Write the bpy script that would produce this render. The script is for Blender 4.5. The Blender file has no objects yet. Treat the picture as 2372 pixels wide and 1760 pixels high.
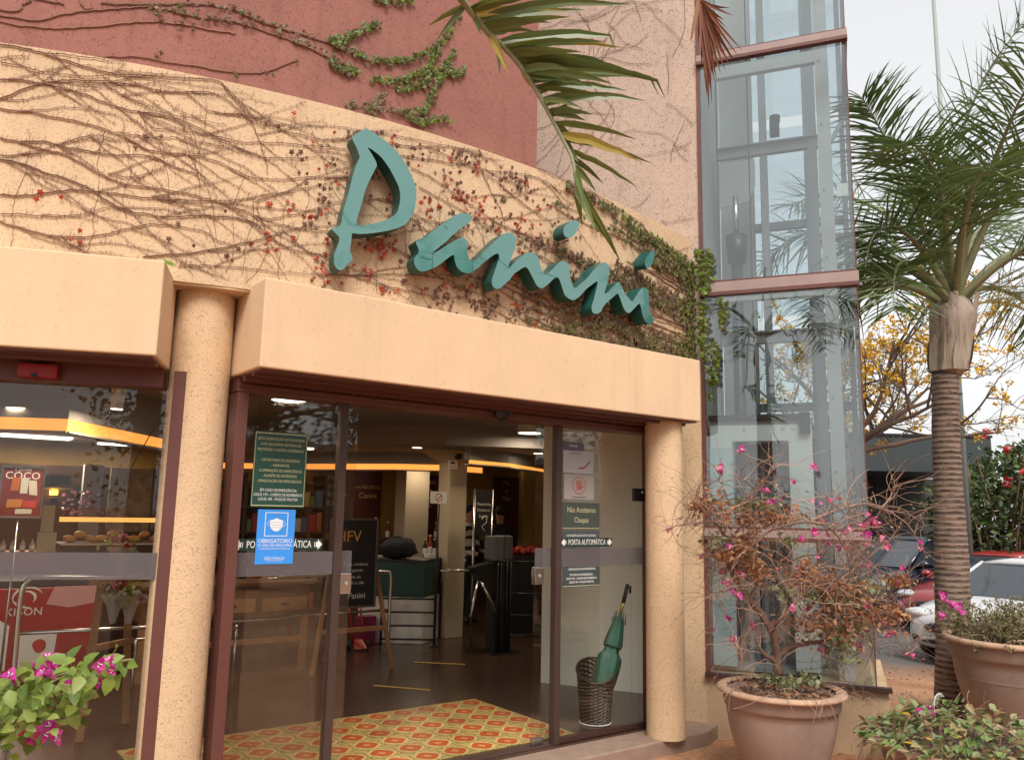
import bpy, bmesh, math, random
from mathutils import Vector, Matrix
from mathutils.geometry import tessellate_polygon
R = math.radians
S = bpy.context.scene
COL = S.collection
random.seed(7)

# ------------------------------------------------------------------ camera
YAW, PITCH, ROLL = R(36.95), R(9.19), R(1.186)
fw = Vector((math.sin(YAW)*math.cos(PITCH), math.cos(YAW)*math.cos(PITCH), math.sin(PITCH)))
r0 = Vector((math.cos(YAW), -math.sin(YAW), 0)); u0 = r0.cross(fw)
rt = r0*math.cos(ROLL) + u0*math.sin(ROLL); up = u0*math.cos(ROLL) - r0*math.sin(ROLL)
cam = bpy.data.cameras.new('camera'); camo = bpy.data.objects.new('camera', cam); COL.objects.link(camo)
m = Matrix.Identity(4)
for i in range(3):
    m[i][0] = rt[i]; m[i][1] = up[i]; m[i][2] = -fw[i]
m[0][3], m[1][3], m[2][3] = 0, 0, 1.65
camo.matrix_world = m
cam.sensor_width = 36; cam.lens = 36*1887/2372; cam.clip_start = .05; cam.clip_end = 1500
S.camera = camo

# ------------------------------------------------------------------ sky, sun, exposure (bright overcast)
SUN_EL, SUN_AZ = R(52), R(-152)          # azimuth from +Y towards +X: behind the camera
wd = bpy.data.worlds.new('World'); S.world = wd; wd.use_nodes = True
nt = wd.node_tree; nt.nodes.clear()
sky = nt.nodes.new('ShaderNodeTexSky'); sky.sky_type = 'NISHITA'; sky.sun_disc = False
sky.sun_elevation = SUN_EL; sky.sun_rotation = SUN_AZ; sky.dust_density = 3.0; sky.air_density = 1.2; sky.ozone_density = 1.0
hs = nt.nodes.new('ShaderNodeHueSaturation'); hs.inputs['Saturation'].default_value = .16; hs.inputs['Value'].default_value = 1.0
gm = nt.nodes.new('ShaderNodeGamma'); gm.inputs[1].default_value = .38      # an even cloud deck: flatten the clear-sky gradient
bgn = nt.nodes.new('ShaderNodeBackground'); bgn.inputs['Strength'].default_value = .15
wo = nt.nodes.new('ShaderNodeOutputWorld')
nt.links.new(sky.outputs[0], hs.inputs['Color']); nt.links.new(hs.outputs[0], gm.inputs[0])
nt.links.new(gm.outputs[0], bgn.inputs[0]); nt.links.new(bgn.outputs[0], wo.inputs[0])
sl = bpy.data.lights.new('sun', 'SUN'); sl.energy = 1.0; sl.angle = R(28); sl.color = (1, .955, .88)
so = bpy.data.objects.new('sun', sl); COL.objects.link(so)
sd = Vector((math.sin(SUN_AZ)*math.cos(SUN_EL), math.cos(SUN_AZ)*math.cos(SUN_EL), math.sin(SUN_EL)))
so.rotation_euler = sd.to_track_quat('Z', 'Y').to_euler(); so.location = (0, -5, 20)
S.view_settings.view_transform = 'Standard'; S.view_settings.look = 'None'
S.view_settings.exposure = 1.95; S.view_settings.gamma = 1.0; S.view_settings.use_curve_mapping = False
S.render.engine = 'CYCLES'; S.cycles.use_denoising = True; S.cycles.use_adaptive_sampling = True; S.cycles.adaptive_threshold = .025
S.cycles.max_bounces = 7; S.cycles.transparent_max_bounces = 20; S.cycles.glossy_bounces = 3; S.cycles.diffuse_bounces = 3
S.cycles.caustics_reflective = False; S.cycles.caustics_refractive = False

# ------------------------------------------------------------------ helpers
class MB:
    """collects faces, then builds ONE mesh object"""
    def __init__(s): s.v = []; s.f = []; s.mi = []
    def add(s, vs, fs, mi=0):
        n = len(s.v); s.v += [tuple(q) for q in vs]; s.f += [tuple(i+n for i in f) for f in fs]; s.mi += [mi]*len(fs); return s
    def ob(s, o, a, b, c, mi=0):
        o, a, b, c = map(Vector, (o, a, b, c))
        return s.add([o, o+a, o+a+b, o+b, o+c, o+a+c, o+a+b+c, o+b+c],
                     [(3,2,1,0),(4,5,6,7),(0,1,5,4),(1,2,6,5),(2,3,7,6),(3,0,4,7)], mi)
    def box(s, x0, x1, y0, y1, z0, z1, mi=0): return s.ob((x0,y0,z0), (x1-x0,0,0), (0,y1-y0,0), (0,0,z1-z0), mi)
    def tube(s, pts, r, n=6, cap=True, mi=0):
        pts = [Vector(p) for p in pts]; k = len(pts)
        rr = r if isinstance(r, (list, tuple)) else [r]*k
        vs = []; ref = None
        for i, p in enumerate(pts):
            t = (pts[min(i+1, k-1)] - pts[max(i-1, 0)])
            t = t.normalized() if t.length > 1e-9 else Vector((0,0,1))
            if ref is None: ref = t.orthogonal().normalized()
            ref = (ref - t*ref.dot(t)); ref = ref.normalized() if ref.length > 1e-6 else t.orthogonal().normalized()
            b = t.cross(ref)
            for j in range(n):
                a = 2*math.pi*j/n; vs.append(p + (ref*math.cos(a) + b*math.sin(a))*rr[i])
        fs = [(i*n+j, i*n+(j+1)%n, (i+1)*n+(j+1)%n, (i+1)*n+j) for i in range(k-1) for j in range(n)]
        if cap: fs += [tuple(range(n-1,-1,-1)), tuple((k-1)*n+j for j in range(n))]
        return s.add(vs, fs, mi)
    def lathe(s, prof, c=(0,0,0), n=32, mi=0, squash=1.0):
        vs = []
        for (r, z) in prof:
            for j in range(n):
                a = 2*math.pi*j/n; vs.append((c[0]+r*math.cos(a), c[1]+r*math.sin(a)*squash, c[2]+z))
        k = len(prof)
        fs = [(i*n+j, i*n+(j+1)%n, (i+1)*n+(j+1)%n, (i+1)*n+j) for i in range(k-1) for j in range(n)]
        return s.add(vs, fs, mi)
    def prism(s, loop, vec, mi=0):
        loop = [Vector(p) for p in loop]; vec = Vector(vec); n = len(loop)
        return s.add(loop + [p+vec for p in loop], [tuple(range(n-1,-1,-1)), tuple(range(n, 2*n))] + [(i, (i+1)%n, (i+1)%n+n, i+n) for i in range(n)], mi)
    def blob(s, c, r, n=8, m=6, jit=0, mi=0):
        if not isinstance(r, (tuple, list)): r = (r, r, r)
        vs = []
        for i in range(m+1):
            ph = math.pi*i/m
            for j in range(n):
                a = 2*math.pi*j/n; q = 1 + random.uniform(-jit, jit)
                vs.append((c[0]+r[0]*q*math.sin(ph)*math.cos(a), c[1]+r[1]*q*math.sin(ph)*math.sin(a), c[2]+r[2]*q*math.cos(ph)))
        return s.add(vs, [(i*n+j, (i+1)*n+j, (i+1)*n+(j+1)%n, i*n+(j+1)%n) for i in range(m) for j in range(n)], mi)
    def build(s, name, mat, parent=None, smooth=False, loc=None, bevel=0, norm=False):
        me = bpy.data.meshes.new(name); me.from_pydata(s.v, [], s.f)
        for mm in (mat if isinstance(mat, (list, tuple)) else [mat]): me.materials.append(mm)
        if any(s.mi): me.polygons.foreach_set('material_index', s.mi)
        if smooth: me.polygons.foreach_set('use_smooth', [True]*len(me.polygons))
        if norm:
            b = bmesh.new(); b.from_mesh(me); bmesh.ops.remove_doubles(b, verts=b.verts, dist=1e-5); bmesh.ops.recalc_face_normals(b, faces=b.faces); b.to_mesh(me); b.free()
        me.update()
        o = bpy.data.objects.new(name, me); COL.objects.link(o)
        if loc: o.location = loc
        if parent: o.parent = parent
        if bevel:
            bv = o.modifiers.new('bevel', 'BEVEL'); bv.width = bevel; bv.segments = 2; bv.limit_method = 'ANGLE'
        return o

def tag(o, label=None, cat=None, group=None, kind=None):
    if label: o['label'] = label
    if cat: o['category'] = cat
    if group: o['group'] = group
    if kind: o['kind'] = kind
    return o
def thing(name, label, cat, loc=(0,0,0), rz=0, group=None):
    o = bpy.data.objects.new(name, None); COL.objects.link(o); o.location = loc; o.rotation_euler = (0,0,rz); o.empty_display_size = .1
    return tag(o, label, cat, group)
def share(name, me, parent, mw):
    o = bpy.data.objects.new(name, me); COL.objects.link(o); o.parent = parent; o.matrix_local = mw; return o
def catmull(p, k=4, closed=False):
    p = [Vector(q) for q in p]; n = len(p); out = []
    for i in range(n if closed else n-1):
        g = (lambda j: p[j % n]) if closed else (lambda j: p[min(max(j,0), n-1)])
        a, b, c, d = g(i-1), g(i), g(i+1), g(i+2)
        for t in range(k):
            t /= k
            out.append(.5*((2*b) + (c-a)*t + (2*a-5*b+4*c-d)*t*t + (3*b-a-3*c+d)*t*t*t))
    if not closed: out.append(p[-1])
    return out
def lin(h):
    h = h.lstrip('#'); f = lambda c: c/12.92 if c <= .04045 else ((c+.055)/1.055)**2.4
    return tuple(f(int(h[i:i+2], 16)/255) for i in (0,2,4))

# ------------------------------------------------------------------ materials
def nodes(name):
    m = bpy.data.materials.new(name); m.use_nodes = True
    return m, m.node_tree, m.node_tree.nodes['Principled BSDF']
def plain(name, col, rough=.5, metal=0, spec=.5, var=0, vscale=3, bump=0, bscale=60, emit=0, coat=0, island=0):
    m, t, p = nodes(name); L = t.links.new
    p.inputs['Base Color'].default_value = (*col, 1); p.inputs['Roughness'].default_value = rough
    p.inputs['Metallic'].default_value = metal; p.inputs['Specular IOR Level'].default_value = spec
    if coat: p.inputs['Coat Weight'].default_value = coat
    src = None
    if var or bump:
        tc = t.nodes.new('ShaderNodeTexCoord')
    if var:
        n = t.nodes.new('ShaderNodeTexNoise'); n.inputs['Scale'].default_value = vscale; n.inputs['Detail'].default_value = 6; n.inputs['Roughness'].default_value = .6
        L(tc.outputs['Object'], n.inputs['Vector'])
        mr = t.nodes.new('ShaderNodeMapRange'); mr.inputs[1].default_value = .3; mr.inputs[2].default_value = .7; mr.inputs[3].default_value = 1-var; mr.inputs[4].default_value = 1+var*.6
        L(n.outputs['Fac'], mr.inputs[0])
        mx = t.nodes.new('ShaderNodeMix'); mx.data_type = 'RGBA'; mx.blend_type = 'MULTIPLY'; mx.inputs[0].default_value = 1
        mx.inputs[6].default_value = (*col, 1); L(mr.outputs[0], mx.inputs[7]); src = mx.outputs[2]
    if island:
        gi = t.nodes.new('ShaderNodeNewGeometry'); mr2 = t.nodes.new('ShaderNodeMapRange'); mr2.inputs[3].default_value = 1-island; mr2.inputs[4].default_value = 1+island
        L(gi.outputs['Random Per Island'], mr2.inputs[0])
        mx = t.nodes.new('ShaderNodeMix'); mx.data_type = 'RGBA'; mx.blend_type = 'MULTIPLY'; mx.inputs[0].default_value = 1
        mx.inputs[6].default_value = (*col, 1)
        if src: L(src, mx.inputs[6])
        L(mr2.outputs[0], mx.inputs[7]); src = mx.outputs[2]
    if src: L(src, p.inputs['Base Color'])
    if bump:
        n2 = t.nodes.new('ShaderNodeTexNoise'); n2.inputs['Scale'].default_value = bscale; n2.inputs['Detail'].default_value = 4; L(tc.outputs['Object'], n2.inputs['Vector'])
        b = t.nodes.new('ShaderNodeBump'); b.inputs['Strength'].default_value = bump; b.inputs['Distance'].default_value = .01
        L(n2.outputs['Fac'], b.inputs['Height']); L(b.outputs[0], p.inputs['Normal'])
    if emit:
        p.inputs['Emission Color'].default_value = (*col, 1); p.inputs['Emission Strength'].default_value = emit
    return m
def leafmat(name, cols, trans=.3, rough=.45):
    """foliage: each leaf takes its own tint, some light passes through"""
    m, t, p = nodes(name); L = t.links.new
    gi = t.nodes.new('ShaderNodeNewGeometry'); oi = t.nodes.new('ShaderNodeObjectInfo')
    ad = t.nodes.new('ShaderNodeMath'); ad.operation = 'ADD'; fr = t.nodes.new('ShaderNodeMath'); fr.operation = 'FRACT'
    L(gi.outputs['Random Per Island'], ad.inputs[0]); L(oi.outputs['Random'], ad.inputs[1]); L(ad.outputs[0], fr.inputs[0])
    cr = t.nodes.new('ShaderNodeValToRGB'); e = cr.color_ramp.elements
    while len(e) < len(cols): e.new(.5)
    for i, c in enumerate(cols): e[i].position = i/(len(cols)-1); e[i].color = (*c, 1)
    L(fr.outputs[0], cr.inputs[0]); L(cr.outputs[0], p.inputs['Base Color']); p.inputs['Roughness'].default_value = rough
    tr = t.nodes.new('ShaderNodeBsdfTranslucent'); L(cr.outputs[0], tr.inputs[0])
    mx = t.nodes.new('ShaderNodeMixShader'); mx.inputs[0].default_value = trans
    L(p.outputs[0], mx.inputs[1]); L(tr.outputs[0], mx.inputs[2]); L(mx.outputs[0], t.nodes['Material Output'].inputs[0])
    return m
def stucco(name, col, speck=.6, scale=1.0, thr=.60, stain=.12, bump=.35):
    """scratched render: short dark worm marks, broad mottling, rain streaks"""
    m, t, p = nodes(name); L = t.links.new
    tc = t.nodes.new('ShaderNodeTexCoord')
    big = t.nodes.new('ShaderNodeTexNoise'); big.inputs['Scale'].default_value = 1.3; big.inputs['Detail'].default_value = 8; big.inputs['Roughness'].default_value = .65
    L(tc.outputs['Object'], big.inputs['Vector'])
    mr = t.nodes.new('ShaderNodeMapRange'); mr.inputs[1].default_value = .3; mr.inputs[2].default_value = .72; mr.inputs[3].default_value = 1-stain; mr.inputs[4].default_value = 1+stain*.5
    L(big.outputs['Fac'], mr.inputs[0])
    mp = t.nodes.new('ShaderNodeMapping'); mp.inputs['Scale'].default_value = (9, 9, .7); L(tc.outputs['Object'], mp.inputs[0])
    st = t.nodes.new('ShaderNodeTexNoise'); st.inputs['Scale'].default_value = 1; st.inputs['Detail'].default_value = 5; L(mp.outputs[0], st.inputs['Vector'])
    mr3 = t.nodes.new('ShaderNodeMapRange'); mr3.inputs[1].default_value = .55; mr3.inputs[2].default_value = .8; mr3.inputs[3].default_value = 1; mr3.inputs[4].default_value = 1-stain*1.3; L(st.outputs['Fac'], mr3.inputs[0])
    w = t.nodes.new('ShaderNodeTexNoise'); w.inputs['Scale'].default_value = 85*scale; w.inputs['Detail'].default_value = 2; w.inputs['Distortion'].default_value = 2.2
    L(tc.outputs['Object'], w.inputs['Vector'])
    cr = t.nodes.new('ShaderNodeValToRGB'); e = cr.color_ramp.elements; e[0].position = thr; e[0].color = (1,1,1,1); e[1].position = thr+.09; e[1].color = (1-speck,)*3+(1,)
    L(w.outputs['Fac'], cr.inputs[0])
    def mul(a, b):
        x = t.nodes.new('ShaderNodeMix'); x.data_type = 'RGBA'; x.blend_type = 'MULTIPLY'; x.inputs[0].default_value = 1
        if isinstance(a, tuple): x.inputs[6].default_value = (*a, 1)
        else: L(a, x.inputs[6])
        L(b, x.inputs[7]); return x.outputs[2]
    L(mul(mul(mul(col, mr.outputs[0]), mr3.outputs[0]), cr.outputs[0]), p.inputs['Base Color'])
    p.inputs['Roughness'].default_value = .9; p.inputs['Specular IOR Level'].default_value = .2
    b = t.nodes.new('ShaderNodeBump'); b.inputs['Strength'].default_value = bump; b.inputs['Distance'].default_value = .012; b.invert = True
    L(w.outputs['Fac'], b.inputs['Height']); L(b.outputs[0], p.inputs['Normal'])
    return m
def glass(name, tint=(.9,.93,.92), base=.03, k=1.0, rough=0.0):
    m, t, p = nodes(name); L = t.links.new; t.nodes.remove(p)
    tr = t.nodes.new('ShaderNodeBsdfTransparent'); tr.inputs[0].default_value = (*tint, 1)
    gl = t.nodes.new('ShaderNodeBsdfGlossy'); gl.inputs['Roughness'].default_value = rough
    fr = t.nodes.new('ShaderNodeFresnel'); gb_ = t.nodes.new('ShaderNodeNewGeometry'); im = t.nodes.new('ShaderNodeMapRange'); im.inputs[3].default_value = 1.5; im.inputs[4].default_value = 1/1.5
    L(gb_.outputs['Backfacing'], im.inputs[0]); L(im.outputs[0], fr.inputs[0])      # thin pane: both faces reflect alike
    ma = t.nodes.new('ShaderNodeMath'); ma.operation = 'MULTIPLY_ADD'; ma.use_clamp = True; ma.inputs[1].default_value = k; ma.inputs[2].default_value = base
    mx = t.nodes.new('ShaderNodeMixShader'); L(fr.outputs[0], ma.inputs[0]); L(ma.outputs[0], mx.inputs[0]); L(tr.outputs[0], mx.inputs[1]); L(gl.outputs[0], mx.inputs[2])
    L(mx.outputs[0], t.nodes['Material Output'].inputs[0]); return m
def film(name, col, fac):
    m, t, p = nodes(name); L = t.links.new
    p.inputs['Base Color'].default_value = (*col, 1); p.inputs['Roughness'].default_value = .5
    tr = t.nodes.new('ShaderNodeBsdfTransparent'); mx = t.nodes.new('ShaderNodeMixShader'); mx.inputs[0].default_value = fac
    L(tr.outputs[0], mx.inputs[1]); L(p.outputs[0], mx.inputs[2]); L(mx.outputs[0], t.nodes['Material Output'].inputs[0]); return m
def emis(name, col, s):
    m, t, p = nodes(name); p.inputs['Base Color'].default_value = (*col, 1); p.inputs['Emission Color'].default_value = (*col, 1); p.inputs['Emission Strength'].default_value = s; return m

M = {}
M['tan'] = stucco('tan_render', (.66,.465,.295), speck=.36, thr=.565, scale=.55)
M['coltan'] = stucco('column_render', (.70,.49,.305), speck=.30, thr=.555, scale=.55, stain=.1)
M['fascia'] = stucco('fascia_paint', (.72,.505,.325), speck=.10, thr=.60, scale=.25, stain=.085, bump=.05)
M['red'] = stucco('maroon_render', (.31,.135,.108), speck=.36, thr=.57, scale=.5, stain=.16)
M['pink'] = stucco('pink_render', (.53,.395,.32), speck=.42, thr=.55, scale=.45)
M['base'] = stucco('base_render', (.55,.385,.245), speck=.3, thr=.66, stain=.2)
M['mullion'] = plain('mullion_metal', (.060,.036,.030), .4, var=.12, vscale=6)
M['brown'] = plain('brown_metal', (.125,.045,.036), .42, var=.12, vscale=6)
M['darkbrown'] = plain('dark_brown_metal', (.05,.022,.018), .45)
M['plate'] = plain('band_plate', (.33,.235,.215), .45, var=.12, vscale=5)
M['steel'] = plain('grey_steel', (.30,.31,.33), .5, var=.08)
M['lightsteel'] = plain('light_grey_steel', (.46,.47,.49), .5, var=.06)
M['shaft'] = plain('shaft_wall', (.40,.41,.41), .8, var=.08)
M['chrome'] = plain('brushed_steel', (.62,.61,.60), .25, metal=1)
M['black'] = plain('black_plastic', (.012,.012,.014), .45)
M['blackmetal'] = plain('black_metal', (.016,.017,.02), .35)
M['white'] = plain('white_paint', (.78,.78,.76), .5)
M['paper'] = plain('paper', (.8,.8,.8), .6)
M['glass'] = glass('shop_glass', (.955,.962,.955), .004, .72)
M['doorglass'] = glass('door_glass', (.96,.965,.955), .015, 1.0)
M['liftglass'] = glass('lift_glass', (.84,.885,.88), .065, 1.25)
M['liftglassback'] = glass('lift_glass_far', (.82,.87,.9), .02, 1.0)
M['frost'] = film('frosted_film', (.15,.13,.135), .55)
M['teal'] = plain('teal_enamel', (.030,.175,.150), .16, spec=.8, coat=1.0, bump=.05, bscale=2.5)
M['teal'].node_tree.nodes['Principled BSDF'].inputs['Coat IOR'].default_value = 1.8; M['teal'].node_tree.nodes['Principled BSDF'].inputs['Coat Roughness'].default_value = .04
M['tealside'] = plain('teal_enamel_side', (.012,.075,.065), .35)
M['wood'] = plain('pine_wood', (.36,.19,.085), .5, var=.25, vscale=4)
M['floor'] = plain('store_floor', (.075,.042,.030), .24, var=.2, vscale=1.5, bump=.02, bscale=8)
M['wallin'] = plain('interior_wall', (.80,.82,.73), .7)
M['ceil'] = plain('ceiling_paint', (.28,.26,.25), .8)
M['cream'] = plain('cream_wall', (.50,.42,.30), .7)
M['yellow'] = plain('yellow_wall', (.42,.26,.065), .7, var=.2, vscale=1.5)
M['step'] = plain('step_stone', (.30,.205,.155), .55, var=.2, vscale=9, bump=.08, bscale=90)
def text(name, body, size, mat, parent, o, ax, ay, align='CENTER', depth=.0008, sx=1.0):
    """flat lettering: o centre of the line, ax reading direction, ay up"""
    cu = bpy.data.curves.new(name, 'FONT'); cu.body = body; cu.size = size; cu.align_x = align; cu.align_y = 'CENTER'; cu.extrude = depth; cu.resolution_u = 2
    to = bpy.data.objects.new(name, cu); COL.objects.link(to)
    me = bpy.data.meshes.new_from_object(to.evaluated_get(bpy.context.evaluated_depsgraph_get()))
    bpy.data.objects.remove(to); bpy.data.curves.remove(cu)
    ax = Vector(ax).normalized(); ay = Vector(ay).normalized(); az = ax.cross(ay)
    mm = Matrix((( ax.x*sx, ay.x, az.x, o[0]), (ax.y*sx, ay.y, az.y, o[1]), (ax.z*sx, ay.z, az.z, o[2]), (0,0,0,1)))
    me.transform(mm); me.materials.clear(); me.materials.append(mat); me.name = name
    ob = bpy.data.objects.new(name, me); COL.objects.link(ob)
    if parent: ob.parent = parent
    return ob
# plan curve of the bowed wall over the shopfront
G = (-.00372, .09498, -.47701, 5.03495)
def g(x): return ((G[0]*x+G[1])*x+G[2])*x+G[3]
def gd(x): return (3*G[0]*x+2*G[1])*x+G[2]
def gn(x):
    n = Vector((gd(x), -1, 0)); return n.normalized()
def gp(x, z, off=0):
    return Vector((x, g(x), z)) + gn(x)*off
# lift tower frame: s along its front, b backwards, z up
TH = R(-59); TD = Vector((math.cos(TH), math.sin(TH), 0)); TN = Vector((-math.sin(TH), math.cos(TH), 0)); TP = Vector((5.528, 4.569, 0))
def T(s, b, z): return TP + TD*s + TN*b + Vector((0,0,z))
def tbox(mb, s0, s1, b0, b1, z0, z1, mi=0): return mb.ob(T(s0,b0,z0), TD*(s1-s0), TN*(b1-b0), (0,0,z1-z0), mi)
# left bay frame: a along its front to the left, b backwards
LA = R(22.4); LD = Vector((-math.cos(LA), math.sin(LA), 0)); LN = Vector((math.sin(LA), math.cos(LA), 0)); LP = Vector((1.0, 4.335, 0))
def LB(a, b, z): return LP + LD*a + LN*b + Vector((0,0,z))
def lbox(mb, a0, a1, b0, b1, z0, z1, mi=0): return mb.ob(LB(a0,b0,z0), LN*(b1-b0), LD*(a1-a0), (0,0,z1-z0), mi)

# ------------------------------------------------------------------ traced outlines, in metres on the wall (x, height) or in space
P_OUT=[(2.082,3.93),(2.112,3.921),(2.16,3.904),(2.221,3.875),(2.271,3.84),(2.316,3.797),(2.355,3.747),(2.389,3.692),(2.41,3.637),(2.419,3.579),(2.415,3.518),(2.405,3.468),(2.377,3.409),(2.347,3.373),(2.294,3.339),(2.224,3.307),(2.144,3.279),(2.076,3.261),(2.032,3.255),(2.028,3.212),(2.023,3.149),(2.04,3.101),(2.009,3.057),(1.983,3.025),(1.962,3.021),(1.939,3.045),(1.933,3.094),(1.944,3.146),(1.955,3.187),(1.955,3.218),(1.928,3.243),(1.91,3.263),(1.95,3.284),(1.965,3.31),(1.966,3.352),(1.976,3.411),(1.992,3.477),(2.009,3.579),(2.027,3.664),(2.047,3.727),(2.049,3.745),(2.026,3.798),(2.0,3.851),(2.038,3.896)]
P_IN=[(2.097,3.813),(2.172,3.779),(2.228,3.724),(2.267,3.668),(2.303,3.606),(2.315,3.549),(2.311,3.495),(2.298,3.445),(2.267,3.409),(2.21,3.368),(2.141,3.336),(2.085,3.316),(2.054,3.316),(2.059,3.371),(2.078,3.456),(2.096,3.541),(2.121,3.616),(2.147,3.681),(2.157,3.719),(2.131,3.766)]
WORD=[(2.431,3.289),(2.499,3.335),(2.535,3.371),(2.58,3.415),(2.635,3.462),(2.682,3.504),(2.72,3.531),(2.76,3.545),(2.795,3.545),(2.816,3.53),(2.806,3.501),(2.772,3.467),(2.724,3.425),(2.686,3.386),(2.64,3.332),(2.594,3.288),(2.558,3.251),(2.543,3.227),(2.595,3.267),(2.651,3.313),(2.698,3.349),(2.736,3.372),(2.765,3.377),(2.786,3.363),(2.792,3.329),(2.791,3.285),(2.805,3.248),(2.83,3.237),(2.855,3.253),(2.9,3.303),(2.955,3.364),(3.007,3.42),(3.054,3.467),(3.097,3.49),(3.136,3.495),(3.162,3.478),(3.169,3.438),(3.159,3.389),(3.146,3.35),(3.13,3.31),(3.117,3.275),(3.114,3.25),(3.137,3.27),(3.18,3.32),(3.23,3.363),(3.27,3.391),(3.311,3.4),(3.346,3.393),(3.371,3.366),(3.384,3.326),(3.402,3.288),(3.428,3.271),(3.464,3.293),(3.515,3.343),(3.559,3.387),(3.597,3.405),(3.628,3.402),(3.651,3.378),(3.66,3.334),(3.668,3.284),(3.692,3.243),(3.716,3.233),(3.756,3.261),(3.828,3.323),(3.903,3.404),(3.963,3.459),(4.015,3.489),(4.05,3.488),(4.077,3.467),(4.077,3.419),(4.06,3.361),(4.038,3.296),(4.025,3.252),(4.069,3.278),(4.132,3.34),(4.187,3.379),(4.215,3.351),(4.253,3.31),(4.3,3.277),(4.349,3.263),(4.388,3.302),(4.439,3.362),(4.49,3.401),(4.542,3.397),(4.557,3.362),(4.562,3.3),(4.572,3.245),(4.592,3.198),(4.624,3.173),(4.613,3.139),(4.56,3.123),(4.508,3.138),(4.478,3.176),(4.463,3.223),(4.438,3.259),(4.378,3.213),(4.319,3.165),(4.281,3.16),(4.243,3.186),(4.215,3.23),(4.192,3.267),(4.168,3.281),(4.114,3.24),(4.051,3.191),(4.008,3.147),(3.982,3.107),(3.939,3.084),(3.897,3.086),(3.884,3.124),(3.905,3.18),(3.921,3.231),(3.942,3.294),(3.942,3.329),(3.887,3.291),(3.829,3.247),(3.773,3.19),(3.709,3.143),(3.662,3.14),(3.616,3.159),(3.592,3.2),(3.569,3.246),(3.546,3.273),(3.509,3.257),(3.465,3.214),(3.422,3.178),(3.387,3.165),(3.351,3.181),(3.322,3.219),(3.293,3.257),(3.265,3.285),(3.231,3.275),(3.198,3.249),(3.16,3.22),(3.128,3.177),(3.085,3.133),(3.048,3.099),(3.011,3.088),(2.987,3.106),(2.981,3.14),(2.998,3.193),(3.017,3.25),(3.035,3.299),(3.031,3.326),(3.015,3.327),(2.984,3.307),(2.942,3.271),(2.902,3.232),(2.857,3.188),(2.813,3.157),(2.773,3.15),(2.739,3.16),(2.713,3.186),(2.7,3.222),(2.691,3.251),(2.663,3.233),(2.617,3.189),(2.572,3.15),(2.526,3.123),(2.486,3.103),(2.459,3.104),(2.436,3.121),(2.423,3.152),(2.426,3.182),(2.45,3.217),(2.446,3.246)]
DOT_A=[(3.663,3.713),(3.718,3.736),(3.751,3.718),(3.735,3.672),(3.704,3.623),(3.656,3.588),(3.61,3.588),(3.594,3.619),(3.608,3.664)]
DOT_B=[(4.631,3.739),(4.641,3.69),(4.619,3.632),(4.575,3.583),(4.533,3.567),(4.512,3.6),(4.523,3.648),(4.566,3.69)]
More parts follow.
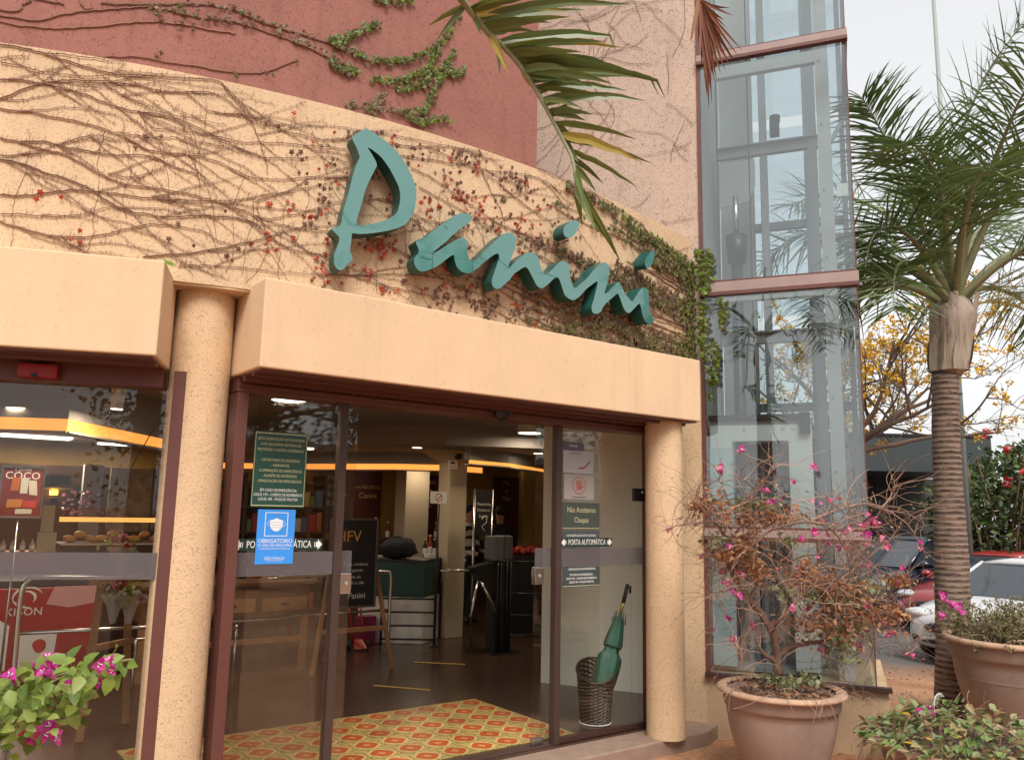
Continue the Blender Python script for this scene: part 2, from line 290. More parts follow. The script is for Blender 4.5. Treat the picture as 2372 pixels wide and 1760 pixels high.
STEMS=[[(0.204,4.087),(0.32,4.083),(0.44,4.06),(0.562,4.037),(0.669,4.018),(0.76,4.016),(0.876,4.036),(1.022,4.052),(1.153,4.078),(1.253,4.086),(1.32,4.042),(1.39,3.983),(1.441,3.93),(1.55,3.88),(1.69,3.864),(1.864,3.867),(2.002,3.896)],[(0.214,3.983),(0.307,3.979),(0.41,3.962),(0.512,3.966),(0.608,3.974),(0.727,4.014),(0.78,4.083)],[(0.224,3.884),(0.322,3.896),(0.401,3.892),(0.52,3.881),(0.618,3.864),(0.709,3.835),(0.785,3.819),(0.869,3.815),(0.997,3.816),(1.111,3.803),(1.203,3.77),(1.295,3.747),(1.406,3.744),(1.557,3.773),(1.754,3.802),(2.005,3.84)],[(0.235,3.771),(0.321,3.835),(0.408,3.894),(0.531,3.934),(0.691,3.96),(0.814,3.97),(0.925,3.962),(1.029,3.964),(1.159,3.999),(1.259,4.001),(1.345,3.962),(1.404,3.911),(1.444,3.888),(1.522,3.862)],[(0.408,3.894),(0.472,3.974),(0.523,4.024)],[(0.24,3.718),(0.355,3.721),(0.472,3.711),(0.592,3.702),(0.682,3.688),(0.781,3.665),(0.85,3.637),(0.937,3.602),(1.057,3.604),(1.188,3.609),(1.306,3.591),(1.401,3.557),(1.496,3.539),(1.649,3.565),(1.807,3.61),(2.014,3.662)],[(0.257,3.553),(0.349,3.543),(0.459,3.52),(0.554,3.506),(0.628,3.473),(0.687,3.438),(0.78,3.398),(0.871,3.383),(0.988,3.383),(1.1,3.382),(1.205,3.374),(1.295,3.36),(1.387,3.345),(1.482,3.32),(1.578,3.306),(1.673,3.34),(1.819,3.406),(1.919,3.459),(2.022,3.513)],[(0.269,3.433),(0.36,3.427),(0.463,3.393),(0.566,3.37),(0.664,3.34),(0.714,3.313),(0.783,3.265),(0.867,3.238),(0.959,3.227),(1.085,3.232),(1.258,3.266),(1.438,3.276),(1.514,3.263),(1.594,3.204),(1.714,3.151),(1.834,3.14),(2.041,3.165)],[(0.298,3.14),(0.41,3.149),(0.524,3.15),(0.616,3.172),(0.693,3.192),(0.753,3.231),(0.817,3.245),(0.885,3.221)],[(0.302,3.098),(0.379,3.074),(0.518,3.048),(0.611,3.05),(0.704,3.063),(0.797,3.095),(0.875,3.135),(0.964,3.168),(1.055,3.182),(1.176,3.181),(1.265,3.17),(1.312,3.137),(1.422,3.113)],[(0.962,2.985),(1.069,3.01),(1.187,3.037),(1.298,3.074),(1.421,3.123),(1.521,3.166),(1.613,3.213),(1.707,3.261),(1.786,3.281),(2.034,3.306)],[(1.132,2.954),(1.235,2.974),(1.367,2.988),(1.504,2.993),(1.646,2.994),(1.842,3.014),(2.048,3.036)],[(0.287,3.243),(0.4,3.253),(0.511,3.288),(0.603,3.311),(0.713,3.323),(0.827,3.321),(0.951,3.321),(1.078,3.332),(1.207,3.349),(1.34,3.373),(1.43,3.395),(1.568,3.453),(1.713,3.492)],[(0.518,3.048),(0.599,3.015),(0.679,2.987)],[(0.691,3.955),(0.735,3.923),(0.795,3.894),(0.865,3.866),(0.935,3.839),(1.039,3.83),(1.172,3.826),(1.308,3.83)],[(0.768,4.023),(0.856,3.979),(0.96,3.949),(1.016,3.898),(1.081,3.859),(1.197,3.853)],[(1.098,3.98),(1.164,3.931),(1.23,3.892),(1.348,3.909),(1.395,3.914)],[(0.78,3.68),(0.881,3.674),(0.965,3.679),(1.049,3.696),(1.137,3.693),(1.271,3.694),(1.317,3.699)],[(0.869,3.815),(0.925,3.754),(0.961,3.73),(1.046,3.737),(1.177,3.748),(1.267,3.752)],[(1.221,3.763),(1.315,3.73),(1.41,3.697),(1.506,3.675),(1.602,3.685),(1.749,3.723),(1.902,3.764),(2.009,3.751)],[(0.266,3.457),(0.355,3.475),(0.453,3.5)],[(0.526,3.556),(0.6,3.608),(0.686,3.638),(0.735,3.637),(0.786,3.615)],[(0.348,3.547),(0.447,3.563),(0.566,3.547),(0.662,3.543),(0.759,3.54),(0.849,3.551),(0.94,3.567),(1.027,3.542),(1.089,3.518),(1.195,3.507)],[(0.753,3.429),(0.859,3.426),(0.94,3.46),(1.022,3.5)],[(1.505,3.398),(1.616,3.462),(1.761,3.529),(1.86,3.572),(1.963,3.623)],[(0.407,4.074),(0.502,4.082),(0.598,4.086),(0.696,4.086),(0.779,4.093)],[(0.212,4.008),(0.279,4.029),(0.34,4.041)],[(0.299,3.428),(0.387,3.382),(0.446,3.332),(0.535,3.287),(0.617,3.24),(0.693,3.192)],[(0.975,3.335),(1.043,3.336),(1.146,3.344)],[(1.271,4.085),(1.332,4.013),(1.412,3.934),(1.487,3.811),(1.533,3.692),(1.559,3.59)],[(1.871,3.867),(1.999,3.91),(2.084,3.979),(2.233,4.006),(2.4,4.017),(2.563,4.031),(2.774,4.048),(2.971,4.054),(3.15,4.029)],[(2.294,3.964),(2.415,3.961),(2.539,3.994),(2.696,3.977),(2.917,3.963),(3.062,3.966),(3.244,4.004),(3.404,4.037)],[(2.357,3.886),(2.517,3.904),(2.698,3.928),(2.875,3.952),(3.019,3.928),(3.139,3.885),(3.28,3.82),(3.443,3.772),(3.613,3.737)],[(2.446,3.825),(2.599,3.792),(2.773,3.727),(2.912,3.676),(3.058,3.624),(3.209,3.585),(3.414,3.583),(3.616,3.605)],[(2.501,3.708),(2.642,3.671),(2.79,3.634),(2.929,3.594),(3.03,3.568),(3.208,3.597)],[(1.885,3.622),(2.045,3.67)],[(2.164,3.537),(2.254,3.569),(2.361,3.558)],[(2.522,3.5),(2.715,3.496),(2.85,3.478)],[(2.121,3.28),(2.268,3.286),(2.374,3.261),(2.497,3.216),(2.599,3.166),(2.73,3.108),(2.891,3.078)],[(1.92,3.025),(2.133,3.055),(2.358,3.099),(2.551,3.122),(2.729,3.131),(2.863,3.096),(3.003,3.074),(3.164,3.029),(3.301,2.979)],[(2.112,3.035),(2.281,3.019),(2.482,3.007),(2.708,2.999),(2.865,3.038),(3.077,2.99),(3.241,2.957)],[(2.974,3.954),(3.051,3.823),(3.129,3.73),(3.176,3.64)],[(3.355,4.023),(3.522,4.031),(3.698,4.001),(3.845,4.016),(3.981,3.986)],[(3.469,4.11),(3.66,4.099),(3.826,4.093),(4.02,4.095),(4.292,4.061),(4.638,4.013),(4.89,3.933),(5.314,3.922),(5.598,3.883)],[(3.611,3.883),(3.885,3.889),(4.185,3.859),(4.517,3.803),(4.759,3.717),(5.02,3.629),(5.396,3.561),(5.618,3.481)],[(3.941,4.044),(4.185,3.973),(4.518,3.921),(4.889,3.81),(5.162,3.741),(5.527,3.703)],[(4.886,3.598),(5.158,3.507),(5.392,3.402),(5.612,3.319)],[(3.45,3.462),(3.619,3.409),(3.835,3.363)],[(2.999,3.194),(3.221,3.113),(3.458,3.056),(3.802,3.04),(4.189,3.0),(4.63,3.005)]]
RED_DRY=[[(0.193,4.337),(0.313,4.343),(0.469,4.418),(0.607,4.469),(0.757,4.515),(0.843,4.541),(0.976,4.547),(1.114,4.544),(1.254,4.565),(1.399,4.565),(1.602,4.548),(1.76,4.525),(1.925,4.491),(2.039,4.466)],[(0.197,4.295),(0.317,4.302),(0.398,4.307),(0.559,4.35),(0.765,4.423),(0.902,4.462),(1.027,4.476),(1.212,4.485),(1.336,4.496)],[(0.604,4.507),(0.842,4.558),(1.108,4.627),(1.276,4.651),(1.395,4.628),(1.557,4.605),(1.702,4.602),(1.864,4.592),(2.033,4.573)],[(0.616,4.179),(0.826,4.219),(0.957,4.221),(1.138,4.231),(1.325,4.238),(1.469,4.269),(1.565,4.318),(1.713,4.429)],[(0.19,4.373),(0.233,4.424),(0.27,4.453)],[(0.573,4.467),(0.532,4.463),(0.503,4.501)],[(0.342,4.467),(0.39,4.471),(0.424,4.462)]]
RED_LEAFY=[[(1.893,4.598),(2.003,4.67),(2.115,4.756),(2.201,4.824)],[(1.905,4.596),(2.031,4.58),(2.185,4.561),(2.367,4.602),(2.517,4.691),(2.646,4.807),(2.752,4.945),(2.831,5.137)],[(1.901,4.461),(1.993,4.434),(2.073,4.434)],[(2.215,4.429),(2.373,4.465),(2.523,4.564),(2.624,4.689),(2.675,4.785)],[(2.376,4.403),(2.501,4.468),(2.603,4.552),(2.707,4.665),(2.813,4.835)],[(2.747,4.718),(2.696,4.596),(2.647,4.464),(2.598,4.346),(2.484,4.261),(2.383,4.256),(2.202,4.228),(2.029,4.192)],[(2.472,4.257),(2.538,4.214),(2.642,4.258),(2.762,4.32)],[(2.179,4.197),(2.223,4.283),(2.269,4.327)],[(2.187,4.996),(2.321,5.03),(2.447,5.093)],[(2.749,4.653),(2.82,4.665),(2.89,4.716)]]
RACHIS=[(1.246,2.174,3.5),(1.45,2.279,3.475),(1.517,2.297,3.45),(1.582,2.285,3.393),(1.651,2.268,3.348),(1.711,2.248,3.284),(1.768,2.223,3.195),(1.808,2.198,3.107),(1.842,2.166,3.015),(1.863,2.14,2.944),(1.868,2.125,2.872),(1.867,2.118,2.783)]
LEAFLETS=[((1.496,2.338,3.518),(1.708,2.008,3.483)),((1.514,2.329,3.493),(1.623,2.03,3.444)),((1.532,2.32,3.468),(1.75,2.047,3.436)),((1.556,2.307,3.443),(1.668,2.035,3.351)),((1.544,2.314,3.455),(1.868,1.839,3.404)),((1.575,2.299,3.418),(1.685,2.114,3.357)),((1.592,2.289,3.399),(1.763,2.224,3.493)),((1.61,2.28,3.377),(2.011,2.008,3.417)),((1.628,2.27,3.361),(2.004,2.01,3.372)),((1.645,2.26,3.346),(1.84,1.941,3.3)),((1.663,2.251,3.324),(1.956,1.98,3.264)),((1.675,2.245,3.311),(2.056,1.827,3.167)),((1.687,2.239,3.292),(2.054,1.793,3.142)),((1.705,2.23,3.273),(1.731,2.003,3.181)),((1.718,2.224,3.254),(1.931,1.894,3.179)),((1.731,2.219,3.229),(2.056,2.049,3.292)),((1.743,2.214,3.21),(2.045,2.033,3.221)),((1.753,2.209,3.197),(1.935,2.088,3.322)),((1.763,2.206,3.178),(2.101,1.988,3.182)),((1.775,2.2,3.159),(1.895,1.927,3.113)),((1.788,2.194,3.14),(1.851,2.015,3.058)),((1.801,2.19,3.115),(1.84,2.126,3.144)),((1.814,2.184,3.096),(2.072,2.015,3.03)),((1.833,2.177,3.058),(1.937,2.166,3.016)),((1.853,2.169,3.026),(2.165,2.015,2.96)),((1.846,2.171,3.039),(1.963,1.885,2.864)),((1.869,2.168,2.969),(2.071,2.007,2.838)),((1.885,2.161,2.944),(1.98,2.096,2.859)),((1.895,2.161,2.905),(1.931,2.081,2.808)),((1.9,2.162,2.886),(1.843,2.04,2.72)),((1.904,2.165,2.854),(1.986,2.065,2.617)),((1.909,2.166,2.829),(1.865,2.009,2.62)),((1.91,2.168,2.816),(1.986,2.217,2.732)),((1.909,2.169,2.816),(2.104,2.131,2.591)),((1.616,2.276,3.374),(1.61,2.252,3.228)),((1.593,2.29,3.392),(1.594,2.177,3.196)),((1.694,2.237,3.279),(1.764,2.271,3.242)),((1.867,2.165,2.988),(1.88,2.121,2.922)),((1.84,2.174,3.045),(1.924,2.191,2.993)),((1.82,2.181,3.083),(1.906,2.181,3.047)),((1.527,2.323,3.474),(1.532,2.269,3.365)),((1.483,2.343,3.537),(1.39,2.35,3.314)),((1.476,2.346,3.55),(1.388,2.402,3.408)),((1.634,2.267,3.355),(1.832,2.033,3.266)),((1.699,2.233,3.28),(1.865,1.931,3.144)),((1.654,2.255,3.336),(1.795,2.011,3.276)),((1.562,2.304,3.437),(1.882,2.09,3.516)),((1.58,2.295,3.411),(1.7,1.968,3.351)),((1.507,2.331,3.506),(1.735,1.927,3.43)),((1.734,2.218,3.223),(1.956,2.035,3.166)),((1.769,2.202,3.172),(1.813,2.029,3.075)),((1.795,2.193,3.121),(1.876,2.08,3.068)),((1.675,2.245,3.308),(1.869,2.017,3.286)),((1.718,2.225,3.248),(1.846,2.011,3.159))]
DRY_LEAFLETS=[((2.599,2.152,3.906),(2.734,2.22,3.688)),((2.606,2.148,3.899),(2.636,2.134,3.472)),((2.615,2.141,3.899),(2.689,2.137,3.533)),((2.618,2.139,3.899),(2.594,2.134,3.637)),((2.623,2.133,3.907),(2.722,2.131,3.718)),((2.629,2.129,3.907),(2.684,2.062,3.753)),((2.636,2.124,3.907),(2.708,2.051,3.816)),((2.607,2.149,3.891),(2.697,2.201,3.606)),((2.613,2.144,3.891),(2.674,2.141,3.456)),((2.621,2.136,3.899),(2.712,2.14,3.618)),((2.611,2.142,3.907),(2.755,2.222,3.483)),((2.619,2.14,3.891),(2.66,2.065,3.606)),((2.571,2.173,3.906),(2.536,2.138,3.658)),((2.577,2.168,3.906),(2.556,2.159,3.688))]
DRY_RACHIS=[(1.417,2.135,3.997),(1.907,2.123,4.113),(2.317,2.136,4.093),(2.573,2.158,3.974),(2.617,2.143,3.884)]
BOUG=[[(5.018,3.549,0.585),(4.992,3.541,0.723),(4.949,3.542,0.874),(4.881,3.572,0.986),(4.796,3.612,1.097),(4.722,3.645,1.209),(4.659,3.671,1.321),(4.652,3.655,1.422),(4.604,3.669,1.535),(4.544,3.699,1.609)],[(5.003,3.543,0.673),(4.932,3.588,0.715),(4.89,3.609,0.765)],[(5.031,3.554,0.706),(5.149,3.544,0.753),(5.238,3.47,0.785),(5.33,3.397,0.803),(5.395,3.335,0.869),(5.448,3.279,0.947),(5.526,3.21,1.001),(5.614,3.153,0.952)],[(4.91,3.514,0.88),(4.843,3.413,0.969),(4.894,3.359,1.044),(4.953,3.295,1.144),(5.022,3.225,1.232),(5.121,3.15,1.234),(5.226,3.081,1.188)],[(4.822,3.632,1.094),(4.922,3.626,1.191),(4.996,3.554,1.27),(5.129,3.432,1.377),(5.282,3.311,1.406)],[(4.609,3.631,1.325),(4.579,3.454,1.433),(4.665,3.367,1.545),(4.758,3.287,1.596),(4.873,3.195,1.623),(4.995,3.11,1.59),(5.074,3.069,1.494),(5.128,3.054,1.374),(5.143,3.069,1.24)],[(4.483,3.649,1.61),(4.273,3.568,1.694),(4.235,3.58,1.777),(4.236,3.564,1.85)],[(4.483,3.649,1.61),(4.226,3.623,1.596),(4.15,3.684,1.582),(4.076,3.747,1.544)],[(4.52,3.679,1.609),(4.543,3.554,1.699),(4.627,3.48,1.751),(4.669,3.434,1.826),(4.672,3.419,1.888)],[(5.093,3.34,1.622),(5.306,3.299,1.689),(5.405,3.215,1.737),(5.508,3.133,1.759),(5.605,3.065,1.736),(5.696,3.009,1.673),(5.778,2.963,1.597),(5.895,2.916,1.393)],[(5.318,3.271,1.218),(5.544,3.262,1.302),(5.638,3.17,1.409),(5.712,3.095,1.502),(5.765,3.037,1.595)],[(5.179,3.225,1.587),(5.264,3.148,1.653),(5.371,3.059,1.693)],[(5.545,3.115,0.96),(5.706,3.1,0.877),(5.792,3.058,0.763),(5.83,3.042,0.7)],[(4.862,3.581,1.197),(4.81,3.695,1.266),(4.703,3.771,1.289),(4.638,3.815,1.313)],[(4.672,3.606,1.214),(4.482,3.582,1.162),(4.446,3.615,1.137),(4.503,3.586,1.065)],[(4.854,3.553,0.989),(4.709,3.564,1.033),(4.638,3.616,1.043)],[(5.279,3.365,0.811),(5.421,3.417,0.68),(5.472,3.394,0.603),(5.545,3.357,0.514),(5.666,3.295,0.375)],[(4.68,3.639,0.831),(4.542,3.49,0.768),(4.563,3.494,0.673)],[(5.105,3.278,1.225),(5.045,3.161,1.152),(5.096,3.144,1.044),(5.1,3.166,0.922)],[(5.369,3.166,1.175),(5.458,3.111,1.114),(5.583,3.022,1.092),(5.682,2.96,1.031)],[(4.601,3.6,1.699),(4.499,3.563,1.822),(4.462,3.578,1.883)],[(4.728,3.478,1.828),(4.726,3.368,1.939),(4.756,3.327,2.027)],[(4.728,3.478,1.828),(4.59,3.478,1.899),(4.568,3.49,1.923)],[(5.517,3.017,1.734),(5.696,3.041,1.829),(5.7,3.027,1.882)],[(5.402,3.223,0.957),(5.561,3.209,0.873),(5.614,3.19,0.772)]]
BOUG_FLOWER=[(4.677,3.325,1.752),(4.834,3.376,1.781),(4.68,3.383,1.826),(4.934,3.354,1.683),(5.054,3.257,1.78),(4.923,3.037,1.777),(4.838,3.113,1.565),(5.25,3.278,1.542),(5.018,3.136,1.48),(5.099,3.04,1.58),(5.4,3.275,1.452),(5.293,3.009,1.68),(5.494,3.069,1.67),(5.28,3.038,1.599),(5.439,3.007,1.62),(5.266,2.878,1.525),(5.495,2.992,1.476),(5.786,2.91,1.458),(5.532,2.947,1.249),(5.677,2.965,1.23),(5.453,3.124,1.082),(4.805,3.27,1.058),(5.168,3.399,1.032),(5.536,3.044,0.944),(5.442,2.956,0.913),(5.425,2.842,0.776),(4.926,3.669,0.897),(5.03,3.194,1.748),(5.167,3.258,1.618),(5.493,3.096,1.656)]
BOUG_DRY=[(4.521,3.693,1.722,0.077,0.051),(4.448,3.746,1.733,0.032,0.026),(4.735,3.549,1.639,0.153,0.057),(4.864,3.446,1.668,0.14,0.051),(4.768,3.583,1.349,0.064,0.051),(4.689,3.63,1.41,0.051,0.038),(4.817,3.561,1.275,0.051,0.038),(5.073,3.37,1.269,0.102,0.064),(5.191,3.291,1.221,0.102,0.064),(5.278,3.253,1.084,0.14,0.089),(5.295,3.271,0.933,0.14,0.102),(5.371,3.167,1.162,0.115,0.064),(5.439,3.146,1.013,0.102,0.077),(5.139,3.383,0.954,0.115,0.077),(4.609,3.693,1.396,0.038,0.026),(4.721,3.59,1.487,0.077,0.051),(5.571,3.046,1.016,0.077,0.077),(5.596,2.981,1.244,0.038,0.026)]
BOUG_GREEN=[(4.694,3.562,1.727,0.115,0.032),(4.794,3.483,1.742,0.077,0.038),(4.984,3.46,1.153,0.051,0.057),(5.205,3.305,1.095,0.102,0.051),(5.295,3.235,1.11,0.077,0.051),(5.338,3.261,0.82,0.077,0.051),(5.369,3.256,0.733,0.089,0.051),(5.28,3.292,0.882,0.077,0.051),(4.966,3.405,1.493,0.032,0.015),(5.43,3.119,1.177,0.077,0.051),(4.99,3.575,0.559,0.064,0.032),(5.185,3.43,0.557,0.077,0.032),(5.076,3.518,0.523,0.077,0.032),(4.56,3.715,1.47,0.077,0.064),(5.402,3.199,0.885,0.077,0.077),(5.109,3.37,1.13,0.064,0.038)]
SPRAY_FLOWER=[(0.454,2.699,1.21),(0.423,2.774,1.187),(0.45,2.632,1.197),(0.439,2.737,1.174),(0.376,2.703,1.179),(0.5,2.731,1.134),(0.327,2.852,1.114),(0.53,2.497,1.233),(0.554,2.487,1.232),(0.575,2.491,1.225),(0.569,2.681,1.154),(0.407,2.706,1.037),(0.427,2.736,1.028),(0.444,2.647,1.04),(0.466,2.676,1.047),(0.468,2.65,1.034)]
SPRAY_STEM=[[(0.6,2.552,1.217),(0.57,2.576,1.211),(0.536,2.604,1.198),(0.491,2.64,1.185),(0.453,2.671,1.174),(0.409,2.708,1.154),(0.358,2.753,1.124),(0.3,2.804,1.084),(0.243,2.856,1.039)],[(0.409,2.708,1.154),(0.442,2.687,1.135),(0.475,2.665,1.122),(0.489,2.652,1.132)],[(0.358,2.753,1.124),(0.401,2.728,1.086),(0.437,2.709,1.044),(0.473,2.684,1.035)],[(0.3,2.804,1.084),(0.344,2.78,1.041),(0.374,2.763,1.013),(0.382,2.763,0.984)],[(0.453,2.671,1.174),(0.455,2.665,1.198),(0.449,2.666,1.213)],[(0.536,2.604,1.198),(0.554,2.594,1.177),(0.553,2.6,1.157)],[(0.3,2.804,1.084),(0.331,2.794,1.022),(0.34,2.797,0.974)],[(0.358,2.753,1.124),(0.366,2.74,1.158),(0.384,2.724,1.172),(0.412,2.697,1.197)],[(0.243,2.856,1.039),(0.211,2.893,0.975),(0.189,2.925,0.902)],[(0.243,2.856,1.039),(0.283,2.828,1.03),(0.336,2.792,1.012),(0.361,2.769,1.032)]]
SPRAY_LEAF=[(0.376,2.771,1.065),(0.357,2.949,0.969),(0.509,2.72,1.062),(0.35,2.797,1.009),(0.315,2.758,1.028),(0.331,2.864,1.117),(0.482,2.677,1.189),(0.3,2.734,1.053),(0.338,2.802,1.102),(0.51,2.804,1.104),(0.486,2.629,1.124),(0.416,2.747,1.051),(0.444,2.862,1.031),(0.414,2.788,1.091),(0.36,2.924,1.102),(0.383,2.537,1.117),(0.362,2.558,1.109),(0.407,2.541,1.096),(0.441,2.753,1.086),(0.387,2.829,1.025),(0.35,2.787,1.093),(0.35,2.673,1.134),(0.366,2.666,1.084),(0.359,2.571,1.068),(0.414,2.64,1.054),(0.337,2.673,1.043),(0.34,2.836,1.09),(0.302,2.715,1.14),(0.498,2.778,1.082),(0.331,2.819,1.116),(0.47,2.551,1.124),(0.306,2.665,1.105),(0.34,2.872,1.118),(0.349,2.655,1.186),(0.454,2.603,1.154),(0.378,2.693,1.115),(0.457,2.462,1.202),(0.541,2.783,1.077),(0.507,2.718,1.14),(0.484,2.667,1.055),(0.339,2.646,1.144),(0.3,2.711,1.085),(0.485,2.788,1.171),(0.438,2.593,1.179),(0.435,2.655,1.093),(0.494,2.586,1.08),(0.356,2.756,1.01),(0.444,2.555,1.147),(0.355,2.93,0.989),(0.31,2.933,1.031),(0.287,2.699,1.155),(0.406,2.697,1.11),(0.426,2.498,1.231),(0.472,2.643,1.186),(0.35,2.686,1.142),(0.43,2.641,1.083),(0.313,2.625,1.154),(0.414,2.667,1.052),(0.296,2.73,1.169),(0.427,2.66,1.038),(0.469,2.641,1.07),(0.384,2.807,1.076),(0.388,2.717,1.05),(0.356,2.828,1.067),(0.302,2.757,1.111),(0.46,2.645,1.149),(0.333,2.844,1.005),(0.45,2.713,1.034),(0.296,2.602,1.107),(0.31,2.615,1.064),(0.45,2.475,1.196),(0.491,2.764,1.157),(0.526,2.741,1.053),(0.306,2.803,1.027),(0.456,2.753,1.165),(0.478,2.567,1.203),(0.326,2.658,1.178),(0.429,2.662,1.043),(0.363,2.679,1.124),(0.372,2.613,1.062),(0.441,2.678,1.089),(0.417,2.786,1.088),(0.314,2.651,1.162),(0.403,2.599,1.151),(0.358,2.722,1.051),(0.47,2.574,1.092),(0.378,2.597,1.14),(0.38,2.83,1.112),(0.399,2.707,1.071),(0.427,2.781,1.08),(0.495,2.731,1.099),(0.487,2.541,1.12),(0.357,2.827,1.027),(0.327,2.662,1.175),(0.354,2.901,1.015),(0.51,2.765,1.124),(0.37,2.825,1.091),(0.464,2.601,1.149),(0.398,2.529,1.091),(0.364,2.734,1.105),(0.36,2.929,1.036),(0.361,2.596,1.109),(0.339,2.616,1.083),(0.319,2.747,1.0),(0.369,2.808,1.038),(0.481,2.743,1.129),(0.401,2.694,1.179),(0.384,2.808,1.027),(0.418,2.745,1.154),(0.446,2.819,1.139),(0.452,2.828,1.15),(0.327,2.849,1.112),(0.434,2.75,1.068),(0.372,2.6,1.155),(0.322,2.885,1.02),(0.411,2.662,1.049),(0.364,2.884,1.09),(0.291,2.698,1.106),(0.449,2.605,1.137),(0.396,2.827,1.061),(0.36,2.607,1.045),(0.333,2.869,1.008),(0.321,2.728,1.165),(0.44,2.549,1.099),(0.374,2.732,1.158),(0.397,2.605,1.175),(0.472,2.758,1.18),(0.382,2.764,1.072),(0.46,2.802,1.113),(0.414,2.799,1.051),(0.305,2.864,1.014),(0.4,2.701,1.089),(0.315,2.598,1.117),(0.404,2.697,1.063),(0.5,2.738,1.157),(0.345,2.579,1.178),(0.382,2.823,0.99),(0.335,2.821,1.0),(0.471,2.775,1.107),(0.395,2.725,1.034),(0.287,2.653,1.178),(0.409,2.732,1.043),(0.379,2.66,1.072),(0.396,2.69,1.041),(0.351,2.857,0.981),(0.371,2.743,1.117),(0.39,2.514,1.186),(0.329,2.64,1.055),(0.371,2.608,1.178),(0.313,2.646,1.134),(0.49,2.575,1.214),(0.512,2.571,1.208),(0.528,2.565,1.209),(0.559,2.584,1.206),(0.564,2.525,1.205),(0.517,2.562,1.177),(0.572,2.574,1.178),(0.512,2.612,1.187),(0.55,2.621,1.187),(0.55,2.537,1.196),(0.488,2.628,1.196),(0.498,2.624,1.178),(0.392,2.691,1.008),(0.462,2.76,0.992),(0.333,2.766,0.972),(0.338,2.738,1.019)]

# ================================================================== the setting
def ground_z(x, y):
    d = x*.85 + y*.35
    t = min(max((d-8.6)/2.6, 0), 1); t = t*t*(3-2*t)
    return -.12 - .22*t
m, t, p = nodes('clay_ground'); L = t.links.new
tc = t.nodes.new('ShaderNodeTexCoord')
n1 = t.nodes.new('ShaderNodeTexNoise'); n1.inputs['Scale'].default_value = 1.1; n1.inputs['Detail'].default_value = 9; L(tc.outputs['Object'], n1.inputs['Vector'])
n2 = t.nodes.new('ShaderNodeTexNoise'); n2.inputs['Scale'].default_value = 22; n2.inputs['Detail'].default_value = 6; L(tc.outputs['Object'], n2.inputs['Vector'])
cr = t.nodes.new('ShaderNodeValToRGB'); e = cr.color_ramp.elements; e[0].position = .35; e[0].color = (.36,.155,.075,1); e[1].position = .62; e[1].color = (.52,.27,.145,1)
L(n1.outputs['Fac'], cr.inputs[0])
cr2 = t.nodes.new('ShaderNodeValToRGB'); e = cr2.color_ramp.elements; e[0].position = .3; e[0].color = (.55,.55,.55,1); e[1].position = .6; e[1].color = (1,1,1,1); L(n2.outputs['Fac'], cr2.inputs[0])
mx = t.nodes.new('ShaderNodeMix'); mx.data_type = 'RGBA'; mx.blend_type = 'MULTIPLY'; mx.inputs[0].default_value = .8; L(cr.outputs[0], mx.inputs[6]); L(cr2.outputs[0], mx.inputs[7])
sp = t.nodes.new('ShaderNodeVectorMath'); sp.operation = 'DOT_PRODUCT'; sp.inputs[1].default_value = (.85,.35,0); L(tc.outputs['Object'], sp.inputs[0])
ad = t.nodes.new('ShaderNodeMath'); ad.operation = 'MULTIPLY_ADD'; ad.inputs[1].default_value = 1.6; L(n1.outputs['Fac'], ad.inputs[0]); L(sp.outputs['Value'], ad.inputs[2])
mr = t.nodes.new('ShaderNodeMapRange'); mr.inputs[1].default_value = 11.6; mr.inputs[2].default_value = 13.2; L(ad.outputs[0], mr.inputs[0])
mx2 = t.nodes.new('ShaderNodeMix'); mx2.data_type = 'RGBA'; L(mr.outputs[0], mx2.inputs[0]); L(mx.outputs[2], mx2.inputs[6]); mx2.inputs[7].default_value = (.11,.105,.10,1)
L(mx2.outputs[2], p.inputs['Base Color']); p.inputs['Roughness'].default_value = .85
b = t.nodes.new('ShaderNodeBump'); b.inputs['Strength'].default_value = .4; b.inputs['Distance'].default_value = .02; L(n2.outputs['Fac'], b.inputs['Height']); L(b.outputs[0], p.inputs['Normal'])
M['clay'] = m
mb = MB(); gx = [-300,-120,-50,-20,-8,-2,0,2,4,5,6,7] + [7.4+.3*i for i in range(24)] + [15,18,24,40,90,300]
gy = [-300,-120,-50,-20,-8,-4,-2,0,1,2,3,4,5,6,8,10,14,20,40,90,300]
for y in gy:
    for x in gx: mb.v.append((x, y, ground_z(x,y)))
nx = len(gx)
mb.f = [(j*nx+i, j*nx+i+1, (j+1)*nx+i+1, (j+1)*nx+i) for j in range(len(gy)-1) for i in range(nx-1)]; mb.mi = [0]*len(mb.f)
tag(mb.build('ground', M['clay'], smooth=True), kind='structure')
# raised doorstep in front of the entrance, bevelled nosing
mb = MB(); mb.prism([(-3,4.42,-.3),(5.33,4.42,-.3),(5.56,4.52,-.3),(5.40,4.80,-.3),(-3,5.2,-.3)], (0,0,.292))
tag(mb.build('entrance_step', M['step'], bevel=.012), kind='structure')
PLAN = [(-6,5.9),(1.2,4.70),(5.02,4.70),(5.42,4.86),(5.93,5.50),(9.7,9.6),(9.7,12.6),(-6,12.6)]
mb = MB(); mb.prism([(x,y,-.25) for x,y in PLAN], (0,0,.25))
fl = tag(mb.build('store_floor', M['floor']), kind='structure')
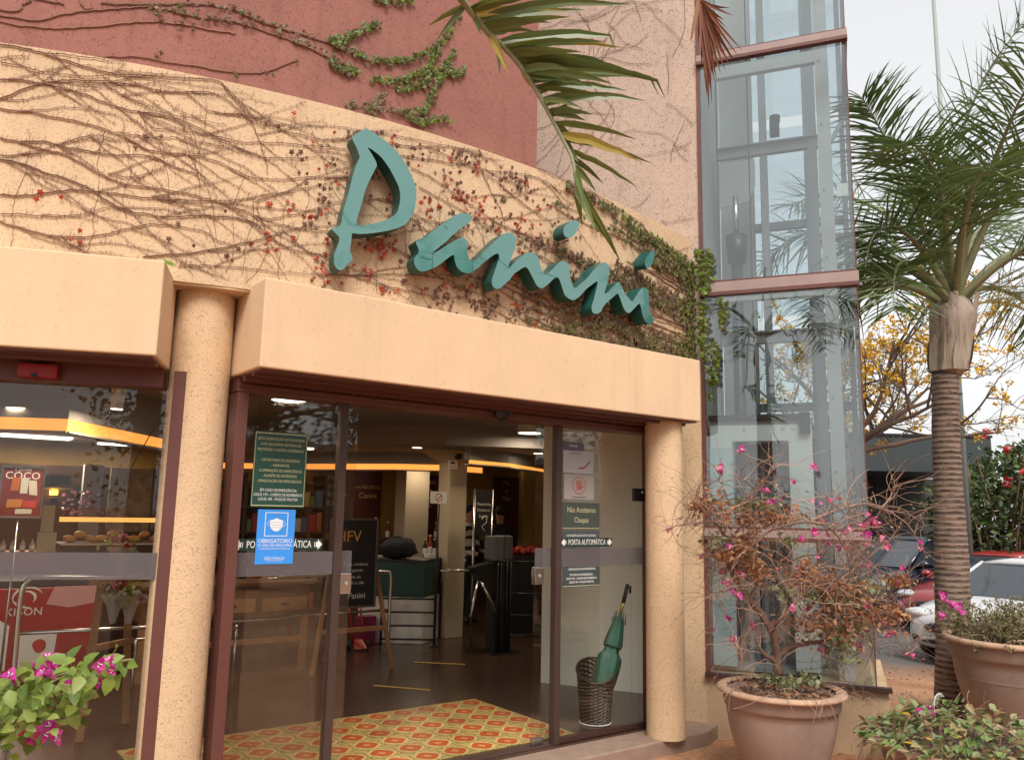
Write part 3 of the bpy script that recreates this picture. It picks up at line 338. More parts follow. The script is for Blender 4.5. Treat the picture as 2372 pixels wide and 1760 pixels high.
# patterned cement tiles inside the door
m, t, p = nodes('patterned_tile'); L = t.links.new
tc = t.nodes.new('ShaderNodeTexCoord'); sx = t.nodes.new('ShaderNodeSeparateXYZ'); L(tc.outputs['Object'], sx.inputs[0])
def mth(op, a, b=None, c=None):
    n = t.nodes.new('ShaderNodeMath'); n.operation = op
    for i, q in enumerate((a, b, c)):
        if q is None: continue
        if isinstance(q, (int, float)): n.inputs[i].default_value = q
        else: L(q, n.inputs[i])
    return n.outputs[0]
X = mth('MULTIPLY', sx.outputs[0], 1/.113); Y = mth('MULTIPLY', sx.outputs[1], 1/.113)     # -1..1 across a tile
aX = mth('ABSOLUTE', X); aY = mth('ABSOLUTE', Y)
rad = mth('SQRT', mth('ADD', mth('MULTIPLY', X, X), mth('MULTIPLY', Y, Y)))
ang = mth('ARCTAN2', Y, X)
lobe = mth('ADD', mth('MULTIPLY', mth('COSINE', mth('MULTIPLY', ang, 4)), .06), .69)
med = mth('LESS_THAN', rad, lobe)                                   # the orange medallion
rim = mth('LESS_THAN', mth('ABSOLUTE', mth('SUBTRACT', rad, mth('ADD', lobe, .09))), .045)
star = mth('LESS_THAN', rad, mth('ADD', mth('MULTIPLY', mth('COSINE', mth('MULTIPLY', ang, 4)), .12), .17))
nz = t.nodes.new('ShaderNodeTexVoronoi'); nz.inputs['Scale'].default_value = 62; L(tc.outputs['Object'], nz.inputs['Vector'])
leafy = mth('MULTIPLY', mth('LESS_THAN', nz.outputs['Distance'], .42), mth('GREATER_THAN', rad, .82))
def mixc(f, a, b):
    x = t.nodes.new('ShaderNodeMix'); x.data_type = 'RGBA'; L(f, x.inputs[0])
    for i, q in ((6,a),(7,b)):
        if isinstance(q, tuple): x.inputs[i].default_value = (*q, 1)
        else: L(q, x.inputs[i])
    return x.outputs[2]
c = mixc(leafy, (.56,.37,.12), (.15,.16,.05)); c = mixc(rim, c, (.66,.48,.18)); c = mixc(med, c, (.47,.080,.012)); c = mixc(star, c, (.64,.36,.12))
nz2 = t.nodes.new('ShaderNodeTexNoise'); nz2.inputs['Scale'].default_value = 30; L(tc.outputs['Object'], nz2.inputs['Vector'])
mr = t.nodes.new('ShaderNodeMapRange'); mr.inputs[3].default_value = .75; mr.inputs[4].default_value = 1.15; L(nz2.outputs['Fac'], mr.inputs[0])
oi = t.nodes.new('ShaderNodeObjectInfo'); mr4 = t.nodes.new('ShaderNodeMapRange'); mr4.inputs[3].default_value = .74; mr4.inputs[4].default_value = 1.05; L(oi.outputs['Random'], mr4.inputs[0])
mm_ = mth('MULTIPLY', mr.outputs[0], mr4.outputs[0])
x = t.nodes.new('ShaderNodeMix'); x.data_type = 'RGBA'; x.blend_type = 'MULTIPLY'; x.inputs[0].default_value = 1; L(c, x.inputs[6]); L(mm_, x.inputs[7])
L(x.outputs[2], p.inputs['Base Color']); p.inputs['Roughness'].default_value = .38
M['tile'] = m
mb = MB(); h = .1118; mb.add([(-h,-h,0),(h,-h,0),(h,h,0),(-h,h,0),(-h+.001,-h+.001,.004),(h-.001,-h+.001,.004),(h-.001,h-.001,.004),(-h+.001,h-.001,.004)], [(4,5,6,7),(0,1,5,4),(1,2,6,5),(2,3,7,6),(3,0,4,7)])
tl = mb.build('tile', M['tile'], fl, loc=(4.243, 5.005, .002)); tme = tl.data
for j in range(6):
    for i in range(13):
        if i == j == 0: continue
        share('tile', tme, fl, Matrix.Translation((4.243-.2262*i, 5.005+.2255*j, .002)))
# two strips of floor tape marking the queue
for (a, b_, lb) in (((3.86,7.212),(4.209,6.759),'strip of yellow floor tape nearer the patterned tiles'), ((4.80,8.058),(5.203,7.664),'strip of yellow floor tape farther in towards the turnstile')):
    a = Vector((*a,.003)); b_ = Vector((*b_,.003)); d = (b_-a).normalized(); q = Vector((-d.y,d.x,0))*.022
    mb = MB(); mb.prism([a-q, b_-q, b_+q, a+q], (0,0,.002)); tag(mb.build('floor_tape', plain('tape', (.55,.36,.08), .6)), lb, 'tape', 'floor tape strips')

# interior shell
for nm, (a, b_), mt in (('wall_back', ((9.8,12.6),(-6,12.6)), 'yellow'), ('wall_right', ((6.02,5.52),(9.8,9.62)), 'cream'), ('wall_far_right', ((9.8,9.62),(9.8,12.6)), 'yellow'), ('wall_left', ((-6,12.6),(-6,5.9)), 'cream')):
    a = Vector((*a,-.2)); b_ = Vector((*b_,-.2)); d = (b_-a); q = Vector((d.y,-d.x,0)).normalized()*.14
    mb = MB(); mb.prism([a, b_, b_+q, a+q], (0,0,3.05)); tag(mb.build(nm, M[mt], norm=True), kind='structure')
mb = MB(); mb.ob((5.32,6.50,0), (.60,-1.03,0), (.12,.07,0), (0,0,2.70))
tag(mb.build('wall_by_basket', M['wallin'], norm=True), kind='structure')
BULK = [(-6,11.3),(3.58,10.78),(4.6,9.53),(5.41,8.53),(5.9,8.30),(6.41,8.06),(7.9,7.55)]
mb = MB(); mb.prism([(x,y,2.70) for x,y in [(-6,6.0),(1.2,4.84),(5.0,4.84),(5.42,4.88),(5.93,5.52),(7.9,7.6)]+BULK[::-1]], (0,0,.16))
tag(mb.build('ceiling', M['ceil'], norm=True), kind='structure')
mb = MB(); mb.prism([(x,y,2.45) for x,y in BULK+[(9.7,9.6),(9.7,12.6),(-6,12.6)]], (0,0,.40))
tag(mb.build('ceiling_lowered', M['ceil'], norm=True), kind='structure')

# ================================================================== shop building
bld = thing('shop_building', 'tan rendered shop with bowed wall band, square fascias and round columns', 'building', (3.1,4.7,0))
def part(mb, name, mat, par=bld, **k):
    """a child whose mesh is written in world coordinates"""
    o = mb.build(name, mat, par, **k)
    o.matrix_parent_inverse = par.matrix_basis.inverted() if par.parent is None else Matrix.Identity(4)
    return o
# bowed wall above the fascias
def curve_wall(x0, x1, z0, z1, off, thick, n=90):
    mb = MB(); 
    for i in range(n+1):
        x = x0 + (x1-x0)*i/n
        f_, k_ = gp(x, 0, off), gp(x, 0, off-thick)
        mb.v += [(f_.x,f_.y,z0),(f_.x,f_.y,z1),(k_.x,k_.y,z1),(k_.x,k_.y,z0)]
    for i in range(n):
        a = 4*i
        for q in range(4): mb.f.append((a+q, a+(q+1)%4, a+4+(q+1)%4, a+4+q))
    mb.f += [(3,2,1,0), (4*n,4*n+1,4*n+2,4*n+3)]; mb.mi = [0]*len(mb.f); return mb
part(curve_wall(-2.5, 5.505, 2.872, 4.10, 0, .30), 'curved_wall', M['tan'], norm=True)
part(curve_wall(-2.5, 3.60, 3.95, 9.0, -.15, .3), 'upper_wall', M['red'], norm=True)
# soffit behind the band (over the left column)
mb = MB(); mb.prism([gp(-2.5,2.86,-.004), gp(-1,2.86,-.004), gp(0,2.86,-.004), gp(.7,2.86,-.004), gp(1.4,2.86,-.004), gp(2.2,2.86,-.004), gp(5,2.86,-.004), (5.3,5.2,2.86), (-2.5,6.6,2.86)], (0,0,.03))
part(mb, 'soffit', M['fascia'])
# square fascias
mb = MB(); mb.box(1.515, 5.125, 4.28, 4.78, 2.395, 2.895); part(mb, 'fascia', M['fascia'], bevel=.008)
mb = MB(); lbox(mb, 0, 4.2, 0, .46, 2.395, 2.895); part(mb, 'fascia', M['fascia'], bevel=.008, norm=True)
# brown soffit linings and header tracks below the fascias
mb = MB(); mb.box(1.535, 5.10, 4.31, 4.70, 2.384, 2.393); mb.box(1.535,5.10,4.42,4.45,2.366,2.384); mb.box(1.535,5.10,4.56,4.60,2.355,2.384); part(mb, 'soffit_lining', M['brown'])
mb = MB(); mb.box(1.53, 5.10, 4.655, 4.83, 2.305, 2.383); mb.box(1.53,5.10,4.64,4.655,2.335,2.348); part(mb, 'header', M['brown'], bevel=.003)
mb = MB(); lbox(mb, .02, 4.2, .03, .44, 2.384, 2.393); lbox(mb, .02,4.2,.16,.19,2.366,2.384); part(mb, 'soffit_lining', M['brown'], norm=True)
mb = MB(); lbox(mb, .02, 4.2, .38, .52, 2.285, 2.383); part(mb, 'header', M['brown'], norm=True)
# columns
for (cx_, cy_, r_, nm) in ((1.35,4.795,.166,0),(4.925,4.50,.148,1)):
    mb = MB(); mb.lathe([(r_,2.89*i/12) for i in range(13)], (cx_,cy_,-.012), 48)
    part(mb, 'column', M['coltan'], smooth=True)
# jambs, mullions, sills
def vbar(x0, x1, y0, y1, nm='mullion', z0=0.0, z1=2.305, mat='brown'):
    mb = MB(); mb.box(x0,x1,y0,y1,z0,z1); return part(mb, nm, M[mat], bevel=.003)
vbar(1.535,1.60,4.66,4.80,'jamb'); vbar(2.222,2.274,4.735,4.795,mat='mullion'); vbar(4.005,4.06,4.735,4.795,mat='mullion'); vbar(4.985,5.075,4.66,4.80,'jamb')
vbar(5.02,5.045,4.60,4.66,'jamb',mat='darkbrown')
mb = MB(); lbox(mb, -.10, -.035, .40, .53, 0, 2.383); part(mb, 'jamb', M['brown'], norm=True)
for x0,x1 in ((1.60,2.22),(4.06,4.985)):
    mb = MB(); mb.box(x0,x1,4.735,4.775,0,.045); part(mb,'sill',M['darkbrown'])
mb = MB(); mb.box(1.6,4.985,4.735,4.79,-.02,.006); part(mb,'door_track',M['darkbrown'])
# panes
for x0,x1 in ((1.602,2.218),(4.062,4.810),(4.814,4.983)):
    mb = MB(); mb.box(x0,x1,4.75,4.758,.047,2.303); part(mb,'window_pane',M['glass'])
mb = MB(); lbox(mb, -.033, 4.0, .46, .468, .02, 2.283); part(mb,'window_pane',M['glass'],norm=True)
for x0,x1 in ((1.602,2.218),(4.062,4.983)):
    mb = MB(); mb.box(x0,x1,4.744,4.747,1.252,1.388); part(mb,'frosted_band',M['frost'])
mb = MB(); lbox(mb, -.033, 4.0, .450,.453,1.252,1.392); part(mb,'frosted_band',M['frost'],norm=True)

# sliding door leaves, both drawn open behind the side panes
for (x0,x1,lx,lb) in ((1.72,2.375,2.337,'left glass leaf of the automatic door, slid behind the poster pane'),(3.862,4.52,3.895,'right glass leaf of the automatic door, slid towards the umbrella basket')):
    d = thing('sliding_door', lb, 'door', ((x0+x1)/2,4.80,0), group='automatic door leaves')
    mb = MB(); mb.box(x0,x1,4.812,4.820,.012,2.30); part(mb,'pane',M['doorglass'],d)
    mb = MB(); mb.box(x0,x1,4.806,4.808,1.252,1.388); part(mb,'frosted_band',M['frost'],d)
    mb = MB()
    for yy in (4.79,4.821):
        mb.prism([(lx-.036,yy,1.125),(lx+.036,yy,1.125),(lx+.040,yy,1.185),(lx+.036,yy,1.25),(lx-.036,yy,1.25),(lx-.044,yy,1.19)], (0,.021,0))
    lk = part(mb,'lock',M['chrome'],d,bevel=.004)
    mb = MB(); mb.tube([(lx,4.791,1.19),(lx,4.784,1.19)],.012,12); part(mb,'keyhole',M['steel'],lk)
    mb = MB(); ex = x1-.05 if lx > 2 and lx < 3 else x0+.05
    mb.box(ex-.05,ex+.05,4.80,4.835,.003,.05); part(mb,'bottom_clamp',M['chrome'],d,bevel=.004)

# ================================================================== lift tower
tw = thing('lift_tower', 'tall pink rendered lift tower with brown banded glass shaft', 'tower', T(.6,.7,0))
mb = MB(); tbox(mb, -3.6, -.028, .0, .25, 2.95, 9.2); part(mb,'wall',M['pink'],tw,norm=True)
mb = MB(); tbox(mb, -.26, -.028, 0, .12, -.3, 2.95); part(mb,'side_strip',M['tan'],tw,norm=True)
mb = MB(); tbox(mb, -.0275, 1.335, -.001, 1.6, -.4, .355); part(mb,'base',M['base'],tw,norm=True)
mb = MB(); tbox(mb, -.03, 1.36, -.045, .02, .357, .392); part(mb,'sill',M['darkbrown'],tw,norm=True)
LV = [(.40,1.452),(1.572,3.545),(3.69,5.74),(5.86,7.9)]
mb = MB(); tbox(mb, -.027, .004, -.012, .05, .393, 8.6); part(mb,'frame',M['brown'],tw,norm=True)
mb = MB(); tbox(mb, 1.247, 1.256, -.005, .012, .393, 8.6); part(mb,'corner_bead',M['brown'],tw,norm=True)
for (z0,z1) in ((1.455,1.570),(3.548,3.688),(5.743,5.858),(7.91,8.02)):
    mb = MB(); tbox(mb, -.02, 1.268, -.045, .01, z0+.03, z1-.022); o = part(mb,'band',M['plate'],tw,norm=True,bevel=.003)
    mb = MB(); tbox(mb, -.022, 1.270, -.05, .012, z0, z0+.029); tbox(mb,-.022,1.262,-.022,.012,z1-.021,z1); part(mb,'flange',M['brown'],o,norm=True)
    mb = MB(); tbox(mb, 1.225, 1.268, .012, 1.5, z0+.02, z1-.02); part(mb,'side_band',M['plate'],tw,norm=True)
for (z0,z1) in LV:
    mb = MB(); tbox(mb, .004, 1.246, 0, .008, z0, z1); part(mb,'glass_pane',M['liftglass'],tw,norm=True)
    mb = MB(); tbox(mb, 1.246, 1.254, .012, 1.5, z0, z1); part(mb,'glass_pane',M['liftglassback'],tw,norm=True)
    mb = MB(); tbox(mb, .33, 1.24, 1.5, 1.508, z0, z1); part(mb,'glass_pane',M['liftglassback'],tw,norm=True)
# shaft behind the glass: concrete panel, guide posts, beams
mb = MB(); tbox(mb, -.02, .325, 1.46, 1.56, .36, 8.6); part(mb,'shaft_wall',M['shaft'],tw,norm=True)
mb = MB(); tbox(mb, -.14, -.03, .03, 1.5, .36, 8.6); part(mb,'shaft_wall',M['shaft'],tw,norm=True)
for (s0,s1,b0,b1,mt) in ((.45,.512,.88,.94,'steel'),(.887,.975,.86,.95,'steel'),(.992,1.105,.28,.36,'lightsteel'),(.40,.46,1.40,1.48,'steel'),(1.19,1.24,1.40,1.49,'steel'),(.84,.89,1.40,1.48,'steel')):
    mb = MB(); tbox(mb, s0, s1, b0, b1, .36, 8.6); part(mb,'post',M[mt],tw,norm=True)
for z in (5.79,3.60,1.50):
    mb = MB(); tbox(mb, .10, 1.10, .29, .35, z-.03, z+.09); part(mb,'beam',M['lightsteel'],tw,norm=True)
for z in (5.20,3.29,7.2):
    mb = MB(); tbox(mb, .02, 1.0, .87, .93, z, z+.10); tbox(mb,.02,1.0,.84,.96,z+.10,z+.115); part(mb,'beam',M['steel'],tw,norm=True)
for z in (4.60,6.6,2.7):
    mb = MB(); tbox(mb, .33, 1.2, 1.43, 1.49, z, z+.08); part(mb,'beam',M['steel'],tw,norm=True)
for s0,s1,z0 in ((1.10,1.235,3.0),(1.10,1.235,5.1)):
    mb = MB(); mb.tube([T(s0,.6,z0), T(s1,1.3,z0+.55)], .022, 8); part(mb,'brace',M['steel'],tw)
# bolts on the light post
for i in range(12):
    mb = MB(); z = .8+i*.62; mb.tube([T(1.03,.279,z),T(1.03,.272,z)],.011,8); part(mb,'bolt',M['steel'],tw)
# machinery plate and hydraulic ram
mb = MB(); mb.prism([T(.06,.80,5.12),T(.40,.80,5.12),T(.40,.80,4.86),T(.34,.80,4.70),T(.06,.80,4.66)], TN*.02); part(mb,'machine_plate',M['lightsteel'],tw,norm=True)
mb = MB(); mb.tube([T(.22,.7,.4),T(.22,.7,4.05)],.055,14); mb.tube([T(.22,.7,4.05),T(.22,.7,4.32)],[.085,.105],14); part(mb,'ram',M['blackmetal'],tw,smooth=True)
mb = MB(); mb.tube([T(.22,.7,4.32),T(.22,.7,4.72)],.03,12); part(mb,'ram_rod',M['chrome'],tw,smooth=True)
mb = MB(); mb.tube([T(.08,.5,.4),T(.08,.5,8)],.006,6); mb.tube([T(.37,.55,.4),T(.37,.55,8)],.006,6); part(mb,'cable',M['black'],tw)
mb = MB(); tbox(mb,.55,.64,.80,.87,5.35,5.5); mb.tube([T(.6,.84,5.5),T(.6,.84,5.56)],.05,10); part(mb,'limit_switch',M['black'],tw,norm=True)
mb = MB(); tbox(mb,1.13,1.22,.03,.032,4.35,4.46); part(mb,'sticker',M['paper'],tw,norm=True)
# ground-floor landing door seen through the glass
ld = thing('lift_car', 'grey lift car standing behind the lowest glass of the tower', 'lift', T(.42,.4,.36))
mb = MB(); tbox(mb, .0,.86,.305,.9,.37,.41); part(mb,'platform',M['steel'],ld,norm=True)
mb = MB(); tbox(mb,.0,.86,.26,.9,2.44,2.48); part(mb,'roof',M['steel'],ld,norm=True)
mb = MB(); tbox(mb,.0,.19,.26,.30,.41,2.44); tbox(mb,.66,.85,.26,.30,.41,2.44); tbox(mb,.19,.66,.26,.30,2.30,2.44); part(mb,'door_frame',plain('pale_door_frame',(.66,.67,.67),.45),ld,norm=True,bevel=.003)
mb = MB(); tbox(mb,-.01,.80,.235,.30,2.482,2.53); part(mb,'top_rail',M['blackmetal'],ld,norm=True)
mb = MB(); tbox(mb,.755,.84,.22,.258,2.36,2.54); part(mb,'rail_box',M['black'],ld,norm=True)
mb = MB(); tbox(mb,.0,.19,.235,.245,.41,2.245); part(mb,'glass_door',plain('pale_blue_glass',(.46,.60,.64),.15),ld,norm=True)
mb = MB(); tbox(mb,.19,.66,.55,.56,.41,2.30); part(mb,'inner_panel',plain('lift_inner',(.16,.18,.19),.4),ld,norm=True)
for s in (.27,.40,.53):
    mb = MB(); tbox(mb,s,s+.035,.53,.549,.41,2.26); part(mb,'inner_rib',M['steel'],ld,norm=True)
for s in (.30,.62,.70):
    mb = MB(); mb.tube([T(s,.259,2.41),T(s,.252,2.41)],.014,12); part(mb,'rivet',M['chrome'],ld)

# ================================================================== the sign
sg = thing('shop_sign', 'teal enamel script letters standing off the bowed wall', 'sign', tuple(gp(3.3,3.2,.1)))
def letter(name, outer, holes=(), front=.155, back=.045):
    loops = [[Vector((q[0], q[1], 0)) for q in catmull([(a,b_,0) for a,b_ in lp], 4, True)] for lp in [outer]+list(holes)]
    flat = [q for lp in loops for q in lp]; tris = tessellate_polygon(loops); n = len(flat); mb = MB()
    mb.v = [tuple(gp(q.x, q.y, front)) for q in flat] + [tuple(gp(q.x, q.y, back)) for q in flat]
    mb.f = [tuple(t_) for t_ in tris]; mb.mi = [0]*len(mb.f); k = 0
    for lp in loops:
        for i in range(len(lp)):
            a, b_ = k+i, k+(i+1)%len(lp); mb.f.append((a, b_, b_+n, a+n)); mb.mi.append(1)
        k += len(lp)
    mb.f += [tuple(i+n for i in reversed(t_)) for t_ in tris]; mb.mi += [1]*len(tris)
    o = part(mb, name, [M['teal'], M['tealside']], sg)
    return o
letter('letter', P_OUT, [P_IN]); letter('joined_letters', WORD); letter('letter_dot', DOT_A); letter('letter_dot', DOT_B)
for (x,z) in ((2.0,3.3),(2.2,3.75),(2.7,3.25),(3.3,3.2),(3.9,3.15),(4.3,3.15),(3.75,3.62),(4.57,3.66)):
    mb = MB(); mb.tube([gp(x,z,.05),gp(x,z,-.01)],.008,6); part(mb,'mounting_pin',M['steel'],sg)

for k, pl_ in enumerate([[(2.543,3.224),(2.546,3.143)],[(2.831,3.231),(2.831,3.167)],[(2.88,3.274),(2.932,3.269)],[(3.032,3.294),(3.071,3.27),(3.109,3.255)],[(2.46,3.193),(2.501,3.188),(2.537,3.193)],[(2.613,3.427),(2.647,3.412)],[(3.449,3.278),(3.523,3.271)]]):
    mb = MB(); mb.tube([gp(x,z,.1555) for x,z in pl_], .0014, 4); part(mb,'seam',M['tealside'],sg)

# ================================================================== climbing vines
M['stem'] = plain('dry_stem', (.19,.088,.055), .8, island=.35)
M['ivy_green'] = leafmat('ivy_green', [(.075,.10,.025),(.13,.165,.035),(.20,.24,.055),(.10,.125,.035)], .3)
M['ivy_bright'] = leafmat('ivy_bright', [(.16,.27,.03),(.24,.36,.05),(.12,.19,.03)], .35)
M['ivy_olive'] = leafmat('ivy_olive', [(.15,.10,.055),(.21,.15,.075),(.15,.14,.05),(.26,.18,.11),(.10,.065,.04)], .15, .6)
M['ivy_brown'] = leafmat('ivy_brown', [(.12,.055,.038),(.18,.085,.055),(.24,.13,.08),(.15,.06,.04)], .1, .7)
M['ivy_red'] = leafmat('ivy_red', [(.40,.05,.025),(.50,.10,.045),(.28,.04,.025)], .2)
def ivyleaf(mb, c, n, up_, s, tilt):
    """a lobed leaf: fan of a five-point outline, cupped a little, standing off the wall"""
    n = Vector(n); up_ = (Vector(up_) - n*Vector(up_).dot(n)).normalized(); sd_ = n.cross(up_)
    n2 = (n*math.cos(tilt) + up_*math.sin(tilt)).normalized(); u2 = n2.cross(sd_).normalized()*-1
    if u2.dot(up_) < 0: u2 = -u2
    pts = [(0,-.45),(-.42,-.5),(-.33,-.12),(-.55,.12),(-.18,.22),(0,.6),(.18,.22),(.55,.12),(.33,-.12),(.42,-.5)]
    vs = [c + n2*(.10*s)] + [c + sd_*(a*s) + u2*(b_*s) + n2*random.uniform(-.12,.1)*s for a, b_ in pts]
    k = len(pts); mb.add(vs, [(0, i+1, (i+1)%k+1) for i in range(k)])
def stem3(poly, off, k=4, jit=.004, base=0.0):
    pts = catmull([(x, z, 0) for x, z in poly], k)
    return [gp(q.x+random.uniform(-jit,jit), q.y+random.uniform(-jit,jit), base+off) for q in pts]
iv = thing('climbing_vine', 'mostly bare vine with ivy leaves spread over the tan bowed wall', 'vine', tuple(gp(3.0,2.9,0)))
stems = MB(); LEAF = {k: MB() for k in ('green','bright','olive','brown','red')}
zt = 4.085
def clampz(z): return min(max(z, 2.91), zt)
def grow(x, z, dx, dz, n, r, twig=.0, curl=.25):
    pts = []; a = math.atan2(dz, dx)
    for i in range(n):
        pts.append((x, z)); a += random.uniform(-curl, curl); st = .05
        x += math.cos(a)*st; z += math.sin(a)*st
        if z > zt or z < 2.91 or x > 5.48 or x < -1: break
    return pts
def twigs(path, p=.8, ln=.028):
    for q in range(1, len(path)):
        if random.random() < p:
            c = path[q]; d = (path[q]-path[q-1]).normalized(); s_ = random.choice((-1,1))
            v = (d*random.uniform(.1,.6) + Vector((0,0,1))*s_*random.uniform(.5,1)).normalized()*ln*random.uniform(.5,1.3)
            stems.tube([c, c+v*.6, c+v+gn(c.x)*.008], [.0018,.0013,.0008], 3, False)
for k, poly in enumerate(STEMS):
    r = .0043 if len(poly) > 9 else .0028
    if k >= 30: r = .0028
    pa = stem3(poly, .008, 5); stems.tube(pa, [r*(1.05-.55*i/len(pa)) for i in range(len(pa))], 5, False)
    twigs(pa, .75)
    # side shoots
    for j in range(max(2, int(len(pa)*.055))):
        x0 = random.choice(pa); d_ = random.choice((-1,1))
        pp = grow(x0.x, x0.z, 1, random.uniform(-.75,.55), random.randint(6,22), .002, curl=.16)
        if len(pp) > 3:
            p3 = stem3(pp, .006, 2); stems.tube(p3, [.0024*(1-.7*i/len(p3)) for i in range(len(p3))], 4, False); twigs(p3, .6, .022)
for i in range(26):     # thin hanging threads
    x = random.uniform(.3,3.4); z = random.uniform(3.2,4.0); pp = grow(x, z, random.uniform(-.3,.6), -1, random.randint(8,18), .001, curl=.3)
    if len(pp) > 3: p3 = stem3(pp, .004, 2); stems.tube(p3, .0013, 3, False)
# dense right-hand growth: near-level runners, leafier to the right
def leaf_at(x, z, kind, s, off=.014):
    ivyleaf(LEAF[kind], gp(x, z, off+random.uniform(0,.03)), gn(x), Vector((random.uniform(-.6,.6),0,-1)), s, random.uniform(-.2,.75))
for i in range(54):
    z = random.uniform(2.93, 3.92); x = 3.0 + 1.6*random.random()**.8 + (.5 if z > 3.6 else 0); pp = []
    xe = 5.47; a = random.uniform(-.02,.02); ph = random.uniform(0,6)
    while x < xe:
        pp.append((x, clampz(z + .02*math.sin(x*5+ph)))); x += .05; z -= .004 + a*.05
    if len(pp) < 4: continue
    p3 = stem3(pp, .006, 1); stems.tube(p3, .003, 4, False)
    for (x, z) in pp:
        dens = min(max((x-3.1)/1.3, .15), 1.0)
        if z > 4.10 - .16*(x-3.6) and x > 4.0 and random.random() < .9: continue
        bare = math.sin(z*16 + x*1.1 + 1.0) + .5*math.sin(z*37+x*2.3)
        if x > 4.2 and bare > .35: continue
        for _ in range(4):
            if random.random() < dens*.74:
                xx = x+random.uniform(-.03,.03); zz = clampz(z+random.uniform(-.035,.035))
                if x > 5.15: kd = random.choices(('green','bright','olive'), (3.5,.8,5))[0]
                elif z > 3.62 and x > 4.2: kd = random.choices(('green','olive','bright'), (2.5,6,.5))[0]
                else: kd = random.choices(('olive','brown','green'), (7,2.2,1.0))[0]
                leaf_at(xx, zz, kd, random.uniform(.026,.048))
# upper leafy edge descending from the drum corner to the tower
for i in range(300):
    t_ = random.random(); x = 3.75 + 1.72*t_; z = 4.06 - .17*t_ - .10*t_*t_ + random.gauss(0,.022)
    kd = 'bright' if random.random() < .10+.35*t_*t_ else random.choice(('green','green','olive'))
    if t_ < .2: kd = random.choice(('green','olive','brown'))
    leaf_at(x, clampz(z), kd, random.uniform(.024,.044))
for i in range(250):   # right end, next to the lift
    x = 5.47 - abs(random.gauss(0,.12)); z = random.uniform(2.92,3.86)
    leaf_at(x, z, random.choices(('bright','green','olive'), (1,5,4))[0], random.uniform(.028,.046), .02)
# scattered dead and red leaves on the left and centre
for i in range(330):
    x = random.triangular(.9, 3.9, 3.5); z = random.uniform(2.93,4.0)
    kd = random.choices(('brown','red','olive'), (6,2.4,1.0 if x > 2.6 else .2))[0]
    if x < 1.7 and random.random() < .72: continue
    for _ in range(random.choice((1,1,2,3))): leaf_at(x+random.gauss(0,.02), clampz(z+random.gauss(0,.02)), kd, random.uniform(.02,.036), .006)
for (cx_, cz_, n, kd) in ((2.25,3.25,26,'red'),(2.2,3.3,10,'brown'),(1.75,3.4,7,'red'),(1.6,3.15,9,'red'),(1.9,3.05,12,'red'),(3.2,3.95,22,'brown'),(2.9,3.99,18,'brown'),(3.5,3.55,18,'brown'),(3.0,3.0,22,'brown'),(2.7,2.98,20,'brown'),(2.6,3.6,8,'red'),(2.9,3.7,8,'red'),(.95,3.65,3,'brown'),(.5,3.25,3,'red'),(.72,3.05,3,'red')):
    for _ in range(n): leaf_at(cx_+random.gauss(0,.06), clampz(cz_+random.gauss(0,.04)), kd, random.uniform(.02,.036), .006)
# foliage spilling round the corner in front of the lift glass
for (s_, z0, z1, n, sp) in ((.02,3.55,3.95,110,.05),(.0,2.95,3.5,70,.03),(.17,3.22,3.5,30,.025),(.10,2.75,3.16,50,.03),(.05,2.62,2.9,12,.02)):
    for _ in range(n):
        q = random.random(); c = T(s_+random.gauss(0,sp)*(.5+.5*q), -.05-random.random()*.08, z0+(z1-z0)*q)
        ivyleaf(LEAF['bright' if random.random() < .4 else 'green'], c, -TN, Vector((random.uniform(-.6,.6),0,-1)), random.uniform(.032,.055), random.uniform(-.2,.9))
    stems.tube([T(s_-.04,-.06,z1),T(s_,-.08,(z0+z1)/2),T(s_+.02,-.07,z0)],.003,4,False)
for nm, mt in (('green','ivy_green'),('bright','ivy_bright'),('olive','ivy_olive'),('brown','ivy_brown'),('red','ivy_red')):
    tag(part(LEAF[nm], nm+'_leaves', M[mt], iv), kind='stuff')
tag(part(stems, 'stems', M['stem'], iv), kind='stuff')
# a small lime leaf caught at the corner of the left fascia
mb = MB(); ivyleaf(mb, LB(-.015,.06,2.90), (0,-.6,.8), (.9,0,.1), .07, .2); tag(mb.build('fallen_leaf', M['ivy_bright']), 'single lime leaf lying on the corner of the left fascia', 'leaf')

rv = thing('climbing_vine', 'thin vine with strings of ivy leaves on the maroon upper wall', 'vine', tuple(gp(2.0,4.3,-.15)))
stems = MB(); LEAF = {k: MB() for k in ('green','bright','olive','brown','red')}
def leaf_r(x, z, kd, s): ivyleaf(LEAF[kd], gp(x, z, -.135+random.uniform(0,.02)), gn(x), Vector((random.uniform(-.5,.5),0,-1)), s, random.uniform(-.1,.7))
for k, poly in enumerate(RED_DRY):
    if poly[0][0] < .35: poly = [(-.6, poly[0][1]-.05), (-.1, poly[0][1]+.02)] + poly
    pa = stem3(poly, .006, 5, base=-.15); stems.tube(pa, .0042, 4, False); twigs(pa, .5)
    for q in pa:
        if q.x > .85 and random.random() < (.8 if k in (0,2) else .25):
            for _ in range(2): leaf_r(q.x+random.gauss(0,.015), q.z+random.gauss(0,.015), random.choices(('brown','olive','green'), (5,3,1 if q.x < 1.6 else 3))[0], random.uniform(.02,.034))
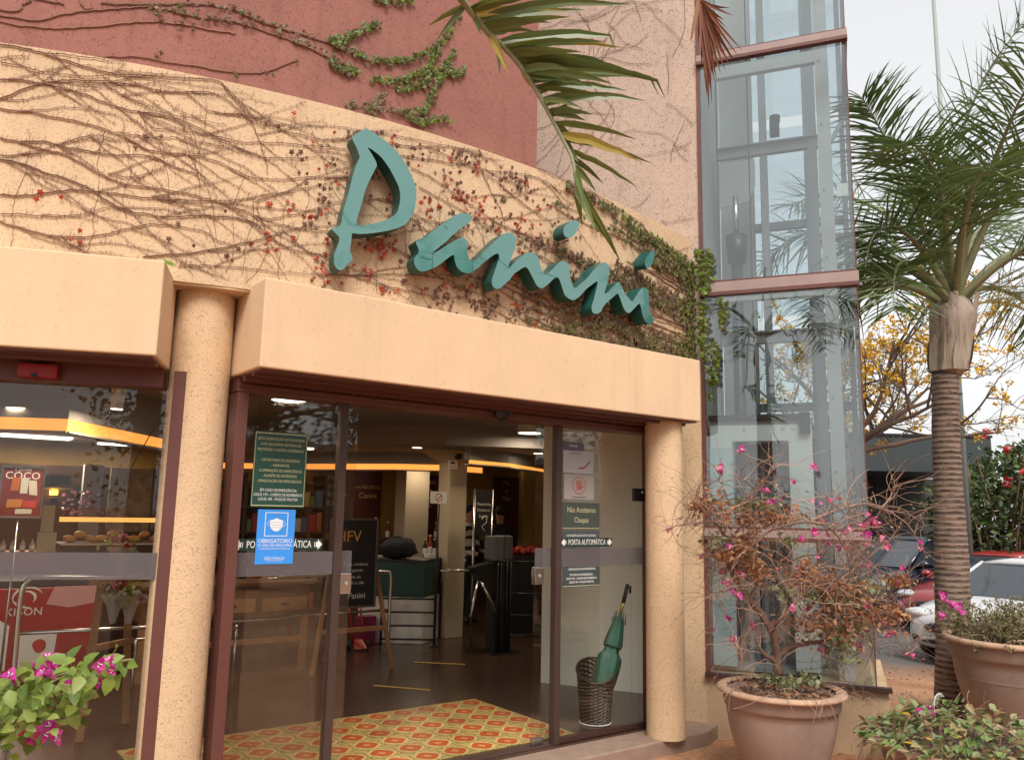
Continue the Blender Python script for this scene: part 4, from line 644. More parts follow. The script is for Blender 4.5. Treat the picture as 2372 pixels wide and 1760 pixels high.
for k, poly in enumerate(RED_LEAFY):
    pa = stem3(poly, .006, 7, base=-.15); stems.tube(pa, .003, 4, False)
    for i, q in enumerate(pa):
        e_ = i/len(pa)
        for _ in range(3 if k != 5 or e_ < .5 else 2):
            kd = random.choices(('green','bright','olive'), (6,2.2 if e_ > .6 else .8,1.5))[0] if not (k == 5 and e_ > .6 or k == 7) else 'olive'
            leaf_r(q.x+random.gauss(0,.013), q.z+random.gauss(0,.013), kd, random.uniform(.024,.04)*(1.1-.4*abs(e_-.4)))
for nm, mt in (('green','ivy_green'),('bright','ivy_bright'),('olive','ivy_olive'),('brown','ivy_brown')):
    tag(part(LEAF[nm], nm+'_leaves', M[mt], rv), kind='stuff')
tag(part(stems, 'stems', M['stem'], rv), kind='stuff')
pv = thing('climbing_vine', 'bare thread-thin creeper scrawled over the pink tower wall', 'vine', tuple(T(-1,0,5)))
stems = MB()
for i in range(46):
    s_ = random.uniform(-1.7,-.1); z = random.uniform(4.9,7.2) if i > 6 else random.uniform(4.0,4.9); a = random.uniform(-2.6,.4); pts = []
    for k in range(random.randint(8,26)):
        pts.append(T(s_, -.006-random.random()*.006, z)); a += random.uniform(-.35,.35); s_ += math.cos(a)*.06; z += math.sin(a)*.06
        if s_ > -.06 or z < 3.6: break
    if len(pts) > 3: stems.tube(pts, .0022, 3, False)
tag(part(stems, 'stems', plain('pale_dry_stem', (.17,.10,.075), .8), pv), kind='stuff')

# ================================================================== palms
RT = Vector((math.cos(YAW), -math.sin(YAW), 0)); FW = Vector((math.sin(YAW), math.cos(YAW), 0)); ZZ = Vector((0,0,1))
M['frond'] = leafmat('palm_leaf', [(.06,.105,.03),(.095,.15,.04),(.15,.21,.06),(.08,.125,.035)], .25, .35)
M['frond_near'] = leafmat('palm_leaf_near', [(.085,.125,.030),(.12,.165,.042),(.165,.20,.05),(.10,.14,.04),(.14,.165,.06)], .25, .38)
M['frond_yellow'] = leafmat('palm_leaf_yellow', [(.32,.27,.04),(.40,.30,.06)], .3)
M['frond_dry'] = leafmat('palm_leaf_dry', [(.16,.045,.02),(.24,.075,.03),(.11,.035,.02),(.30,.13,.05)], .2, .7)
M['rachis'] = plain('palm_rachis', (.24,.24,.13), .5, var=.2)
m, t, p = nodes('palm_trunk'); L = t.links.new
tc = t.nodes.new('ShaderNodeTexCoord'); mp = t.nodes.new('ShaderNodeMapping'); mp.inputs['Scale'].default_value = (2.6,2.6,9); L(tc.outputs['Object'], mp.inputs[0])
nz = t.nodes.new('ShaderNodeTexNoise'); nz.inputs['Scale'].default_value = 3; nz.inputs['Detail'].default_value = 9; nz.inputs['Roughness'].default_value = .72; L(mp.outputs[0], nz.inputs['Vector'])
sz = t.nodes.new('ShaderNodeSeparateXYZ'); L(tc.outputs['Object'], sz.inputs[0])
rg = t.nodes.new('ShaderNodeMath'); rg.operation = 'MULTIPLY_ADD'; rg.inputs[1].default_value = 2*math.pi/.052; L(sz.outputs[2], rg.inputs[0])
nb_ = t.nodes.new('ShaderNodeMath'); nb_.operation = 'MULTIPLY'; nb_.inputs[1].default_value = 9; L(nz.outputs['Fac'], nb_.inputs[0]); L(nb_.outputs[0], rg.inputs[2])
sn = t.nodes.new('ShaderNodeMath'); sn.operation = 'SINE'; L(rg.outputs[0], sn.inputs[0])
cm = t.nodes.new('ShaderNodeMath'); cm.operation = 'MULTIPLY_ADD'; cm.inputs[1].default_value = .13; L(sn.outputs[0], cm.inputs[0]); L(nz.outputs['Fac'], cm.inputs[2])
cr = t.nodes.new('ShaderNodeValToRGB'); e = cr.color_ramp.elements; e[0].position = .30; e[0].color = (.05,.030,.022,1); e[1].position = .62; e[1].color = (.27,.185,.14,1); L(cm.outputs[0], cr.inputs[0]); L(cr.outputs[0], p.inputs['Base Color'])
p.inputs['Roughness'].default_value = .9; b = t.nodes.new('ShaderNodeBump'); b.inputs['Strength'].default_value = .9; b.inputs['Distance'].default_value = .02; L(cm.outputs[0], b.inputs['Height']); L(b.outputs[0], p.inputs['Normal'])
M['trunk'] = m
m, t, p = nodes('palm_sheath'); L = t.links.new
tc = t.nodes.new('ShaderNodeTexCoord'); mp = t.nodes.new('ShaderNodeMapping'); mp.inputs['Scale'].default_value = (26,26,2.0); L(tc.outputs['Object'], mp.inputs[0])
nz = t.nodes.new('ShaderNodeTexNoise'); nz.inputs['Scale'].default_value = 1; nz.inputs['Detail'].default_value = 8; nz.inputs['Roughness'].default_value = .65; L(mp.outputs[0], nz.inputs['Vector'])
n3 = t.nodes.new('ShaderNodeTexNoise'); n3.inputs['Scale'].default_value = 4; n3.inputs['Detail'].default_value = 5; L(tc.outputs['Object'], n3.inputs['Vector'])
ad = t.nodes.new('ShaderNodeMath'); ad.operation = 'MULTIPLY_ADD'; ad.inputs[1].default_value = .8; L(n3.outputs['Fac'], ad.inputs[0]); L(nz.outputs['Fac'], ad.inputs[2])
cr = t.nodes.new('ShaderNodeValToRGB'); e = cr.color_ramp.elements; e[0].position = .62; e[0].color = (.11,.055,.035,1); e[1].position = 1.0; e[1].color = (.40,.33,.26,1); e.new(.8).color = (.29,.215,.165,1)
L(ad.outputs[0], cr.inputs[0]); L(cr.outputs[0], p.inputs['Base Color']); p.inputs['Roughness'].default_value = .75
b = t.nodes.new('ShaderNodeBump'); b.inputs['Strength'].default_value = .7; b.inputs['Distance'].default_value = .01; L(nz.outputs['Fac'], b.inputs['Height']); L(b.outputs[0], p.inputs['Normal'])
M['sheath'] = m
def strip(mb, pts, w, side, fold=0.0):
    """leaf blade: tapering strip with a mid fold"""
    n = len(pts); vs = []
    for i, q in enumerate(pts):
        e_ = i/(n-1); ww = w*min(1, .35+e_*3.5)*(1-e_**2.2)+.0006
        tdir = (pts[min(i+1,n-1)]-pts[max(i-1,0)]).normalized(); sd_ = (side - tdir*side.dot(tdir)).normalized(); nn = tdir.cross(sd_)
        vs += [q - sd_*ww + nn*fold*ww, q, q + sd_*ww + nn*fold*ww]
    fs = []
    for i in range(n-1):
        a = 3*i; fs += [(a,a+1,a+4,a+3),(a+1,a+2,a+5,a+4)]
    mb.add(vs, fs)
def frond_mesh(path, n, ln, w, droop, seed, dens_from=.27, spread=1.0):
    rnd = random.Random(seed); lf, rc = MB(), MB()
    k = len(path); rc.tube(path, [.046*(1-i/(k-1))**1.6+.004 for i in range(k)], 7)
    for i in range(n):
        e_ = dens_from + (1-dens_from)*i/(n-1); f_ = e_*(k-1); a = min(int(f_), k-2); q = path[a].lerp(path[a+1], f_-a)
        td = (path[a+1]-path[a]).normalized(); sv = td.cross(ZZ)
        sv = sv.normalized() if sv.length > .05 else Vector((1,0,0)); uv_ = sv.cross(td).normalized()
        for sgn in (-1,1):
            el = rnd.uniform(-.75,.75)*spread
            d = (sv*sgn*math.cos(el) + uv_*math.sin(el) + td*rnd.uniform(.35,.9)).normalized()
            l_ = ln*(.55+.75*math.sin(math.pi*min(1,e_*.86+.12)))*rnd.uniform(.8,1.15)
            pts = []; x = q.copy(); v = d.copy()
            for s_ in range(6):
                pts.append(x.copy()); x += v*(l_/5); v = (v + Vector((0,0,-1))*droop*rnd.uniform(.6,1.4)*(.25+.32*s_)).normalized()
            strip(lf, pts, w*rnd.uniform(.75,1.2), td.lerp(ZZ, rnd.uniform(0,.6)), .25)
    return lf, rc
def palm(name, label, base, top, shaft_top, fronds, r0_, n_leaf=64, ln=.56, w=.0105, loc=None, group=None):
    pt = thing(name, label, 'palm tree', base, group=group)
    base, top, shaft_top = Vector(base), Vector(top), Vector(shaft_top); H = top.z-base.z
    prof = []; n = int(H/.045); mb = MB()
    path = []; rr = []
    for i in range(n+1):
        e_ = i/n; q = base.lerp(top, e_); q = q + RT*.03*math.sin(e_*5)
        path.append(q); rr.append(r0_*(1.0-.22*e_ + .75*max(0,.10-e_)*3 + .10*math.exp(-((e_-.45)/.16)**2))*(1+.025*(i%2)+random.uniform(-.012,.012)))
    mb.tube(path, rr, 26); part(mb, 'trunk', M['trunk'], pt, smooth=True)
    mb = MB(); ax = shaft_top-top; k = 12
    mb.tube([top+ax*(i/k) for i in range(k+1)], [r0_*v for v in (.80,1.02,1.10,1.14,1.18,1.22,1.28,1.34,1.40,1.42,1.36,1.15,.7)], 22); part(mb, 'crownshaft', M['sheath'], pt, smooth=True)
    # split leaf-base flaps hugging the shaft
    for j in range(5):
        a = j*1.26+.4; d = (RT*math.cos(a)+FW*math.sin(a)); sd_ = ZZ.cross(d); mb = MB(); rows = 7
        for i in range(rows+1):
            e_ = i/rows; q = top+ax*(.04+.98*e_) + d*(r0_*(1.12+.36*e_)); ww = r0_*(.95-.45*e_)*(.55+.9*math.sin(math.pi*min(1,e_+.18)))
            mb.v += [tuple(q - sd_*ww - d*ww*.45), tuple(q+d*.012), tuple(q + sd_*ww - d*ww*.45)]
        mb.f = [(3*i+c_, 3*i+c_+1, 3*i+c_+4, 3*i+c_+3) for i in range(rows) for c_ in (0,1)]; mb.mi = [0]*len(mb.f)
        part(mb, 'leaf_base', M['sheath'], pt, smooth=True)
    for j, ctrl in enumerate(fronds):
        pth = catmull([shaft_top + RT*a + ZZ*c_ + FW*d for a, c_, d in ctrl], 7)
        lf, rc = frond_mesh(pth, n_leaf, ln, w, .135, 100+j)
        fo = part(rc, 'frond', M['rachis'], pt, smooth=True); tag(part(lf, 'leaflets', M['frond'], fo), kind='stuff')
    return pt
FR = [[(0,-.05,0),(-.28,.55,-.1),(-.55,1.15,-.25),(-.85,1.6,-.4),(-1.05,1.85,-.5)],
      [(0,-.1,0),(-.35,.35,-.2),(-.75,.55,-.45),(-1.05,.42,-.6),(-1.2,.05,-.7)],
      [(0,-.15,0),(-.35,.2,.15),(-.75,.36,.35),(-1.05,.25,.5),(-1.25,-.15,.6)],
      [(0,-.15,0),(-.4,.12,-.3),(-.8,.15,-.6),(-1.0,-.05,-.85),(-1.1,-.4,-1.0)],
      [(0,0,0),(-.02,.8,.1),(.15,1.6,.05),(.4,2.3,-.1),(.7,2.8,-.3)],
      [(0,0,0),(.2,.6,-.2),(.42,1.15,-.45),(.75,1.65,-.8),(1.1,1.9,-1.1)],
      [(0,0,0),(.3,.5,.3),(.65,.95,.6),(1.0,1.15,.9),(1.4,1.1,1.2)],
      [(0,-.05,0),(.35,.3,-.3),(.7,.42,-.6),(1.0,.3,-.9),(1.25,-.05,-1.1)],
      [(0,-.1,0),(.35,.15,.2),(.75,.2,.4),(1.1,.05,.55),(1.35,-.35,.7)],
      [(0,0,0),(-.2,.7,.3),(-.5,1.25,.7),(-.85,1.5,1.1),(-1.1,1.5,1.4)],
      [(0,0,0),(.05,.7,-.3),(.1,1.25,-.75),(.1,1.6,-1.2),(.15,1.7,-1.6)],
      [(0,-.05,0),(-.15,.45,-.45),(-.3,.75,-.95),(-.45,.75,-1.4),(-.55,.5,-1.8)],
      [(0,0,0),(.15,.75,.35),(.3,1.35,.75),(.45,1.75,1.2),(.6,1.95,1.6)],
      [(0,0,0),(-.03,.45,.0),(-.05,.9,.0),(-.04,1.3,.0)],
      [(0,-.05,0),(-.42,.45,.25),(-.9,.8,.5),(-1.3,.85,.7),(-1.6,.6,.85)],
      [(0,-.05,0),(-.2,.6,-.3),(-.5,1.0,-.7),(-.9,1.1,-1.1),(-1.2,.9,-1.4)],
      [(0,-.1,0),(.4,.35,.0),(.9,.6,.1),(1.3,.55,.15),(1.6,.25,.2)],
      [(0,-.12,0),(-.45,.1,.0),(-.9,.08,.05),(-1.2,-.2,.1),(-1.35,-.55,.1)]]
PB, PT_, PS = (8.02,3.855,-.34), (8.18,3.73,3.07), (8.27,3.66,3.85)
pr = palm('palm_tree', 'full palm with ringed trunk standing right of the lift tower', PB, PT_, PS, FR, .150)
# hanging flower stalk, straw coloured
mb = MB(); b0 = Vector(PS)+Vector((0,0,-.15)); rnd = random.Random(5)
main = [b0, b0+RT*.2+ZZ*.08-FW*.1, b0+RT*.45+ZZ*.06-FW*.15, b0+RT*.75-ZZ*.1-FW*.2]; mb.tube(catmull(main,4), .012, 5)
for i in range(70):
    q = b0 + RT*rnd.uniform(.15,.75) + ZZ*rnd.uniform(-.05,.12) - FW*rnd.uniform(.05,.3); pts = [q.copy()]; v = (RT*rnd.uniform(-.3,.8)+ZZ*rnd.uniform(-.2,.7)-FW*rnd.uniform(-.3,.5)).normalized()
    for k in range(7): q = q+v*.055; v = (v-ZZ*.14).normalized(); pts.append(q.copy())
    mb.tube(pts, .0035, 4, False)
tag(part(mb, 'flower_stalk', plain('straw_stalk', (.34,.27,.07), .6, island=.3), pr), kind='stuff')
# the palm beside the camera, whose fronds hang into the picture from above
np_ = thing('palm_tree', 'palm beside the viewer whose drooping frond hangs before the sign', 'palm tree', (-1.6,.5,-.12))
mb = MB(); mb.tube([(-1.6,.5,-.14),(-1.59,.51,1.5),(-1.58,.52,3.0),(-1.57,.53,4.3)], [.17,.135,.13,.12], 24); part(mb,'trunk',M['trunk'],np_,smooth=True)
mb = MB(); mb.tube([(-1.57,.53,4.3),(-1.57,.53,4.45),(-1.57,.53,5.0)], [.10,.17,.06], 20); part(mb,'crownshaft',M['sheath'],np_,smooth=True)
for j,(a,el) in enumerate(((3.4,.4),(4.2,.9),(2.5,.8),(5.2,.7),(4.7,.3))):
    d = Vector((math.cos(a),math.sin(a),0)); s0 = Vector((-1.57,.53,4.9))
    pth = catmull([s0, s0+d*.5+ZZ*el*.7, s0+d*1.1+ZZ*el*1.0, s0+d*1.7+ZZ*el*.7, s0+d*2.1+ZZ*el*.1], 7)
    lf, rc = frond_mesh(pth, 40, .45, .017, .14, 300+j); fo = part(rc,'frond',M['rachis'],np_,smooth=True); tag(part(lf,'leaflets',M['frond'],fo),kind='stuff')
def hanging(name, pre, rach, leaflets, mats, w, rseed, rmat, sag):
    rnd = random.Random(rseed); pth = catmull([Vector(q) for q in pre]+[Vector(q) for q in rach], 4); k = len(pth)
    mb = MB(); mb.tube(pth, [.017*(1-.9*i/(k-1))+.003 for i in range(k)], 8); fo = part(mb, name, rmat, np_, smooth=True)
    view = Vector((0,0,1.65))
    for i, (a, b_) in enumerate(leaflets):
        a, b_ = Vector(a), Vector(b_); a = min((q for q in pth), key=lambda q: (q-a).length)
        ln_ = (b_-a).length; pts = []
        for s_ in range(9):
            e_ = s_/8; q = a.lerp(b_, e_); q = q + ZZ*(sag*ln_*math.sin(math.pi*e_)*rnd.uniform(.7,1.2)); pts.append(q)
        if ln_ > .42 and rnd.random() < .35:
            pts[-1] = pts[-2] + (pts[-1]-pts[-2])*.4 - ZZ*.06
        d = (b_-a).normalized(); vw = (a-view).normalized(); sd_ = d.cross(vw).normalized(); sd_ = (sd_ + vw*rnd.uniform(-.9,.5)).normalized()
        mb = MB(); strip(mb, pts, w*rnd.uniform(.7,1.25)*min(1,.45+ln_), sd_, .3); part(mb, 'leaflet', rnd.choices(mats, (9,1))[0], fo)
hanging('frond', [(-1.57,.53,4.9),(-.8,.95,5.15),(0,1.45,4.85),(.55,1.80,4.25),(.95,2.02,3.75)], RACHIS, LEAFLETS, (M['frond_near'],M['frond_yellow']), .0205, 3, M['rachis'], .05)
hanging('dry_frond', [(-1.57,.53,4.92),(-.6,.95,5.5),(.6,1.5,5.5),(1.6,2.0,5.0)], DRY_RACHIS[2:], DRY_LEAFLETS+[(DRY_RACHIS[-1],(q[1][0]+.02,q[1][1]+.03,q[1][2]+.06)) for q in DRY_LEAFLETS[1:12]]+[(DRY_RACHIS[-1],tuple(Vector(DRY_RACHIS[-1])+RT*(.02+.013*k)-ZZ*(.40-.014*k)-FW*.02*(k%3))) for k in range(12)], (M['frond_dry'],M['frond_dry']), .0115, 4, M['frond_dry'], -.03)

# ================================================================== pots and potted plants
M['pot'] = plain('plastic_pot', (.28,.192,.155), .6, var=.26, vscale=4, bump=.05, bscale=14)
M['potrim'] = plain('dusty_rim', (.47,.30,.20), .75, var=.3, vscale=9)
M['soil'] = plain('soil', (.10,.055,.035), .95, var=.4, vscale=20, bump=.6, bscale=45)
def pot(label, c, rim, h, wall=.03, bot=.62, lip=.045, z0=-.12):
    pt = thing('plant_pot', label, 'pot', (c[0],c[1],z0), group='big plastic plant pots')
    mb = MB(); r1 = rim-lip
    prof = [(0,0),(r1*bot,0),(r1*bot+.01,.02)] + [(r1*(bot+(.955-bot)*math.sin(e_*1.45)/math.sin(1.45)), .02+(h*.80-.02)*e_) for e_ in (.15,.3,.45,.6,.75,.9,1)]
    prof += [(r1*.985,h*.805),(r1*1.0,h*.83),(r1*1.02,h*.93),(r1*1.02,h*.955),(r1-wall,h*.955),(r1-wall-.01,h*.6)]
    mb.lathe(prof, (c[0],c[1],z0), 56); part(mb,'body',M['pot'],pt,smooth=True)
    mb = MB(); mb.lathe([(r1-wall,h*.957),(r1+.0,h*.945),(rim-.012,h*.945),(rim,h*.957),(rim,h*.975),(rim-.012,h),(r1,h*1.0),(r1-wall,h*.985)], (c[0],c[1],z0), 56); part(mb,'rim',M['potrim'],pt,smooth=True)
    mb = MB(); n = 40
    mb.lathe([(r1-wall-.004,h*.90),((r1-wall)*.7,h*.925),((r1-wall)*.3,h*.94),(0,h*.945)], (c[0],c[1],z0), n); part(mb,'soil',M['soil'],pt,smooth=True)
    return pt
pot('brown round pot with the dusty lip, holding the straggly bougainvillea', (5.04,3.55), .43, .62)
pot('tallest brown pot beside the palm trunk, holding the clipped shrub', (7.70,3.10), .56, .82, z0=-.125)
pot('low wide brown pot at the front, holding the broad leaved creeper', (5.80,2.72), .56, .34, z0=-.122)
pot('brown pot on the step holding the leafy magenta spray', (.02,1.95), .30, .5)
M['bark'] = plain('bougainvillea_bark', (.17,.10,.07), .85, var=.3, vscale=20, bump=.4, bscale=60)
M['twig'] = plain('twig', (.27,.165,.12), .8, island=.4)
M['leaf_green'] = leafmat('leaf_green', [(.11,.18,.03),(.20,.29,.05),(.29,.38,.07),(.36,.42,.12)], .35)
M['leaf_dull'] = leafmat('leaf_dull', [(.18,.21,.09),(.28,.31,.15),(.38,.38,.24)], .3, .6)
M['leaf_rust'] = leafmat('leaf_rust', [(.27,.10,.04),(.38,.17,.065),(.44,.24,.12),(.19,.075,.035)], .2, .7)
M['bract'] = leafmat('bract_magenta', [(.58,.02,.30),(.68,.05,.38),(.75,.10,.42)], .35)
M['bract_pink'] = leafmat('bract_pink', [(.62,.05,.22),(.70,.12,.30),(.75,.22,.32)], .35)
M['yellow_leaf'] = leafmat('yellow_leaf', [(.62,.40,.03),(.70,.50,.06)], .3)
def rdir(): 
    while True:
        v = Vector((random.uniform(-1,1),random.uniform(-1,1),random.uniform(-1,1)))
        if .05 < v.length < 1: return v.normalized()
def oval(mb, c, d, n, l, w, cup=.15):
    d = d.normalized(); s_ = d.cross(n); s_ = s_.normalized() if s_.length > .05 else d.orthogonal().normalized(); nn = s_.cross(d)
    a = [c, c+d*l*.3+s_*w*.5+nn*cup*w, c+d*l*.65+s_*w*.38+nn*cup*w*.6, c+d*l-nn*.1*l, c+d*l*.65-s_*w*.38+nn*cup*w*.6, c+d*l*.3-s_*w*.5+nn*cup*w, c+d*l*.32, c+d*l*.66]
    mb.add(a, [(0,1,6),(1,2,7,6),(2,3,7),(0,6,5),(6,7,4,5),(7,3,4)])
# share meshes for single leaves and blooms
def leaf_mesh(nm, l, w, mat):
    mb = MB(); oval(mb, Vector((0,0,0)), Vector((1,0,0)), Vector((0,0,1)), l, w, .2); o = mb.build(nm, mat, smooth=True); me = o.data; bpy.data.objects.remove(o); return me
def bract_mesh(nm, s, mat):
    mb = MB()
    for k in range(3):
        a = k*2.094+.3
        for side in (0,):
            d = Vector((math.cos(a)*.8, math.sin(a)*.8, .6)); oval(mb, Vector((0,0,0)), d, Vector((0,0,1)).cross(d).cross(d)*-1, s, s*.85, .25)
    for k in range(3): a = k*2.094+1.2; mb.tube([(0,0,0),(.25*s*math.cos(a),.25*s*math.sin(a),.55*s)],[.03*s,.06*s],5,True,1)
    o = mb.build(nm, [mat, M['paper']], smooth=True); me = o.data; bpy.data.objects.remove(o); return me
def place(me, nm, par, c, d, roll=None, s=1.0, upv=None):
    """put a shared mesh at c with its x axis along d (world coordinates)"""
    x = d.normalized(); u_ = upv or rdir(); y = u_.cross(x); y = y.normalized() if y.length > .02 else x.orthogonal().normalized(); z = x.cross(y)
    mw = Matrix(((x.x,y.x,z.x,c.x),(x.y,y.y,z.y,c.y),(x.z,y.z,z.z,c.z),(0,0,0,1))) @ Matrix.Scale(s,4)
    return share(nm, me, par, par.matrix_basis.inverted() @ mw)
# --- straggly bougainvillea
bg = thing('bougainvillea', 'straggly half dry bougainvillea with few pink blooms before the lift', 'shrub', (5.04,3.55,.45))
twg = MB(); dryl = MB(); grn = MB(); pts_all = []
for k, poly in enumerate(BOUG):
    r_ = (.030,.022,.020,.012,.010,.011,.007,.006,.007,.007,.006,.005,.006,.006,.005,.005,.005,.004,.006,.006,.005,.005,.005,.005,.005)[k]
    pth = catmull([Vector(q) for q in poly], 5)
    if k < 6:
        mb = MB(); mb.tube([q+rdir()*r_*.12 for q in pth], [r_*(1-.72*i/len(pth)) for i in range(len(pth))], 8); part(mb,'trunk' if k == 0 else 'branch',M['bark'],bg,smooth=True)
    else: twg.tube(pth, [r_*(1-.6*i/len(pth)) for i in range(len(pth))], 5, False)
    if k > 0: pts_all += pth[3:]
    else: pts_all += pth[22:]
tips = []
for i in range(620):
    q = random.choice(pts_all) + rdir()*.01; v = (rdir() + Vector((0,0,.35)) + RT*random.uniform(-.2,.35)).normalized(); pp = [q.copy()]
    for s_ in range(random.randint(5,11)):
        q = q + v*.042; v = (v + rdir()*.34 + Vector((0,0,-.06))).normalized(); pp.append(q.copy())
    twg.tube(pp, [.0026*(1-.65*j/len(pp)) for j in range(len(pp))], 3, False); tips += pp[2:]
    if random.random() < .35:
        q2 = pp[len(pp)//2]; v2 = (rdir()+v).normalized(); twg.tube([q2,q2+v2*.05,q2+v2*.09+rdir()*.02],.0012,3,False)
for (x,y,z,sx_,sy_) in BOUG_DRY:
    for _ in range(int(85+sx_*520)):
        c = Vector((x,y,z))+RT*random.gauss(0,sx_*.75)+ZZ*random.gauss(0,sy_*.75)+FW*random.gauss(0,.09)
        oval(dryl, c, rdir()-ZZ*.4, rdir(), random.uniform(.024,.052), random.uniform(.014,.030), random.uniform(-.4,.5))
    for _ in range(26):
        q = Vector((x,y,z))+RT*random.gauss(0,sx_*.7)+ZZ*random.gauss(0,sy_*.7)+FW*random.gauss(0,.08); v = rdir(); pp = [q.copy()]
        for s_ in range(6): q = q+v*.03; v = (v+rdir()*.5).normalized(); pp.append(q.copy())
        twg.tube(pp,.0014,3,False)
for (x,y,z,sx_,sy_) in BOUG_GREEN:
    for _ in range(int(30+sx_*190)):
        c = Vector((x,y,z))+RT*random.gauss(0,sx_*.6)+ZZ*random.gauss(0,sy_*.6)+FW*random.gauss(0,.07)
        oval(grn, c, rdir()+ZZ*.2, rdir()+ZZ, random.uniform(.032,.058), random.uniform(.022,.036), .15)
for q in random.sample(tips, 170):
    oval(dryl if random.random() < .6 else grn, q, rdir(), rdir(), random.uniform(.015,.03), .016, .1)
# dry litter on the soil
for _ in range(240):
    a = random.uniform(0,6.28); r_ = .36*math.sqrt(random.random()); c = Vector((5.04+r_*math.cos(a),3.55+r_*math.sin(a),.465+random.random()*.05)); v = rdir(); v.z *= .3
    if random.random() < .6: twg.tube([c,c+v*.06+ZZ*.02,c+v*.13],.0018,3,False)
    else: oval(dryl, c, v, rdir()+ZZ, .04, .025, .2)
for _ in range(16):    # straw trailing over the lip
    a = random.uniform(2.6,6.4); c = Vector((5.04+.33*math.cos(a),3.55+.33*math.sin(a),.47)); o_ = Vector((math.cos(a),math.sin(a),0)); tw_ = Vector((-o_.y,o_.x,0))*random.uniform(-.2,.2)
    twg.tube(catmull([c,c+o_*.08+ZZ*.05+tw_*.4,c+o_*.13+tw_,c+o_*.15-ZZ*random.uniform(.02,.12)+tw_*1.6],4),.0022,3,False)
tag(part(twg,'twigs',M['twig'],bg),kind='stuff'); tag(part(dryl,'dry_leaves',M['leaf_rust'],bg),kind='stuff'); tag(part(grn,'green_leaves',M['leaf_dull'],bg),kind='stuff')
bm1 = bract_mesh('flower',.036,M['bract_pink']); bm2 = bract_mesh('flower',.036,M['bract'])
for c in BOUG_FLOWER + [tuple(q) for q in random.sample(tips, 34)]:
    for k in range(random.choice((1,2,3))):
        place(random.choice((bm1,bm1,bm2)),'flower',bg,Vector(c)+rdir()*.018*k,rdir(),s=random.uniform(.7,1.15))
# --- clipped shrub in the tall pot
sh = thing('potted_shrub', 'twiggy olive shrub clipped low in the tallest pot', 'shrub', (7.70,3.10,.65))
twg = MB(); grn = MB()
for i in range(260):
    a = random.uniform(0,6.28); r_ = random.uniform(0,.40); q = Vector((7.70+r_*math.cos(a),3.10+r_*math.sin(a),.60)); v = (Vector((math.cos(a),math.sin(a),0))*random.uniform(-.2,.9)+ZZ*random.uniform(.2,1)).normalized(); pp = [q.copy()]
    for s_ in range(random.randint(6,11)):
        q = q+v*.042; v = (v+rdir()*.42+ZZ*.02).normalized(); pp.append(q.copy())
    twg.tube(pp,[.0045*(1-.7*j/len(pp)) for j in range(len(pp))],4,False)
    for q in pp[3:]:
        for _ in range(5): oval(grn, q+rdir()*.02, rdir(), rdir()+ZZ*.5, random.uniform(.018,.034), .014, .1)
for (z,r_) in ((.70,.43),(.74,.45),(.69,.40)):
    a0 = random.uniform(3,4); twg.tube([(7.70+r_*math.cos(a0+k*.12),3.10+r_*math.sin(a0+k*.12),z+.02*math.sin(k*.7)) for k in range(22)],.010,6,False)
tag(part(twg,'twigs',M['twig'],sh),kind='stuff'); tag(part(grn,'leaves',leafmat('olive_leaf',[(.13,.13,.05),(.20,.19,.08),(.26,.23,.11),(.17,.12,.06)],.25,.6),sh),kind='stuff')
for q in (Vector((7.22,3.42,1.00)),Vector((7.25,3.40,.96)),Vector((7.29,3.37,.94)),Vector((7.20,3.44,1.03)),Vector((7.32,3.36,.91)),Vector((7.21,3.45,.86))):
    place(bm2,'flower',sh,q,rdir(),s=1.5)
sh_st = MB(); sh_st.tube([(7.45,3.2,.7),(7.3,3.33,.85),(7.22,3.42,1.0)],.003,4); part(sh_st,'cane',M['twig'],sh)
# --- broad-leaved creeper in the low front pot
cp = thing('potted_creeper', 'broad leaved creeper with yellowing leaves spilling from the low front pot', 'creeper', (5.80,2.72,.18))
twg = MB(); grn = MB()
for i in range(620):
    a = random.uniform(0,6.28); r_ = .60*math.sqrt(random.random()); hgt = .20+.24*(1-(r_/.56)**2)*random.random()+.06*random.random()
    c = Vector((5.80+r_*math.cos(a),2.72+r_*math.sin(a),hgt)); oval(grn, c, Vector((math.cos(a),math.sin(a),random.uniform(-.6,.5)))+rdir()*.6, ZZ+rdir()*.6, random.uniform(.05,.095), random.uniform(.036,.064), .2)
for i in range(240):
    a = random.uniform(0,6.28); r_ = .56*math.sqrt(random.random()); q = Vector((5.80+r_*math.cos(a),2.72+r_*math.sin(a),.20)); v = (rdir()+ZZ*.6+Vector((math.cos(a),math.sin(a),0))*.5).normalized(); pp = [q.copy()]
    for s_ in range(8): q = q+v*.035; v = (v+rdir()*.35-ZZ*.13).normalized(); pp.append(q.copy())
    twg.tube(pp,.0022,4,False)
tag(part(twg,'stems',M['twig'],cp),kind='stuff'); tag(part(grn,'leaves',leafmat('creeper_leaf',[(.10,.17,.04),(.18,.26,.07),(.26,.32,.12),(.12,.18,.08),(.34,.37,.17),(.36,.25,.11),(.24,.13,.07)],.3),cp),kind='stuff')
yl = leaf_mesh('yellow_leaf',.07,.05,M['yellow_leaf'])
for q in ((5.42,2.95,.26),(5.36,2.80,.24),(5.44,2.72,.27),(5.55,2.62,.30),(5.62,2.95,.36)):
    place(yl,'yellow_leaf',cp,Vector(q),rdir(),upv=ZZ)
for q in ((5.62,2.83,.42),(5.65,2.80,.40),(5.60,2.86,.40)): place(bm2,'flower',cp,Vector(q),rdir(),s=1.3)
mb = MB(); q = Vector((5.68,2.82,.34)); pth = catmull([q,q+ZZ*.10,q+ZZ*.17+RT*.02,q+ZZ*.18+RT*.05],5); mb.tube(pth,.002,4,False)
